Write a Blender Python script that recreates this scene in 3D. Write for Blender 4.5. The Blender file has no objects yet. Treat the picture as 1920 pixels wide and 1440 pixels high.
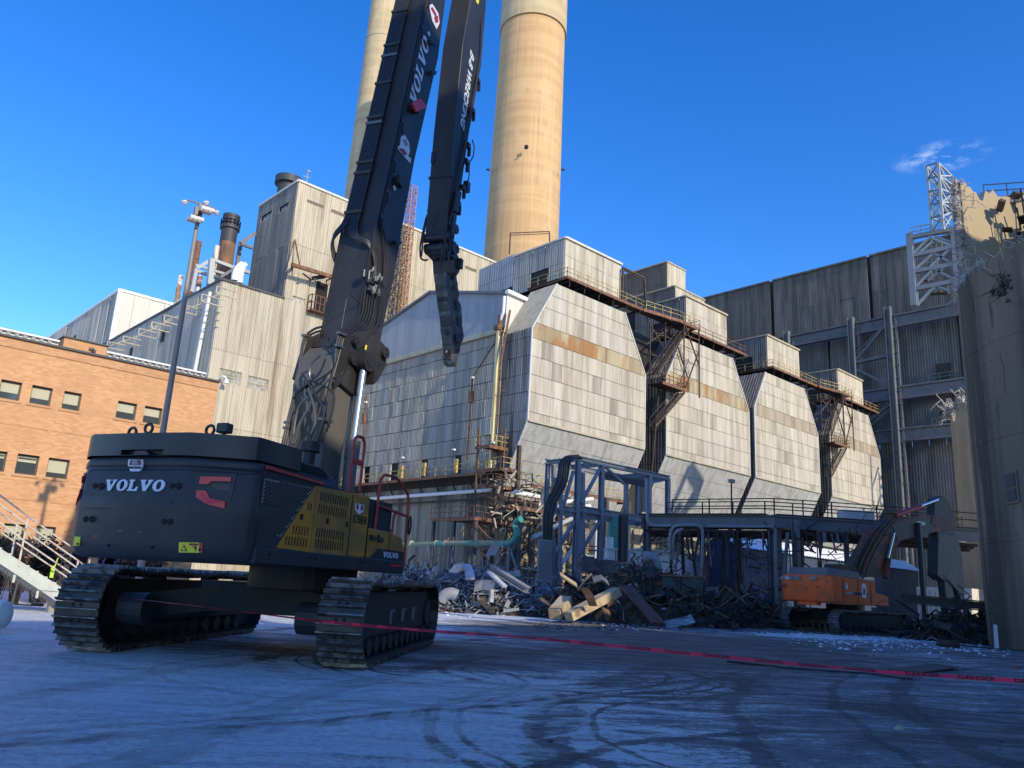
import bpy, bmesh, math, random
import numpy as np
from mathutils import Vector, Matrix, noise
random.seed(7)
SC = bpy.context.scene
COL = SC.collection
# ------------------------------------------------------------------ camera
F_PX, PITCH, ROLL, YAW, EYE = 1488.8, 0.24893, 0.05472, 0.82387, 1.6
_cy, _sy, _cp, _sp = math.cos(YAW), math.sin(YAW), math.cos(PITCH), math.sin(PITCH)
FW = np.array([_cy*_cp, _sy*_cp, _sp]); _r = np.array([_sy, -_cy, 0.]); _u = np.cross(_r, FW)
RT = math.cos(ROLL)*_r + math.sin(ROLL)*_u
UP = -math.sin(ROLL)*_r + math.cos(ROLL)*_u
CAM = np.array([0., 0., EYE])
cam = bpy.data.objects.new('camera', bpy.data.cameras.new('camera')); COL.objects.link(cam)
cam.matrix_world = Matrix(((RT[0], UP[0], -FW[0], 0), (RT[1], UP[1], -FW[1], 0), (RT[2], UP[2], -FW[2], EYE), (0, 0, 0, 1)))
cam.data.sensor_width = 36; cam.data.lens = 36*F_PX/1920
cam.data.clip_start = 0.1; cam.data.clip_end = 6000
SC.camera = cam
# ------------------------------------------------------------------ light
SUN = Vector((0.07, 1.0, -0.467)).normalized()          # the way the light travels
sl = bpy.data.lights.new('sun', 'SUN'); sl.energy = 2.45; sl.angle = math.radians(0.55); sl.color = (1.0, 0.87, 0.66)
so = bpy.data.objects.new('sun', sl); COL.objects.link(so)
so.rotation_euler = SUN.to_track_quat('-Z', 'Y').to_euler()
SUN_EL = math.asin(-SUN.z); SUN_AZ = math.atan2(-SUN.x, -SUN.y)
W = bpy.data.worlds.new('World'); SC.world = W; W.use_nodes = True
nt = W.node_tree; nt.nodes.clear()
out = nt.nodes.new('ShaderNodeOutputWorld'); bg = nt.nodes.new('ShaderNodeBackground')
sky = nt.nodes.new('ShaderNodeTexSky'); sky.sky_type = 'NISHITA'; sky.sun_disc = False
sky.sun_elevation = SUN_EL; sky.sun_rotation = SUN_AZ
sky.altitude = 300; sky.air_density = 1.0; sky.dust_density = 0.3; sky.ozone_density = 3.5
hs = nt.nodes.new('ShaderNodeHueSaturation'); hs.inputs['Saturation'].default_value = 1.32; hs.inputs['Hue'].default_value = 0.514
nt.links.new(sky.outputs[0], hs.inputs['Color'])
# one wisp of cloud, painted on the sky dome by direction
tc = nt.nodes.new('ShaderNodeTexCoord')
cd = FW + RT*(1768-960)/F_PX - UP*(293-720)/F_PX; cd = cd/np.linalg.norm(cd)
def _wisp(c, size, el):
    sb = nt.nodes.new('ShaderNodeVectorMath'); sb.operation = 'SUBTRACT'; sb.inputs[1].default_value = c
    nt.links.new(tc.outputs['Generated'], sb.inputs[0])
    mp = nt.nodes.new('ShaderNodeVectorMath'); mp.operation = 'MULTIPLY'; mp.inputs[1].default_value = (1/size, 1/size, el/size)
    nt.links.new(sb.outputs[0], mp.inputs[0])
    ln = nt.nodes.new('ShaderNodeVectorMath'); ln.operation = 'LENGTH'; nt.links.new(mp.outputs[0], ln.inputs[0])
    mr = nt.nodes.new('ShaderNodeMapRange'); mr.inputs[1].default_value = 1; mr.inputs[2].default_value = 0.1
    nt.links.new(ln.outputs['Value'], mr.inputs[0])
    ns = nt.nodes.new('ShaderNodeTexNoise'); ns.inputs['Scale'].default_value = 17; ns.inputs['Detail'].default_value = 6
    ns.inputs['Roughness'].default_value = 0.65; ns.inputs['Distortion'].default_value = 0.25
    sc2 = nt.nodes.new('ShaderNodeVectorMath'); sc2.operation = 'MULTIPLY'; sc2.inputs[1].default_value = (1, 1, 2.2)
    nt.links.new(tc.outputs['Generated'], sc2.inputs[0]); nt.links.new(sc2.outputs[0], ns.inputs['Vector'])
    m2 = nt.nodes.new('ShaderNodeMapRange'); m2.inputs[1].default_value = 0.46; m2.inputs[2].default_value = 0.85
    nt.links.new(ns.outputs[0], m2.inputs[0])
    mm = nt.nodes.new('ShaderNodeMath'); mm.operation = 'MULTIPLY'; nt.links.new(mr.outputs[0], mm.inputs[0]); nt.links.new(m2.outputs[0], mm.inputs[1])
    return mm
w1 = _wisp(cd, 0.052, 3.2)
mx = nt.nodes.new('ShaderNodeMix'); mx.data_type = 'RGBA'
nt.links.new(w1.outputs[0], mx.inputs[0]); nt.links.new(hs.outputs[0], mx.inputs[6]); mx.inputs[7].default_value = (5, 5.4, 6, 1)
nt.links.new(mx.outputs[2], bg.inputs[0]); bg.inputs[1].default_value = 0.15
nt.links.new(bg.outputs[0], out.inputs[0])
SC.view_settings.view_transform = 'Standard'; SC.view_settings.look = 'None'
SC.view_settings.exposure = 0.92; SC.view_settings.gamma = 1; SC.view_settings.use_curve_mapping = False

# ------------------------------------------------------------------ measuring helpers
def ray(px, py): return FW + RT*(px-960)/F_PX - UP*(py-720)/F_PX
def at(px, py, ax, v):
    d = ray(px, py); i = 'xyz'.index(ax); return CAM + (v-CAM[i])/d[i]*d
def atd(px, py, dep): return CAM + ray(px, py)*dep
class Frame:
    """a local frame on the ground: x ahead, y left, z up"""
    def __init__(s, x, y, deg, z=0.):
        a = math.radians(deg); s.o = np.array([x, y, z]); s.h = np.array([math.cos(a), math.sin(a), 0]); s.l = np.array([-math.sin(a), math.cos(a), 0])
        s.M = Matrix.Translation((x, y, z)) @ Matrix.Rotation(a, 4, 'Z')
    def on(s, px, py, ax, v):
        d = ray(px, py); n = s.h if ax == 'x' else s.l
        t = (v-(CAM-s.o)@n)/(d@n); p = CAM+t*d-s.o
        return (float(p@s.h), float(p@s.l), float(p[2]))
    def xz(s, px, py, y): q = s.on(px, py, 'y', y); return (q[0], q[2])
    def yz(s, px, py, x): q = s.on(px, py, 'x', x); return (q[1], q[2])

# ------------------------------------------------------------------ materials
MATS = {}
class NT:
    def __init__(s, m):
        m.use_nodes = True; s.t = m.node_tree; s.b = s.t.nodes['Principled BSDF']; s.o = s.t.nodes['Material Output']
        s.geo = s.t.nodes.new('ShaderNodeNewGeometry'); s.obi = None
    def n(s, k, **kw):
        x = s.t.nodes.new(k)
        for a, v in kw.items(): setattr(x, a, v)
        return x
    def L(s, a, b): s.t.links.new(a, b)
    def vmul(s, src, v):
        x = s.n('ShaderNodeVectorMath', operation='MULTIPLY'); s.L(src, x.inputs[0]); x.inputs[1].default_value = v; return x.outputs[0]
    def vadd(s, src, v):
        x = s.n('ShaderNodeVectorMath', operation='ADD'); s.L(src, x.inputs[0]); x.inputs[1].default_value = v; return x.outputs[0]
    def math(s, op, a, b=None, clamp=False):
        x = s.n('ShaderNodeMath', operation=op); x.use_clamp = clamp
        for i, v in enumerate((a, b)):
            if v is None: continue
            if isinstance(v, (int, float)): x.inputs[i].default_value = v
            else: s.L(v, x.inputs[i])
        return x.outputs[0]
    def noise(s, scale, st=(1, 1, 1), detail=5, rough=.6, off=0, dist=0, src=None):
        v = s.vmul(src or s.geo.outputs['Position'], st)
        if off: v = s.vadd(v, (off, off*1.7, off*.3))
        x = s.n('ShaderNodeTexNoise'); x.inputs['Scale'].default_value = scale; x.inputs['Detail'].default_value = detail
        x.inputs['Roughness'].default_value = rough; x.inputs['Distortion'].default_value = dist; s.L(v, x.inputs['Vector']); return x.outputs[0]
    def ramp(s, f, lo, hi, a=0., b=1., smooth=True):
        x = s.n('ShaderNodeMapRange'); x.interpolation_type = 'SMOOTHSTEP' if smooth else 'LINEAR'
        s.L(f, x.inputs[0]); x.inputs[1].default_value = lo; x.inputs[2].default_value = hi; x.inputs[3].default_value = a; x.inputs[4].default_value = b
        return x.outputs[0]
    def mix(s, f, a, b):
        x = s.n('ShaderNodeMix', data_type='RGBA')
        if isinstance(f, (int, float)): x.inputs[0].default_value = f
        else: s.L(f, x.inputs[0])
        for i, v in ((6, a), (7, b)):
            if isinstance(v, tuple): x.inputs[i].default_value = (*v, 1)
            else: s.L(v, x.inputs[i])
        return x.outputs[2]
    def xyz(s, src=None):
        x = s.n('ShaderNodeSeparateXYZ'); s.L(src or s.geo.outputs['Position'], x.inputs[0]); return x.outputs
    def bump(s, h, strength, dist=.02):
        x = s.n('ShaderNodeBump'); x.inputs['Strength'].default_value = strength; x.inputs['Distance'].default_value = dist
        s.L(h, x.inputs['Height']); s.L(x.outputs[0], s.b.inputs['Normal'])
def mat(name, col, rough=.7, metal=0., layers=(), rnd=0., bump=None, spec=.5, coat=0.):
    """layers: (colour, scale, stretch, lo, hi, amount[, offset])"""
    m = bpy.data.materials.new(name); s = NT(m); c = tuple(col)
    for i, l in enumerate(layers):
        f = s.noise(l[1], l[2], off=(l[6] if len(l) > 6 else 3.1*i), detail=6)
        f = s.ramp(f, l[3], l[4], 0, l[5])
        c = s.mix(f, c, l[0])
    if rnd:
        oi = s.n('ShaderNodeObjectInfo'); v = s.ramp(oi.outputs['Random'], 0, 1, 1-rnd, 1+rnd, False)
        h = s.n('ShaderNodeHueSaturation'); s.L(v, h.inputs['Value'])
        if isinstance(c, tuple): h.inputs['Color'].default_value = (*c, 1)
        else: s.L(c, h.inputs['Color'])
        c = h.outputs[0]
    if isinstance(c, tuple): s.b.inputs['Base Color'].default_value = (*c, 1)
    else: s.L(c, s.b.inputs['Base Color'])
    s.b.inputs['Roughness'].default_value = rough; s.b.inputs['Metallic'].default_value = metal
    s.b.inputs['Specular IOR Level'].default_value = spec
    if coat: s.b.inputs['Coat Weight'].default_value = coat; s.b.inputs['Coat Roughness'].default_value = .15
    if bump: s.bump(s.noise(bump[0], bump[3] if len(bump) > 3 else (1, 1, 1), detail=4), bump[1], bump[2])
    MATS[name] = m; return m
ST = (1, 1, .07)     # vertical streaks
RUST = (.16, .065, .025)
M = MATS
mat('cream_cladding', (.49, .445, .345), .65, layers=[((.33, .29, .21), .9, ST, .42, .66, .8), ((.20, .14, .08), .30, (1, 1, .10), .52, .68, .8), ((.27, .20, .13), .10, (1, 1, .5), .50, .66, .6)], rnd=.05, spec=.35)
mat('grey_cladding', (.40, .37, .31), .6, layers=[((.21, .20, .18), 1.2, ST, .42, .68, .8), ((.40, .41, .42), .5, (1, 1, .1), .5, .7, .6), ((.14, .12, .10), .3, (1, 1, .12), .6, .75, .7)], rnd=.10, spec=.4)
mat('blue_grey_cladding', (.31, .33, .34), .5, layers=[((.22, .245, .27), 1.5, ST, .4, .7, .7), ((.38, .41, .44), .6, (1, 1, .2), .5, .7, .5)], rnd=.04, spec=.4)
mat('pale_cladding', (.47, .435, .345), .65, layers=[((.33, .295, .22), 1.6, ST, .40, .62, .85), ((.22, .18, .12), .5, (1, 1, .09), .54, .70, .7), ((.55, .535, .48), .9, (1, 1, .12), .48, .66, .5), ((.30, .20, .11), .22, (1, 1, .25), .60, .72, .5)], rnd=.06, spec=.3)
mat('lower_cladding', (.44, .445, .43), .6, layers=[((.33, .33, .31), 1.6, (1, 1, .1), .42, .62, .85), ((.27, .25, .20), .5, (1, 1, .3), .56, .7, .5)], rnd=.05, spec=.4)
mat('stained_cladding', (.42, .36, .24), .65, layers=[((.28, .22, .13), .9, ST, .40, .6, .85), ((.31, .145, .045), .21, (1, 1, .45), .44, .58, .85, 2.0), ((.20, .11, .05), 1.1, ST, .54, .66, .7)], rnd=.05, spec=.3)
mat('shaded_cladding', (.115, .112, .105), .6, layers=[((.065, .062, .058), 1.3, ST, .42, .66, .8), ((.17, .165, .155), .6, (1, 1, .1), .52, .7, .7)], rnd=.08, spec=.35)  # pale sheets darkened: shade of the side faces put into the colour
mat('shaded_side_cladding', (.17, .165, .155), .6, layers=[((.10, .095, .088), 1.3, ST, .42, .66, .8), ((.26, .25, .23), .7, (1, 1, .1), .5, .7, .7)], rnd=.06, spec=.35)  # darker copy for tower and housing sides, their shade put into the colour
mat('boiler_dark_cladding', (.125, .12, .11), .6, layers=[((.07, .066, .06), .8, ST, .42, .62, .85), ((.20, .185, .16), .5, (1, 1, .1), .5, .66, .7), ((.16, .09, .07), .9, (.4, .4, 3), .52, .7, .35)], rnd=.06, spec=.35)
mat('boiler_lower_cladding', (.105, .11, .115), .45, layers=[((.055, .055, .055), .5, (1, 1, .08), .42, .62, .85), ((.15, .165, .185), .7, (1, 1, .3), .5, .7, .6)], rnd=.06, spec=.5)
mat('white_cladding', (.60, .58, .51), .55, layers=[((.62, .61, .55), .8, ST, .45, .7, .5)], rnd=.02)
mat('dark_seam', (.035, .033, .03), .9)
mat('black_interior', (.012, .012, .012), .95)
mat('flashing', (.55, .54, .50), .6, layers=[((.35, .32, .26), 1.2, (1, 1, 1), .5, .7, .5)])
mat('tan_flashing', (.40, .36, .27), .7, layers=[((.26, .22, .16), 1.2, (1, 1, 1), .45, .7, .7)])
mat('white_metal', (.72, .72, .70), .5, layers=[((.5, .48, .44), 2, (1, 1, 1), .5, .7, .5)])
mat('rusty_steel', (.20, .095, .05), .85, layers=[((.09, .045, .03), 2.5, (1, 1, 1), .42, .62, .85), ((.30, .20, .14), 1.3, (1, 1, 1), .55, .7, .7)], rnd=.1)
mat('dark_rusty_steel', (.075, .05, .04), .85, layers=[((.035, .028, .025), 2.5, (1, 1, 1), .42, .62, .85), ((.15, .10, .07), 1.3, (1, 1, 1), .55, .7, .7)], rnd=.1)
mat('yellow_rail', (.50, .38, .12), .7, layers=[((.24, .12, .06), 2.2, (1, 1, 1), .45, .62, .85)], rnd=.06)
mat('yellow_pipe', (.66, .58, .30), .6, layers=[((.45, .34, .16), 1.2, (1, 1, .3), .5, .7, .7)])
mat('dark_steel', (.05, .052, .055), .6, layers=[((.09, .065, .05), 1.5, (1, 1, 1), .5, .68, .6)], rnd=.08)
mat('black_steel', (.02, .02, .021), .6, layers=[((.045, .035, .03), 1.5, (1, 1, 1), .5, .68, .6)], rnd=.08)
mat('blue_steel', (.17, .195, .225), .5, layers=[((.09, .12, .17), 1.8, (1, 1, 1), .45, .68, .6), ((.20, .26, .34), 1.1, (1, 1, .3), .5, .7, .5)], rnd=.04)
mat('grey_steel', (.23, .25, .27), .5, layers=[((.20, .21, .22), 1.5, (1, 1, 1), .45, .68, .6)], rnd=.05)
mat('mid_steel', (.14, .15, .165), .55, layers=[((.08, .09, .10), .8, (1, 1, 1), .45, .68, .7)], rnd=.06)
mat('pale_steel', (.33, .36, .37), .5, layers=[((.35, .38, .38), 1.5, (1, 1, 1), .45, .68, .6)], rnd=.05)
mat('galvanised', (.50, .54, .49), .45, metal=.2, layers=[((.38, .42, .38), 3, (1, 1, 1), .4, .7, .7)])
mat('handrail_white', (.55, .50, .42), .55, layers=[((.26, .13, .07), 4, (1, 1, 1), .5, .66, .85)])
mat('teal_pipe', (.035, .27, .20), .45, layers=[((.30, .30, .20), 1.2, (1, 1, 1), .48, .7, .55)])
mat('old_green_pipe', (.19, .25, .16), .6, layers=[((.30, .26, .18), 1.2, (1, 1, 1), .45, .65, .8), ((.035, .25, .19), .7, (1, 1, 1), .5, .62, .7)])
mat('glass', (.05, .06, .06), .08, spec=.8)
mat('blind', (.42, .41, .29), .7)
mat('window_frame', (.05, .045, .04), .5)
mat('dirty_glass', (.30, .29, .25), .35, layers=[((.48, .47, .42), 2.2, (1, 1, 1), .45, .6, .8), ((.13, .12, .10), 1.1, (1, 1, 1), .55, .65, .8)], rnd=.25)
mat('black_machine_paint', (.018, .020, .025), .42, layers=[((.035, .034, .033), 1.1, (1, 1, 1), .45, .7, .7)], spec=.5, bump=(9, .05, .01))
mat('boom_paint', (.026, .025, .024), .46, layers=[((.045, .042, .038), .9, (1, 1, .5), .46, .66, .7), ((.08, .075, .07), 3.5, (1, 1, .3), .66, .74, .5)], spec=.4)
mat('sunlit_boom_paint', (.105, .10, .085), .6, layers=[((.08, .075, .065), .9, (1, 1, .5), .45, .7, .6)], spec=.4)  # boom paint made lighter, sunlight on the foot put into its colour
mat('charcoal_paint', (.026, .029, .034), .5, layers=[((.05, .05, .05), 1.4, (1, 1, 1), .45, .7, .6), ((.10, .065, .045), 3.0, (1, 1, 1), .66, .76, .5)], spec=.4, bump=(7, .06, .01))
mat('blue_charcoal_paint', (.020, .025, .036), .5, layers=[((.04, .04, .04), 1.4, (1, 1, 1), .45, .7, .6)], spec=.4)
mat('machine_yellow', (.52, .23, .02), .5, layers=[((.22, .13, .045), 1.2, (1, 1, 1), .40, .62, .8), ((.12, .08, .04), 3, (1, 1, .3), .6, .75, .7)], spec=.4)
mat('machine_orange', (.88, .13, .02), .55, layers=[((.42, .10, .03), 1.3, (1, 1, 1), .42, .7, .7), ((.09, .06, .045), 2.2, (1, 1, 1), .60, .72, .85)], spec=.4)
mat('dirty_orange', (.24, .06, .022), .65, layers=[((.05, .038, .03), 1.0, (1, 1, 1), .36, .55, .95)], spec=.4)
mat('red_rail', (.42, .045, .03), .55, layers=[((.2, .03, .02), 3, (1, 1, 1), .5, .7, .6)])
mat('red_lamp', (.62, .02, .03), .3)
mat('white_paint', (.75, .76, .78), .5)
mat('letter_white', (.62, .66, .72), .45)
mat('letter_black', (.01, .01, .01), .5)
mat('maroon_ink', (.28, .02, .03), .5)
mat('sticker_yellow', (.75, .66, .03), .5)
mat('sticker_red', (.60, .03, .03), .5)
mat('tape_pink', (.74, .03, .06), .45, spec=.4)
mat('hose_black', (.022, .022, .023), .42)
mat('tube_steel', (.13, .13, .125), .32, metal=.6)
mat('chrome', (.62, .64, .64), .22, metal=.85)
mat('cylinder_grey', (.12, .12, .118), .5)
mat('grille_mesh', (.19, .195, .205), .5, metal=.3)
mat('track_steel', (.085, .078, .070), .45, metal=.55, layers=[((.04, .037, .034), 3, (1, 1, 1), .42, .65, .8), ((.34, .33, .32), 4, (1, 1, 1), .66, .74, .8)], bump=(14, .25, .02))
mat('track_highlight', (.24, .235, .225), .4, metal=.5, layers=[((.07, .06, .05), 4, (1, 1, 1), .42, .58, .9)])  # paler steel that puts the grouser edge highlights into the colour
mat('old_track', (.13, .12, .115), .7, metal=.2, layers=[((.30, .30, .31), 2.5, (1, 1, 1), .5, .62, .8)])
mat('jaw_steel', (.095, .10, .098), .5, metal=.35, layers=[((.07, .07, .068), 1.6, (1, 1, 1), .42, .62, .8), ((.24, .25, .24), 2.4, (1, 1, 1), .56, .7, .7)], bump=(5, .6, .05))
def chimney_mat(name, c0, c1, c2, c3):
    m = bpy.data.materials.new(name); s = NT(m); x = s.xyz()
    lift = s.n('ShaderNodeTexNoise'); v = s.vmul(s.geo.outputs['Position'], (.02, .02, .42)); s.L(v, lift.inputs['Vector']); lift.inputs['Scale'].default_value = 1.6; lift.inputs['Detail'].default_value = 3
    c = s.mix(s.ramp(lift.outputs[0], .42, .60), c0, c1)
    c = s.mix(s.ramp(s.noise(1.0, (1, 1, .02), 6, .7), .50, .66, 0, .75), c, c2)
    c = s.mix(s.ramp(s.noise(2.6, (1, 1, .015), 5, .7, off=4), .56, .66, 0, .7), c, c3)
    c = s.mix(s.ramp(s.noise(.22, (1, 1, .5), 5, .6, off=8), .52, .68, 0, .6), c, c2)
    z = s.math('MULTIPLY', x[2], 1/2.3); fr = s.math('FRACT', z); ln = s.ramp(s.math('ABSOLUTE', s.math('SUBTRACT', fr, .5)), .0, .035, .30, 0); c = s.mix(ln, c, c3)
    s.L(c, s.b.inputs['Base Color']); s.b.inputs['Roughness'].default_value = .9; MATS[name] = m
chimney_mat('concrete_chimney', (.52, .345, .175), (.46, .30, .15), (.56, .40, .22), (.36, .23, .12)); chimney_mat('pale_chimney', (.47, .375, .225), (.41, .325, .19), (.53, .44, .28), (.32, .25, .15))
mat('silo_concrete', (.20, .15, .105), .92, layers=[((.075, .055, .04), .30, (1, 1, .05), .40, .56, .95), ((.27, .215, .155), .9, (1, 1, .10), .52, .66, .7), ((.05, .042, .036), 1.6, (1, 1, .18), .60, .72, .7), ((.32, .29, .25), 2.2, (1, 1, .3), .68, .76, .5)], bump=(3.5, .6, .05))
mat('silo_inside', (.42, .335, .20), .9, layers=[((.38, .31, .20), .3, (1, 1, .4), .42, .66, .8)], bump=(1.2, .5, .1))
mat('broken_concrete', (.46, .43, .37), .95, layers=[((.25, .23, .2), 1.4, (1, 1, 1), .45, .6, .8)], bump=(3, .8, .1))
mat('lamp_metal', (.22, .20, .17), .5)
mat('lamp_head', (.55, .56, .58), .4)
mat('shear_dark', (.045, .045, .044), .6, layers=[((.085, .08, .075), 2.2, (1, 1, 1), .5, .66, .7)], bump=(5, .5, .04))
mat('scrap_grey', (.27, .285, .30), .6, layers=[((.13, .11, .10), 1.8, (1, 1, 1), .45, .6, .8), ((.60, .63, .66), 2.4, (1, 1, 1), .57, .64, .8)], rnd=.1)
mat('scrap_dark', (.05, .043, .038), .85, layers=[((.12, .075, .05), 1.5, (1, 1, 1), .48, .62, .8), ((.45, .46, .48), 2.1, (1, 1, 1), .66, .70, .8)], rnd=.1)
mat('scrap_brown', (.22, .115, .06), .8, layers=[((.09, .055, .04), 1.5, (1, 1, 1), .45, .62, .8)], rnd=.1)
mat('beam_beige', (.46, .38, .24), .75, layers=[((.30, .22, .13), 2.2, (1, 1, 1), .45, .65, .8), ((.14, .09, .06), 1.2, (1, 1, 1), .6, .7, .8)])
mat('beam_red', (.20, .065, .05), .75, layers=[((.09, .04, .035), 2.2, (1, 1, 1), .45, .65, .8), ((.5, .5, .5), 1.1, (1, 1, 1), .62, .68, .7)])
mat('snow_white', (.66, .70, .74), .8, bump=(6, .4, .05))
mat('pale_container', (.50, .54, .57), .55, layers=[((.38, .40, .42), 1.2, (1, 1, .2), .45, .68, .6)])
mat('navy_sheet', (.025, .05, .11), .55, layers=[((.015, .028, .06), 1.2, (1, 1, .2), .45, .68, .6)])
mat('old_crate', (.065, .085, .085), .75, layers=[((.04, .045, .045), 1.1, (1, 1, .4), .45, .65, .8), ((.16, .13, .10), 1.7, (1, 1, 1), .6, .7, .7)])
mat('bush_dry', (.14, .075, .045), .9, rnd=.1)
mat('bush_dark', (.028, .020, .018), .9)
mat('leaf_tan', (.36, .20, .11), .9)
mat('concrete_block', (.42, .38, .30), .9, bump=(8, .4, .03))
mat('tank_white', (.66, .68, .62), .5)
mat('blue_cloth', (.02, .05, .35), .6)
mat('lime_tag', (.45, .75, .05), .5)
mat('copper_pipe', (.26, .11, .06), .7)
mat('orange_lattice', (.36, .16, .09), .7, layers=[((.3, .14, .09), 1.4, (1, 1, 1), .5, .7, .6)])
mat('stack_black', (.035, .038, .042), .6)
mat('stack_rust', (.22, .11, .05), .7, layers=[((.06, .045, .035), .5, (1, 1, .4), .45, .62, .8)])
mat('peeling_white', (.58, .54, .46), .75, layers=[((.22, .09, .04), .9, (1, 1, .6), .48, .56, .9)])
mat('roof_snow', (.70, .73, .78), .7, layers=[((.35, .38, .42), .6, (1, 1, 1), .5, .7, .6)])

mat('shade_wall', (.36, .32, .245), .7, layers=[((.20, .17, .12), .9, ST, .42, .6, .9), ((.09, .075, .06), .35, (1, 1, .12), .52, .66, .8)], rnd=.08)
mat('hose_lit', (.055, .055, .052), .45)
# ------------------------------------------------------------------ brick and ground
def brick_mat(name, k=1.0):
    m = bpy.data.materials.new(name); s = NT(m); x = s.xyz()
    cb = s.n('ShaderNodeCombineXYZ'); s.L(s.math('ADD', x[0], x[1]), cb.inputs[0]); s.L(x[2], cb.inputs[1])
    b = s.n('ShaderNodeTexBrick'); s.L(cb.outputs[0], b.inputs['Vector']); b.inputs['Scale'].default_value = 1
    b.inputs['Brick Width'].default_value = .30; b.inputs['Row Height'].default_value = .10; b.inputs['Mortar Size'].default_value = .010
    b.inputs['Color1'].default_value = (.62*k, .335*k, .155*k, 1); b.inputs['Color2'].default_value = (.45*k, .22*k, .095*k, 1)
    b.inputs['Mortar'].default_value = (.46*k, .30*k, .17*k, 1); b.inputs['Bias'].default_value = -.15
    big = s.ramp(s.noise(.35, (1, 1, 2.5), 7, .7), .42, .62, 0, .55)
    c = s.mix(big, b.outputs[0], (.46*k, .245*k, .115*k)); s.L(c, s.b.inputs['Base Color']); s.b.inputs['Roughness'].default_value = .85
    s.bump(b.outputs['Fac'], -.4, .02); MATS[name] = m
brick_mat('brick'); brick_mat('brick_trim', .92)
def ground_mat():
    m = bpy.data.materials.new('snowy_dirt'); s = NT(m); P = s.geo.outputs['Position']; x = s.xyz()
    th = math.radians(-40)
    rx = s.n('ShaderNodeVectorRotate'); rx.rotation_type = 'Z_AXIS'; rx.inputs['Angle'].default_value = -th; s.L(P, rx.inputs['Vector']); R = rx.outputs[0]
    mid = s.noise(1.1, (.45, 1, 1), 9, .68, src=R, dist=.4)
    streak = s.noise(3.2, (.13, 1, 1), 9, .72, src=R, dist=.3, off=2)
    fine = s.noise(13.0, (.7, 1, 1), 10, .78, src=R, dist=.2)
    patch = s.noise(.23, (.7, 1, 1), 4, .5, src=R, off=3)
    grit = s.noise(46, (1, 1, 1), 8, .8); pebble = s.noise(9, (1, 1, 1), 2, .5, off=6)
    A, S, Mu = (lambda a, b: s.math('ADD', a, b)), (lambda a, b: s.math('SUBTRACT', a, b)), (lambda a, b: s.math('MULTIPLY', a, b))
    def circ(cx, cy):
        d = s.n('ShaderNodeVectorMath', operation='DISTANCE'); s.L(P, d.inputs[0]); d.inputs[1].default_value = (cx, cy, 0); return d.outputs['Value']
    def seg(a, b):
        ax, ay, bx, by = *a, *b; L2 = (bx-ax)**2+(by-ay)**2
        t = s.math('ADD', A(Mu(S(x[0], ax), (bx-ax)/L2), Mu(S(x[1], ay), (by-ay)/L2)), 0, clamp=True)
        qx, qy = A(Mu(t, bx-ax), ax), A(Mu(t, by-ay), ay)
        c = s.n('ShaderNodeCombineXYZ'); s.L(qx, c.inputs[0]); s.L(qy, c.inputs[1]); d = s.n('ShaderNodeVectorMath', operation='DISTANCE')
        c2 = s.n('ShaderNodeCombineXYZ'); s.L(x[0], c2.inputs[0]); s.L(x[1], c2.inputs[1]); s.L(c2.outputs[0], d.inputs[0]); s.L(c.outputs[0], d.inputs[1]); return d.outputs['Value']
    side = A(Mu(x[0], -.765), Mu(x[1], .643))
    cov = s.ramp(side, -8.0, 3.5, -.05, .30)
    clean = s.ramp(seg((1.5, 18.), (7.2, 11.4)), 1.2, 4.4, .17, 0)          # the untrodden tongue of snow
    tongue = s.ramp(seg((7.2, 11.2), (10.6, 9.3)), .25, 1.3, .13, 0)
    under = s.ramp(circ(10.2, 16.4), 3.2, 6.0, -.30, 0)
    yard = s.ramp(circ(21, 20), 7, 14, -.20, 0); worn = s.ramp(circ(11.3, 4.6), 1.5, 4.6, -.10, 0)
    far = s.ramp(seg((38, 20), (54, 15)), .6, 4, .17, 0); heap = s.ramp(seg((25, 38), (31, 33)), 1, 4, .10, 0)
    tot = A(A(A(cov, clean), A(tongue, under)), A(A(yard, worn), A(far, heap)))
    wob = Mu(S(s.noise(.35, (1, 1, 1), 3), .5), .7)
    rough = S(s.noise(2.3, (1, 1, 1), 6, .7, off=9), .5)
    ruts = None; mx = lambda a, b: s.math('MAXIMUM', a, b)
    for (cx, cy, r, w, k) in [(4.25, 56.0, 47.45, .10, 1), (4.25, 56.0, 47.0, .05, .7), (12.01, 12.55, 3.23, .07, 1), (12.01, 12.55, 3.9, .12, 1), (12.01, 12.55, 4.25, .05, .9), (3.86, -8.06, 16.13, .05, -1), (3.86, -8.06, 17.2, .10, .7), (3.86, -8.06, 17.6, .07, .6),
            (10.84, 4.18, 5.86, .10, .9), (10.84, 4.18, 5.5, .05, .8), (10.84, 4.18, 4.6, .16, .7), (10.84, 4.18, 3.9, .06, .8), (7.83, .26, 5.71, .12, .8), (7.83, .26, 6.4, .05, -.6), (8.09, 12.52, 3.13, .07, .9), (8.09, 12.52, 2.75, .04, .7), (12.54, 10.87, 2.97, .12, .9), (12.54, 10.87, 2.5, .06, .8),
            (26, -16, 24.5, .22, .8), (26, -16, 25.6, .08, .7), (26, -16, 27.2, .16, .7), (26, -16, 29.5, .3, .6), (26, -16, 33, .3, .7), (26, -16, 36, .22, .7), (26, -16, 41, .35, .7)]:
        dd = A(circ(cx, cy), wob); q = s.math('ABSOLUTE', S(dd, r)); q = s.ramp(A(A(q, Mu(rough, w*2.4)), Mu(S(fine, .5), w*2.0)), w*.45, w*1.05, k, 0)
        ruts = q if ruts is None else A(ruts, q)
    tread = None
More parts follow.
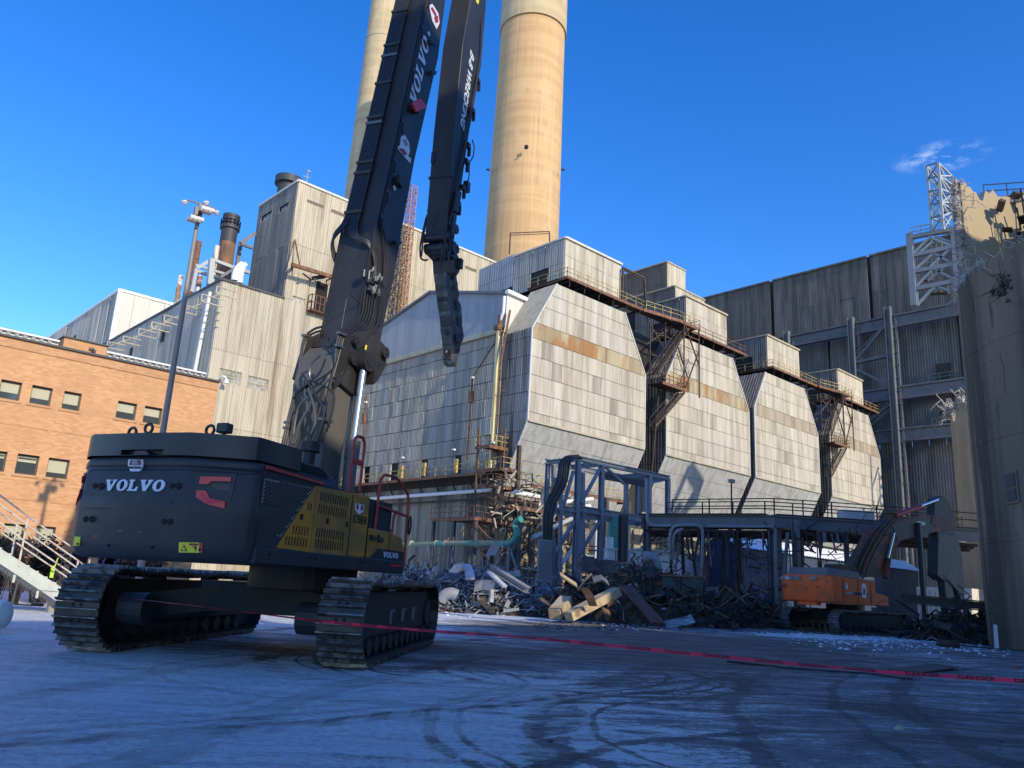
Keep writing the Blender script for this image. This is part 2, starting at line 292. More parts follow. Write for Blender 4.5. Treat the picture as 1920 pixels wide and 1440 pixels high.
    for (cx, cy, r, w, n) in [(5.16, 27.63, 19.2, .24, 190), (5.16, 27.63, 17.3, .22, 170), (10.0, 16.4, 5.6, .20, 60), (12.0, 12.5, 4.9, .25, 55), (-2, 2, 11.3, .22, 110)]:
        dd = A(circ(cx, cy), Mu(wob, .4)); q = s.ramp(s.math('ABSOLUTE', S(dd, r)), w*.8, w, 1, 0); at_ = s.math('ARCTAN2', S(x[1], cy), S(x[0], cx))
        c = A(A(Mu(at_, float(n)), Mu(dd, 9.)), 0.); c = s.ramp(s.math('SINE', c), -.2, .3, 0, 1); q = Mu(q, A(Mu(c, .75), .25)); tread = q if tread is None else mx(tread, q)
    tread = Mu(tread, s.ramp(s.noise(.5, (1, 1, 1), 3, off=4), .42, .56, .1, 1))
    v = A(A(A(Mu(S(mid, .5), .62), Mu(S(streak, .5), .42)), A(Mu(S(fine, .5), .55), Mu(S(patch, .5), .30))), A(tot, Mu(S(grit, .5), .34)))
    near = s.ramp(circ(5.4, 5.0), 1.2, 4.5, -.07, 0); v = A(v, near)
    v = S(A(v, .5), A(Mu(ruts, .14), Mu(tread, .13)))
    snow = s.ramp(v, .50, .565, 0, 1); dust = s.ramp(v, .32, .53, .06, .52)
    dirt = s.mix(s.ramp(mid, .42, .60), (.058, .050, .043), (.185, .158, .135))
    dirt = s.mix(s.ramp(grit, .50, .62, 0, .65), dirt, (.27, .255, .24)); dirt = s.mix(s.ramp(pebble, .66, .72, 0, .8), dirt, (.03, .027, .025))
    c = s.mix(dust, dirt, (.52, .55, .58)); snc = s.mix(s.ramp(A(Mu(fine, .6), Mu(streak, .4)), .43, .54), (.54, .585, .61), (.92, .96, .97))
    c = s.mix(Mu(snow, .95), c, snc); rr_ = s.ramp(ruts, .1, .9, 0, .48); c = s.mix(Mu(rr_, s.ramp(A(Mu(fine, .6), Mu(grit, .4)), .46, .54, .08, 1)), c, (.155, .15, .145)); c = s.mix(Mu(tread, Mu(s.ramp(fine, .42, .55), .65)), c, (.18, .18, .175)); c = s.mix(s.ramp(grit, .60, .68, 0, .35), c, (.12, .11, .10)); s.L(c, s.b.inputs['Base Color']); s.L(s.ramp(snow, 0, 1, .75, .6), s.b.inputs['Roughness'])
    h = A(A(Mu(snow, .30), Mu(fine, 1.1)), A(A(Mu(grit, .30), Mu(mid, 1.6)), A(Mu(ruts, -.55), A(Mu(tread, -.5), Mu(streak, .9)))))
    s.bump(h, .9, .09); MATS['snowy_dirt'] = m
ground_mat()

# ------------------------------------------------------------------ things, parts, meshes
WM = {}
def tagp(o, label=None, cat=None, group=None, kind=None):
    if label: o['label'] = label
    if cat: o['category'] = cat
    if group: o['group'] = group
    if kind: o['kind'] = kind
    return o
def thing(name, label, cat, loc=(0, 0, 0), rz=0., group=None):
    o = bpy.data.objects.new(name, None); COL.objects.link(o); o.empty_display_size = .5
    o.location = loc; o.rotation_euler = (0, 0, rz); WM[o.name] = Matrix.Translation(loc) @ Matrix.Rotation(rz, 4, 'Z')
    return tagp(o, label, cat, group)
def place(name, me, mt, parent=None, Mw=None, **tg):
    """link a mesh; Mw = where its own frame stands in the world"""
    o = bpy.data.objects.new(name, me); COL.objects.link(o); Mw = Mw or Matrix()
    if mt is not None and len(me.materials) == 0: me.materials.append(MATS[mt])
    WM[o.name] = Mw
    if parent: o.parent = parent; o.matrix_basis = WM[parent.name].inverted() @ Mw
    else: o.matrix_basis = Mw
    return tagp(o, **tg)
def roughen(me, cuts, amp, sc, seed=0.):
    """subdivide and dent a mesh"""
    bm = bmesh.new(); bm.from_mesh(me); bmesh.ops.triangulate(bm, faces=bm.faces)
    for _ in range(cuts): bmesh.ops.subdivide_edges(bm, edges=[e for e in bm.edges if e.calc_length() > .12], cuts=1, use_grid_fill=False)
    bmesh.ops.triangulate(bm, faces=bm.faces)
    for v in bm.verts: n = noise.noise_vector(v.co*sc+Vector((seed, 0, 0))); v.co += n*amp
    bm.to_mesh(me); bm.free()
class MB:
    def __init__(s, Mx=None): s.v = []; s.f = []; s.M = Mx
    def add(s, vs, fs):
        n = len(s.v)
        if s.M is not None: vs = [tuple(s.M @ Vector(v)) for v in vs]
        s.v += [tuple(map(float, v)) for v in vs]; s.f += [tuple(n+i for i in f) for f in fs]; return s
    def box(s, c, d, R=None):
        x, y, z = d[0]/2, d[1]/2, d[2]/2
        vs = [Vector((i*x, j*y, k*z)) for k in (-1, 1) for i, j in ((-1, -1), (1, -1), (1, 1), (-1, 1))]
        if R is not None: vs = [R @ v for v in vs]
        c = Vector(c); return s.add([c+v for v in vs], [(3, 2, 1, 0), (4, 5, 6, 7), (0, 1, 5, 4), (1, 2, 6, 5), (2, 3, 7, 6), (3, 0, 4, 7)])
    def bar(s, a, b, w, h=None, up=(0, 0, 1), taper=1.):
        h = h or w; a, b = Vector(a), Vector(b); d = (b-a)
        if d.length < 1e-6: return s
        d = d.normalized(); up = Vector(up)
        if abs(d.dot(up)) > .98: up = Vector((0, 1, 0)) if abs(d.y) < .9 else Vector((1, 0, 0))
        sx = d.cross(up).normalized(); sz = sx.cross(d)
        vs = []
        for p, k in ((a, 1.), (b, taper)):
            for i, j in ((-1, -1), (1, -1), (1, 1), (-1, 1)): vs.append(p + sx*(i*w/2*k) + sz*(j*h/2*k))
        return s.add(vs, [(0, 3, 2, 1), (4, 5, 6, 7), (0, 1, 5, 4), (1, 2, 6, 5), (2, 3, 7, 6), (3, 0, 4, 7)])
    def ibar(s, a, b, w, h, t=.12, up=(0, 0, 1)):
        a, b = Vector(a), Vector(b); d = (b-a).normalized(); up = Vector(up)
        if abs(d.dot(up)) > .98: up = Vector((0, 1, 0))
        sx = d.cross(up).normalized(); sz = sx.cross(d)
        o = sz*(h/2*(1-t/2)); s.bar(a+o, b+o, w, h*t, up); s.bar(a-o, b-o, w, h*t, up); s.bar(a, b, w*.14, h*(1-2*t)*1.02, up); return s
    def tube(s, pts, r, n=8, caps=True, smooth=0):
        P = [Vector(p) for p in pts]
        if smooth:
            Q = [P[0]]
            for i in range(1, len(P)-1):
                a, b, c = P[i-1], P[i], P[i+1]; l = min((a-b).length, (c-b).length)*.5
                k = min(l, smooth); p0 = b+(a-b).normalized()*k; p1 = b+(c-b).normalized()*k
                for t in (0, .25, .5, .75, 1): Q.append(p0*(1-t)**2 + b*2*t*(1-t) + p1*t*t)
            Q.append(P[-1]); P = Q
        rr = r if isinstance(r, (list, tuple)) else [r]*len(P)
        if len(rr) != len(P): rr = [rr[0]]*len(P)
        d0 = (P[1]-P[0]).normalized(); up = Vector((0, 0, 1)) if abs(d0.z) < .9 else Vector((1, 0, 0))
        sx = d0.cross(up).normalized(); vs = []; fs = []
        for i, p in enumerate(P):
            if i == 0: d = P[1]-P[0]
            elif i == len(P)-1: d = P[-1]-P[-2]
            else: d = (P[i+1]-P[i]).normalized()+(P[i]-P[i-1]).normalized()
            if d.length < 1e-6: d = d0
            d = d.normalized(); sx = (sx-d*sx.dot(d)); sx = sx.normalized() if sx.length > 1e-5 else d.orthogonal().normalized(); sy = d.cross(sx)
            for k in range(n):
                a = 2*math.pi*k/n; vs.append(p+(sx*math.cos(a)+sy*math.sin(a))*rr[i])
        for i in range(len(P)-1):
            for k in range(n): fs.append((i*n+k, i*n+(k+1) % n, (i+1)*n+(k+1) % n, (i+1)*n+k))
        if caps: fs.append(tuple(reversed(range(n)))); fs.append(tuple((len(P)-1)*n+k for k in range(n)))
        return s.add(vs, fs)
    def cyl(s, a, b, r, n=16, r2=None): return s.tube([a, b], [r, r2 if r2 is not None else r], n)
    def prism(s, poly, ax, a, b):
        """poly in the plane across axis ax (x: (y,z), y: (x,z), z: (x,y)) pushed from a to b"""
        def p3(q, t): return {'x': (t, q[0], q[1]), 'y': (q[0], t, q[1]), 'z': (q[0], q[1], t)}[ax]
        n = len(poly); vs = [p3(q, a) for q in poly]+[p3(q, b) for q in poly]
        return s.add(vs, [tuple(range(n)), tuple(reversed(range(n, 2*n)))]+[(i, (i+1) % n, n+(i+1) % n, n+i) for i in range(n)])
    def loft(s, rings, cap=True):
        n = len(rings[0]); vs = [p for r in rings for p in r]; fs = []
        for i in range(len(rings)-1):
            for k in range(n): fs.append((i*n+k, i*n+(k+1) % n, (i+1)*n+(k+1) % n, (i+1)*n+k))
        if cap: fs.append(tuple(reversed(range(n)))); fs.append(tuple((len(rings)-1)*n+k for k in range(n)))
        return s.add(vs, fs)
    def mesh(s, name, bevel=0., smooth=False, inv=None):
        me = bpy.data.meshes.new(name); vs = s.v
        if inv is not None: vs = [tuple(inv @ Vector(v)) for v in vs]
        me.from_pydata(vs, [], s.f)
        bm = bmesh.new(); bm.from_mesh(me); bmesh.ops.recalc_face_normals(bm, faces=bm.faces)
        if bevel: bmesh.ops.bevel(bm, geom=[e for e in bm.edges if len(e.link_faces) == 2 and e.calc_face_angle(0) > .5], offset=bevel, segments=1, affect='EDGES', clamp_overlap=True)
        bm.to_mesh(me); bm.free()
        if smooth: me.polygons.foreach_set('use_smooth', [True]*len(me.polygons)); me.set_sharp_from_angle(angle=math.radians(38))
        return me
    def build(s, name, mt, parent=None, bevel=0., smooth=False, **tg):
        if not s.v: return None
        if parent is None:      # a thing of one mesh: its origin goes to its foot
            a = np.array(s.v); c = (a.min(0)+a.max(0))/2; Mw = Matrix.Translation((c[0], c[1], a[:, 2].min()))
        else: Mw = WM[parent.name]
        me = s.mesh(name, bevel, smooth, Mw.inverted()); return place(name, me, mt, parent, Mw, **tg)
def copy_tree(o, parent=None):
    c = o.copy(); COL.objects.link(c); WM[c.name] = WM[o.name]
    if parent: c.parent = parent
    for ch in o.children: copy_tree(ch, c)
    return c
def text(body, size, mt, Mw, parent, name='lettering', offset=0., shear=0., xs=1., ext=.004, align='CENTER'):
    cu = bpy.data.curves.new('t', 'FONT'); cu.body = body; cu.size = size; cu.offset = offset; cu.shear = shear; cu.extrude = ext; cu.align_x = align; cu.align_y = 'CENTER'
    cu.resolution_u = 3
    t = bpy.data.objects.new('t', cu); COL.objects.link(t); me = bpy.data.meshes.new_from_object(t.evaluated_get(bpy.context.evaluated_depsgraph_get()))
    bpy.data.objects.remove(t); me.materials.clear()
    for v in me.vertices: v.co.x *= xs
    return place(name, me, mt, parent, Mw)
def slab_word(word, h, mt, Mw, parent, name='lettering', t=.015, slant=.0, gap=.1):
    """slab-serif capitals V O L"""
    m = MB(Mw); x = 0
    Wd = {'V': 1.16, 'O': 1.12, 'L': .97}; tot = sum(Wd[c]+gap for c in word)-gap
    S = lambda px, py: ((x+px-tot/2+slant*(py-.5))*h, (py-.5)*h)
    for c in word:
        if c == 'V': P = [[(0, 1), (0, .87), (.09, .87), (.44, 0), (.72, 0), (.62, .36), (.40, .87), (.5, .87), (.5, 1)], [(.62, .36), (.72, 0), (1.07, .87), (1.16, .87), (1.16, 1), (.72, 1), (.72, .87), (.82, .87)]]
        elif c == 'L': P = [[(0, 0), (.40, 0), (.40, 1-.13), (.5, .87), (.5, 1), (0, 1), (0, .87), (.12, .87), (.12, .13), (0, .13)], [(.40, 0), (.95, 0), (.95, .38), (.82, .38), (.70, .13), (.40, .13)]]
        else:
            P = []; N = 20
            for i in range(N):
                a, b = 2*math.pi*i/N, 2*math.pi*(i+1)/N
                P.append([(.56+.56*math.cos(a), .5+.52*math.sin(a)), (.56+.56*math.cos(b), .5+.52*math.sin(b)), (.56+.24*math.cos(b), .5+.38*math.sin(b)), (.56+.24*math.cos(a), .5+.38*math.sin(a))])
        for q in P: m.prism([S(*p) for p in q], 'z', 0, t)
        x += Wd[c]+gap
    me = m.mesh(name, inv=Mw.inverted()); return place(name, me, mt, parent, Mw)
def basis(o, x, y):
    x = Vector(x).normalized(); z = x.cross(Vector(y)).normalized(); y = z.cross(x)
    return Matrix(((x[0], y[0], z[0], o[0]), (x[1], y[1], z[1], o[1]), (x[2], y[2], z[2], o[2]), (0, 0, 0, 1)))

# ------------------------------------------------------------------ sheet cladding, every sheet a part
def clip(poly, clipper):
    out = list(poly)
    n = len(clipper); area = sum(clipper[i][0]*clipper[(i+1) % n][1]-clipper[(i+1) % n][0]*clipper[i][1] for i in range(n)); sg = 1 if area > 0 else -1
    for i in range(n):
        a, b = clipper[i], clipper[(i+1) % n]; inp = out; out = []
        f = lambda p: sg*((b[0]-a[0])*(p[1]-a[1])-(b[1]-a[1])*(p[0]-a[0]))
        for k in range(len(inp)):
            p, q = inp[k], inp[(k+1) % len(inp)]; fp, fq = f(p), f(q)
            if fp >= -1e-9: out.append(p)
            if (fp > 1e-9 and fq < -1e-9) or (fp < -1e-9 and fq > 1e-9):
                t = fp/(fp-fq); out.append((p[0]+(q[0]-p[0])*t, p[1]+(q[1]-p[1])*t))
        if len(out) < 3: return []
    return out
SHEETS = {}
def sheet_geo(u0, u1, v0, v1, ribs, depth, poly=None):
    """a profiled sheet in its (u, v, n) frame; clipped to a convex outline when one is given"""
    w = (u1-u0)/ribs; br = []
    for k in range(ribs):
        for t, n in ((0, 0), (.30, 0), (.5, 1), (.80, 1)): br.append((u0+(k+t)*w, n*depth))
    br.append((u1, 0)); vs = []; fs = []
    for (a, na), (b, nb) in zip(br[:-1], br[1:]):
        q = [(a, v0), (b, v0), (b, v1), (a, v1)]
        if poly: q = clip(q, poly)
        if len(q) < 3: continue
        i0 = len(vs)
        for (x, y) in q: vs.append((x, y, na+(nb-na)*(x-a)/max(b-a, 1e-9)))
        fs.append(tuple(range(i0, i0+len(q))))
    return vs, fs
def inside(poly, pts):
    n = len(poly); area = sum(poly[i][0]*poly[(i+1) % n][1]-poly[(i+1) % n][0]*poly[i][1] for i in range(n)); sg = 1 if area > 0 else -1
    return all(sg*((poly[(i+1) % n][0]-poly[i][0])*(p[1]-poly[i][1])-(poly[(i+1) % n][1]-poly[i][1])*(p[0]-poly[i][0])) > -1e-6 for p in pts for i in range(n))
def clad(parent, O, U, N, poly, cols, rows, ribs, depth, mt, V=(0, 0, 1), gap=.035, ug=None, holes=(), rowmat=None, name='cladding_sheet', jit=.012):
    """O origin, U and V directions, N outward; poly convex in (u, v); cols/rows lists of joints"""
    U, V, N, O = Vector(U).normalized(), Vector(V).normalized(), Vector(N).normalized(), Vector(O)
    Mw = Matrix(((U[0], V[0], N[0], O[0]), (U[1], V[1], N[1], O[1]), (U[2], V[2], N[2], O[2]), (0, 0, 0, 1)))
    flip = Mw.to_3x3().determinant() < 0
    for r in range(len(rows)-1):
        for c in range(len(cols)-1):
            g_ = gap if ug is None else ug; u0, u1, v0, v1 = cols[c]+g_/2, cols[c+1]-g_/2, rows[r]+gap/2, rows[r+1]-gap/2
            rc = [(u0, v0), (u1, v0), (u1, v1), (u0, v1)]
            subs = [(u0, u1, v0, v1)]; hit = False
            for (a, b, p, q) in holes:
                ns = []
                for (x0, x1, y0, y1) in subs:
                    if b <= x0 or a >= x1 or q <= y0 or p >= y1: ns.append((x0, x1, y0, y1)); continue
                    hit = True
                    if a > x0+.05: ns.append((x0, a, y0, y1))
                    if b < x1-.05: ns.append((b, x1, y0, y1))
                    xa, xb = max(x0, a), min(x1, b)
                    if p > y0+.05: ns.append((xa, xb, y0, p))
                    if q < y1-.05: ns.append((xa, xb, q, y1))
                subs = ns
            m = rowmat(r, c) if rowmat else mt
            lift = random.random()*jit; tilt = Matrix.Rotation(random.gauss(0, .0035), 4, 'X') @ Matrix.Rotation(random.gauss(0, .004), 4, 'Y')
            if not hit and inside(poly, rc):
                key = (round(u1-u0, 2), round(v1-v0, 2), ribs, depth, flip, m)
                if key not in SHEETS:
                    vs, fs = sheet_geo(0, u1-u0, 0, v1-v0, ribs, depth); me = bpy.data.meshes.new('sheet')
                    me.from_pydata(vs, [], [tuple(reversed(f)) for f in fs] if flip else fs); me.materials.append(MATS[m]); SHEETS[key] = me
                place(name, SHEETS[key], None, parent, Mw @ Matrix.Translation((u0, v0, lift)) @ tilt)
            else:
                vs = []; fs = []
                for (x0, x1, y0, y1) in subs:
                    k = max(1, round(ribs*(x1-x0)/(u1-u0))); a, b = sheet_geo(x0, x1, y0, y1, k, depth, poly); n = len(vs); vs += a; fs += [tuple(n+i for i in f) for f in b]
                if fs:
                    me = bpy.data.meshes.new('cut_sheet'); vs = [(a-u0, b-v0, c2) for a, b, c2 in vs]
                    me.from_pydata(vs, [], [tuple(reversed(f)) for f in fs] if flip else fs); me.materials.append(MATS[m]); place(name, me, None, parent, Mw @ Matrix.Translation((u0, v0, lift)))
def steps(a, b, st): n = max(1, round((b-a)/st)); return [a+(b-a)*i/n for i in range(n+1)]
def railing(parent, pts, mt, h=1.07, sp=1.6, r=.03, mid=True, name='railing'):
    m = MB(); P = [Vector(p) for p in pts]
    for z in ([h, h*.52] if mid else [h]):
        for a, b in zip(P[:-1], P[1:]): m.bar(a+Vector((0, 0, z)), b+Vector((0, 0, z)), r*2)
    for a, b in zip(P[:-1], P[1:]):
        n = max(1, round((b-a).length/sp))
        for i in range(n+1): q = a+(b-a)*i/n; m.bar(q, q+Vector((0, 0, h)), r*2)
    return m.build(name, mt, parent)
def window(parent, fr, w, h, recess, pane='glass', blind=0., frame='window_frame', bars=0, t=.07, name='window', label=None):
    """fr: matrix at the lower left corner of the opening, x along, y up, z outward"""
    m = MB(fr); z = -recess
    for c, d in (((w/2, t/2, z), (w, t, .08)), ((w/2, h-t/2, z), (w, t, .08)), ((t/2, h/2, z), (t, h-2*t, .08)), ((w-t/2, h/2, z), (t, h-2*t, .08))): m.box(c, d)
    for i in range(bars): m.box((w*(i+1)/(bars+1), h/2, z), (t*.8, h-2*t, .07))
    o = m.build(name, frame, parent)
    if label: o['label'] = label
    p = MB(fr); p.box((w/2, h/2, z-.03), (w-2*t, h-2*t, .01)); p.build('pane', pane, o)
    if blind:
        b = MB(fr); b.box((w/2, h-t-(h-2*t)*blind/2, z-.015), (w-2.2*t, (h-2*t)*blind, .012)); b.build('blind', 'blind', o)
    return o
# ------------------------------------------------------------------ ground
def fbm(x, y, s): return noise.noise(Vector((x*s, y*s, .3)))
xs = [-400, -150, -60, -30, -12]+[-6+i*.3 for i in range(0, 100)]+[24+i*1.0 for i in range(1, 50)]+[78, 90, 120, 180, 300, 700, 1500]
ys = [-400, -150, -60, -20, -6]+[0+i*.3 for i in range(0, 100)]+[30+i*1.0 for i in range(1, 30)]+[64, 72, 90, 120, 180, 300, 700, 1500]
vs = []
for y in ys:
    for x in xs:
        k = 1. if (x > -8 and x < 76 and y > -3 and y < 60) else 0.
        vs.append((x, y, k*(.045*fbm(x, y, .35)+.022*fbm(x+9, y, 1.3)+.01*fbm(x, y+5, 3.)) - .02))
nx = len(xs); fs = [(j*nx+i, j*nx+i+1, (j+1)*nx+i+1, (j+1)*nx+i) for j in range(len(ys)-1) for i in range(nx-1)]
me = bpy.data.meshes.new('ground'); me.from_pydata(vs, [], fs); me.polygons.foreach_set('use_smooth', [True]*len(fs))
place('ground', me, 'snowy_dirt', kind='structure')
def gz(x, y): return .045*fbm(x, y, .35)+.022*fbm(x+9, y, 1.3)-.02

# ------------------------------------------------------------------ brick office building (face Y=50)
BY = 50.
bb = thing('brick_building', 'orange brick office building with tan window blinds at the left', 'building', (8, BY, 0))
X1 = at(410, 717, 'y', BY)[0]; X0 = -12.; ztop = at(410, 717, 'y', BY)[2]
holes = []
def brick_window(px0, py0, px1, py1, blind, bars=0):
    a = at(px0, py0, 'y', BY); b = at(px1, py1, 'y', BY); x0, x1, z0, z1 = a[0], b[0], b[2], a[2]
    holes.append((x0, x1, z0, z1))
    window(bb, basis((x0, BY, z0), (1, 0, 0), (0, 0, 1)), x1-x0, z1-z0, .26, blind=blind, bars=0)
    sm = MB(); sm.box(((x0+x1)/2, BY-.02, z0-.08), (x1-x0+.25, .07, .14)); sm.build('window_sill', 'brick_trim', bb)
# measured rows: three upper windows at the left, a pair at the right; three in the middle row; two at the foot
def wz(py, px=60): return at(px, py, 'y', BY)[2]
row1 = (11.25, 9.0); row2 = (7.22, 5.0); row3 = (3.28, 1.1)
def wx(px, py): return at(px, py, 'y', BY)[0]
def bw(px0, px1, py, row, blind, label=None):
    x0, x1 = wx(px0, py), wx(px1, py); holes.append((x0, x1, row[1], row[0]))
    o = window(bb, basis((x0, BY, row[1]), (1, 0, 0), (0, 0, 1)), x1-x0, row[0]-row[1], .26, blind=blind, bars=0)
    sm = MB(); sm.box(((x0+x1)/2, BY-.02, row[1]-.08), (x1-x0+.25, .07, .13)); sm.build('window_sill', 'brick_trim', bb)
    if blind < .4: m = MB(); m.box(((x0+x1)/2, BY+.19, row[1]+.9), (x1-x0-.2, .03, .05)); m.build('window_bar', 'window_frame', bb)
row1 = (wz(734, 130), wz(768, 130)); row2 = (wz(860, 110), wz(897, 110)); row3 = (wz(985, 60), wz(1035, 60))
for a, b, p, bl in ((0, 41, 725, .62), (58, 98, 738, .68), (118, 152, 750, .70), (219, 256, 768, .58), (269, 303, 780, .55)): bw(a, b, p, row1, bl)
for a, b, p, bl in ((-24, 11, 866, .3), (29, 71, 875, .35), (88, 129, 878, .75)): bw(a, b, p, row2, bl)
for a, b, p, bl in ((5, 45, 1000, .7), (66, 103, 1003, .7)): bw(a, b, p, row3, bl)
for a in (-70, -110): bw(a, a+36, 720, row1, .6); bw(a, a+36, 862, row2, .6)
# wall tiles round the openings
m = MB(); us = sorted({X0, X1} | {h[0] for h in holes} | {h[1] for h in holes}); zs = sorted({0., ztop} | {h[2] for h in holes} | {h[3] for h in holes})
for i in range(len(us)-1):
    for j in range(len(zs)-1):
        cx, cz = (us[i]+us[i+1])/2, (zs[j]+zs[j+1])/2
        if any(h[0] < cx < h[1] and h[2] < cz < h[3] for h in holes): continue
        m.add([(us[i], BY, zs[j]), (us[i+1], BY, zs[j]), (us[i+1], BY, zs[j+1]), (us[i], BY, zs[j+1])], [(0, 1, 2, 3)])
for h in holes:
    for q in ([(h[0], BY, h[2]), (h[0], BY+.34, h[2]), (h[0], BY+.34, h[3]), (h[0], BY, h[3])], [(h[1], BY, h[2]), (h[1], BY+.34, h[2]), (h[1], BY+.34, h[3]), (h[1], BY, h[3])],
              [(h[0], BY, h[2]), (h[1], BY, h[2]), (h[1], BY+.34, h[2]), (h[0], BY+.34, h[2])], [(h[0], BY, h[3]), (h[1], BY, h[3]), (h[1], BY+.34, h[3]), (h[0], BY+.34, h[3])]): m.add(q, [(0, 1, 2, 3)])
m.add([(X1, BY, 0), (X1, BY+24, 0), (X1, BY+24, ztop), (X1, BY, ztop)], [(0, 1, 2, 3)])
m.add([(X0, BY, 0), (X0, BY+24, 0), (X0, BY+24, ztop), (X0, BY, ztop)], [(0, 1, 2, 3)])
m.build('wall', 'brick', bb)
m = MB(); m.box(((X0+X1)/2, BY+12.4, ztop-.35), (X1-X0-.1, 23.6, .1)); m.build('roof', 'roof_snow', bb)
m = MB(); m.box(((X0+X1)/2, BY-.005, ztop-.32), (X1-X0, .10, .46)); m.build('soldier_course', 'brick_trim', bb)
for z in ((row1[1]+row2[0])/2+.1, (row2[1]+row3[0])/2): m = MB(); m.box(((X0+X1)/2, BY-.008, z), (X1-X0, .035, .10)); m.build('string_course', 'brick_trim', bb)
m = MB(); m.box(((X0+X1)/2, BY+.1, ztop+.05), (X1-X0+.14, .5, .12)); m.build('coping', 'dark_steel', bb)
# ribbed white roof edge behind the coping, cut by the brick penthouse
zr = ztop+.12
for (a, b) in ((X0, wx(120, 640)), (wx(203, 668), X1-.5)):
    m = MB(); m.box(((a+b)/2, BY+1.25, zr+.20), (b-a, .10, .62)); m.box(((a+b)/2, BY+1.15, zr+.52), (b-a, .34, .10)); m.build('roof_edge', 'white_metal', bb)
    for x in np.arange(a, b-.3, .42): m = MB(); m.box((x+.2, BY+1.08, zr+.32), (.20, .10, .26)); m.build('roof_edge_rib', 'grey_steel', bb)
a, b = wx(124, 645), wx(203, 668)
m = MB(); m.box(((a+b)/2, BY+2.2, zr+.25), (b-a, 3.2, .95)); m.build('penthouse', 'brick', bb)
m = MB(); m.box(((a+b)/2, BY+2.2, zr+.76), (b-a+.2, 3.4, .08)); m.build('penthouse_coping', 'dark_steel', bb)
m = MB(); m.box((a+1.5, BY+.55, zr+.35), (.28, .1, .16)); m.box((b-.7, BY+.55, zr+.28), (.26, .1, .12)); m.build('wall_light', 'window_frame', bb)
# porch at the foot of the wall
a = wx(118, 990); m = MB(); m.box((a+3.2, BY-1.6, 3.95), (5.2, 3.2, 1.6)); m.build('porch_canopy', 'brick_trim', bb)
m = MB(); m.box((a+3.2, BY-.1, 1.55), (5.0, .1, 3.1)); m.build('porch_door_recess', 'black_interior', bb)
for dx in (1.0, 5.5): m = MB(); m.box((a+dx, BY-2.9, 1.55), (.4, .4, 3.1)); m.build('porch_post', 'brick_trim', bb)

# ------------------------------------------------------------------ cream boiler building (face Y=95)
WY = 95.
bo = thing('cream_boiler_building', 'tall streaked cream ribbed metal building behind the long boom', 'building', (45, WY, 0))
xa = 37.; xb = at(532, 556, 'y', WY)[0]; xc = at(936, 500, 'y', WY)[0]+2; zl = at(413, 523.5, 'y', WY)[2]; zt = at(560, 339.5, 'y', WY)[2]
def hp(p0, p1, Y=WY): a = at(*p0, 'y', Y); b = at(*p1, 'y', Y); return (a[0], b[0], b[2], a[2])
H = {'frost1': hp((412.6, 690), (450, 724)), 'frost2': hp((465, 704), (502, 736)), 'lou1': hp((576, 374), (607, 392)), 'lou2': hp((621, 392), (650, 410)),
     'win': hp((548.5, 554), (571, 572)), 'door': hp((584, 524), (611, 594)), 'lou3': hp((872, 498), (893, 512)), 'lou4': hp((899, 511), (917, 522))}
hl = [(a-xa, b-xa, c, d) for a, b, c, d in H.values()]
rows = [0, 9.4, 18.7, 28.2, 37.4, 45.4, zt]
clad(bo, (xa, WY, 0), (1, 0, 0), (0, -1, 0), [(0, 0), (xc-xa, 0), (xc-xa, zt), (xb-xa, zt), (xb-xa, zl), (0, zl)][0:0] or [(0, 0), (xb-xa, 0), (xb-xa, zl), (0, zl)], steps(0, xb-xa, 1.75), [0, 9.4, 18.7, 28.2, zl], 5, .10, 'cream_cladding', holes=hl)
clad(bo, (xb, WY, 0), (1, 0, 0), (0, -1, 0), [(0, 0), (xc-xb, 0), (xc-xb, zt), (0, zt)], steps(0, xc-xb, 1.75), rows, 5, .10, 'cream_cladding', holes=[(a-xb, b-xb, c, d) for a, b, c, d in H.values()])
hh = [(c0, c1, z0, z1) for c0, c1, z0, z1 in (lambda a, b, c, d: ((a[1]-WY, b[1]-WY, min(a[2], b[2])-1.1, max(a[2], b[2])-.35), (c[1]-WY, d[1]-WY, min(c[2], d[2])-1.1, max(c[2], d[2])-.35)))(
    at(511, 392, 'x', xb), at(492.5, 402, 'x', xb), at(543.5, 374, 'x', xb), at(526, 386, 'x', xb))]
hh = [(min(a, b), max(a, b), c, d) for a, b, c, d in hh]
ye = at(487, 387.5, 'x', xb)[1]-WY
clad(bo, (xb, WY, 0), (0, 1, 0), (-1, 0, 0), [(0, zl-1), (ye, zl-1), (ye, zt), (0, zt)], steps(0, ye, 1.75), [zl-1, 45.4, zt], 5, .10, 'shaded_side_cladding', holes=hh)
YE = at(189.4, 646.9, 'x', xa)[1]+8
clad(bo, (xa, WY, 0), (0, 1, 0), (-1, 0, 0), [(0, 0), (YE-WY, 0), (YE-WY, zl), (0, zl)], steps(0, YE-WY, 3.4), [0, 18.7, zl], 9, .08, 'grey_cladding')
m = MB(); m.box(((xa+xb)/2+.2, (WY+YE)/2+.3, zl/2-.2), (xb-xa-.0, YE-WY, zl-.1)); m.build('core', 'dark_seam', bo)
m = MB(); m.box(((xb+xc)/2+.2, WY+ye/2+.3, zt/2-.2), (xc-xb, ye, zt-.2)); m.build('tower_core', 'dark_seam', bo)
m = MB(); m.box(((xa+xb)/2, WY-.05, zl+.06), (xb-xa+.2, .4, .25)); m.box((xa-.05, (WY+YE)/2, zl+.06), (.4, YE-WY, .3)); m.build('roof_flashing', 'dark_steel', bo)
m = MB(); m.box(((xb+xc)/2, WY-.05, zt+.06), (xc-xb+.2, .4, .3)); m.box((xb-.05, WY+ye/2, zt+.06), (.4, ye, .3)); m.build('tower_flashing', 'flashing', bo)
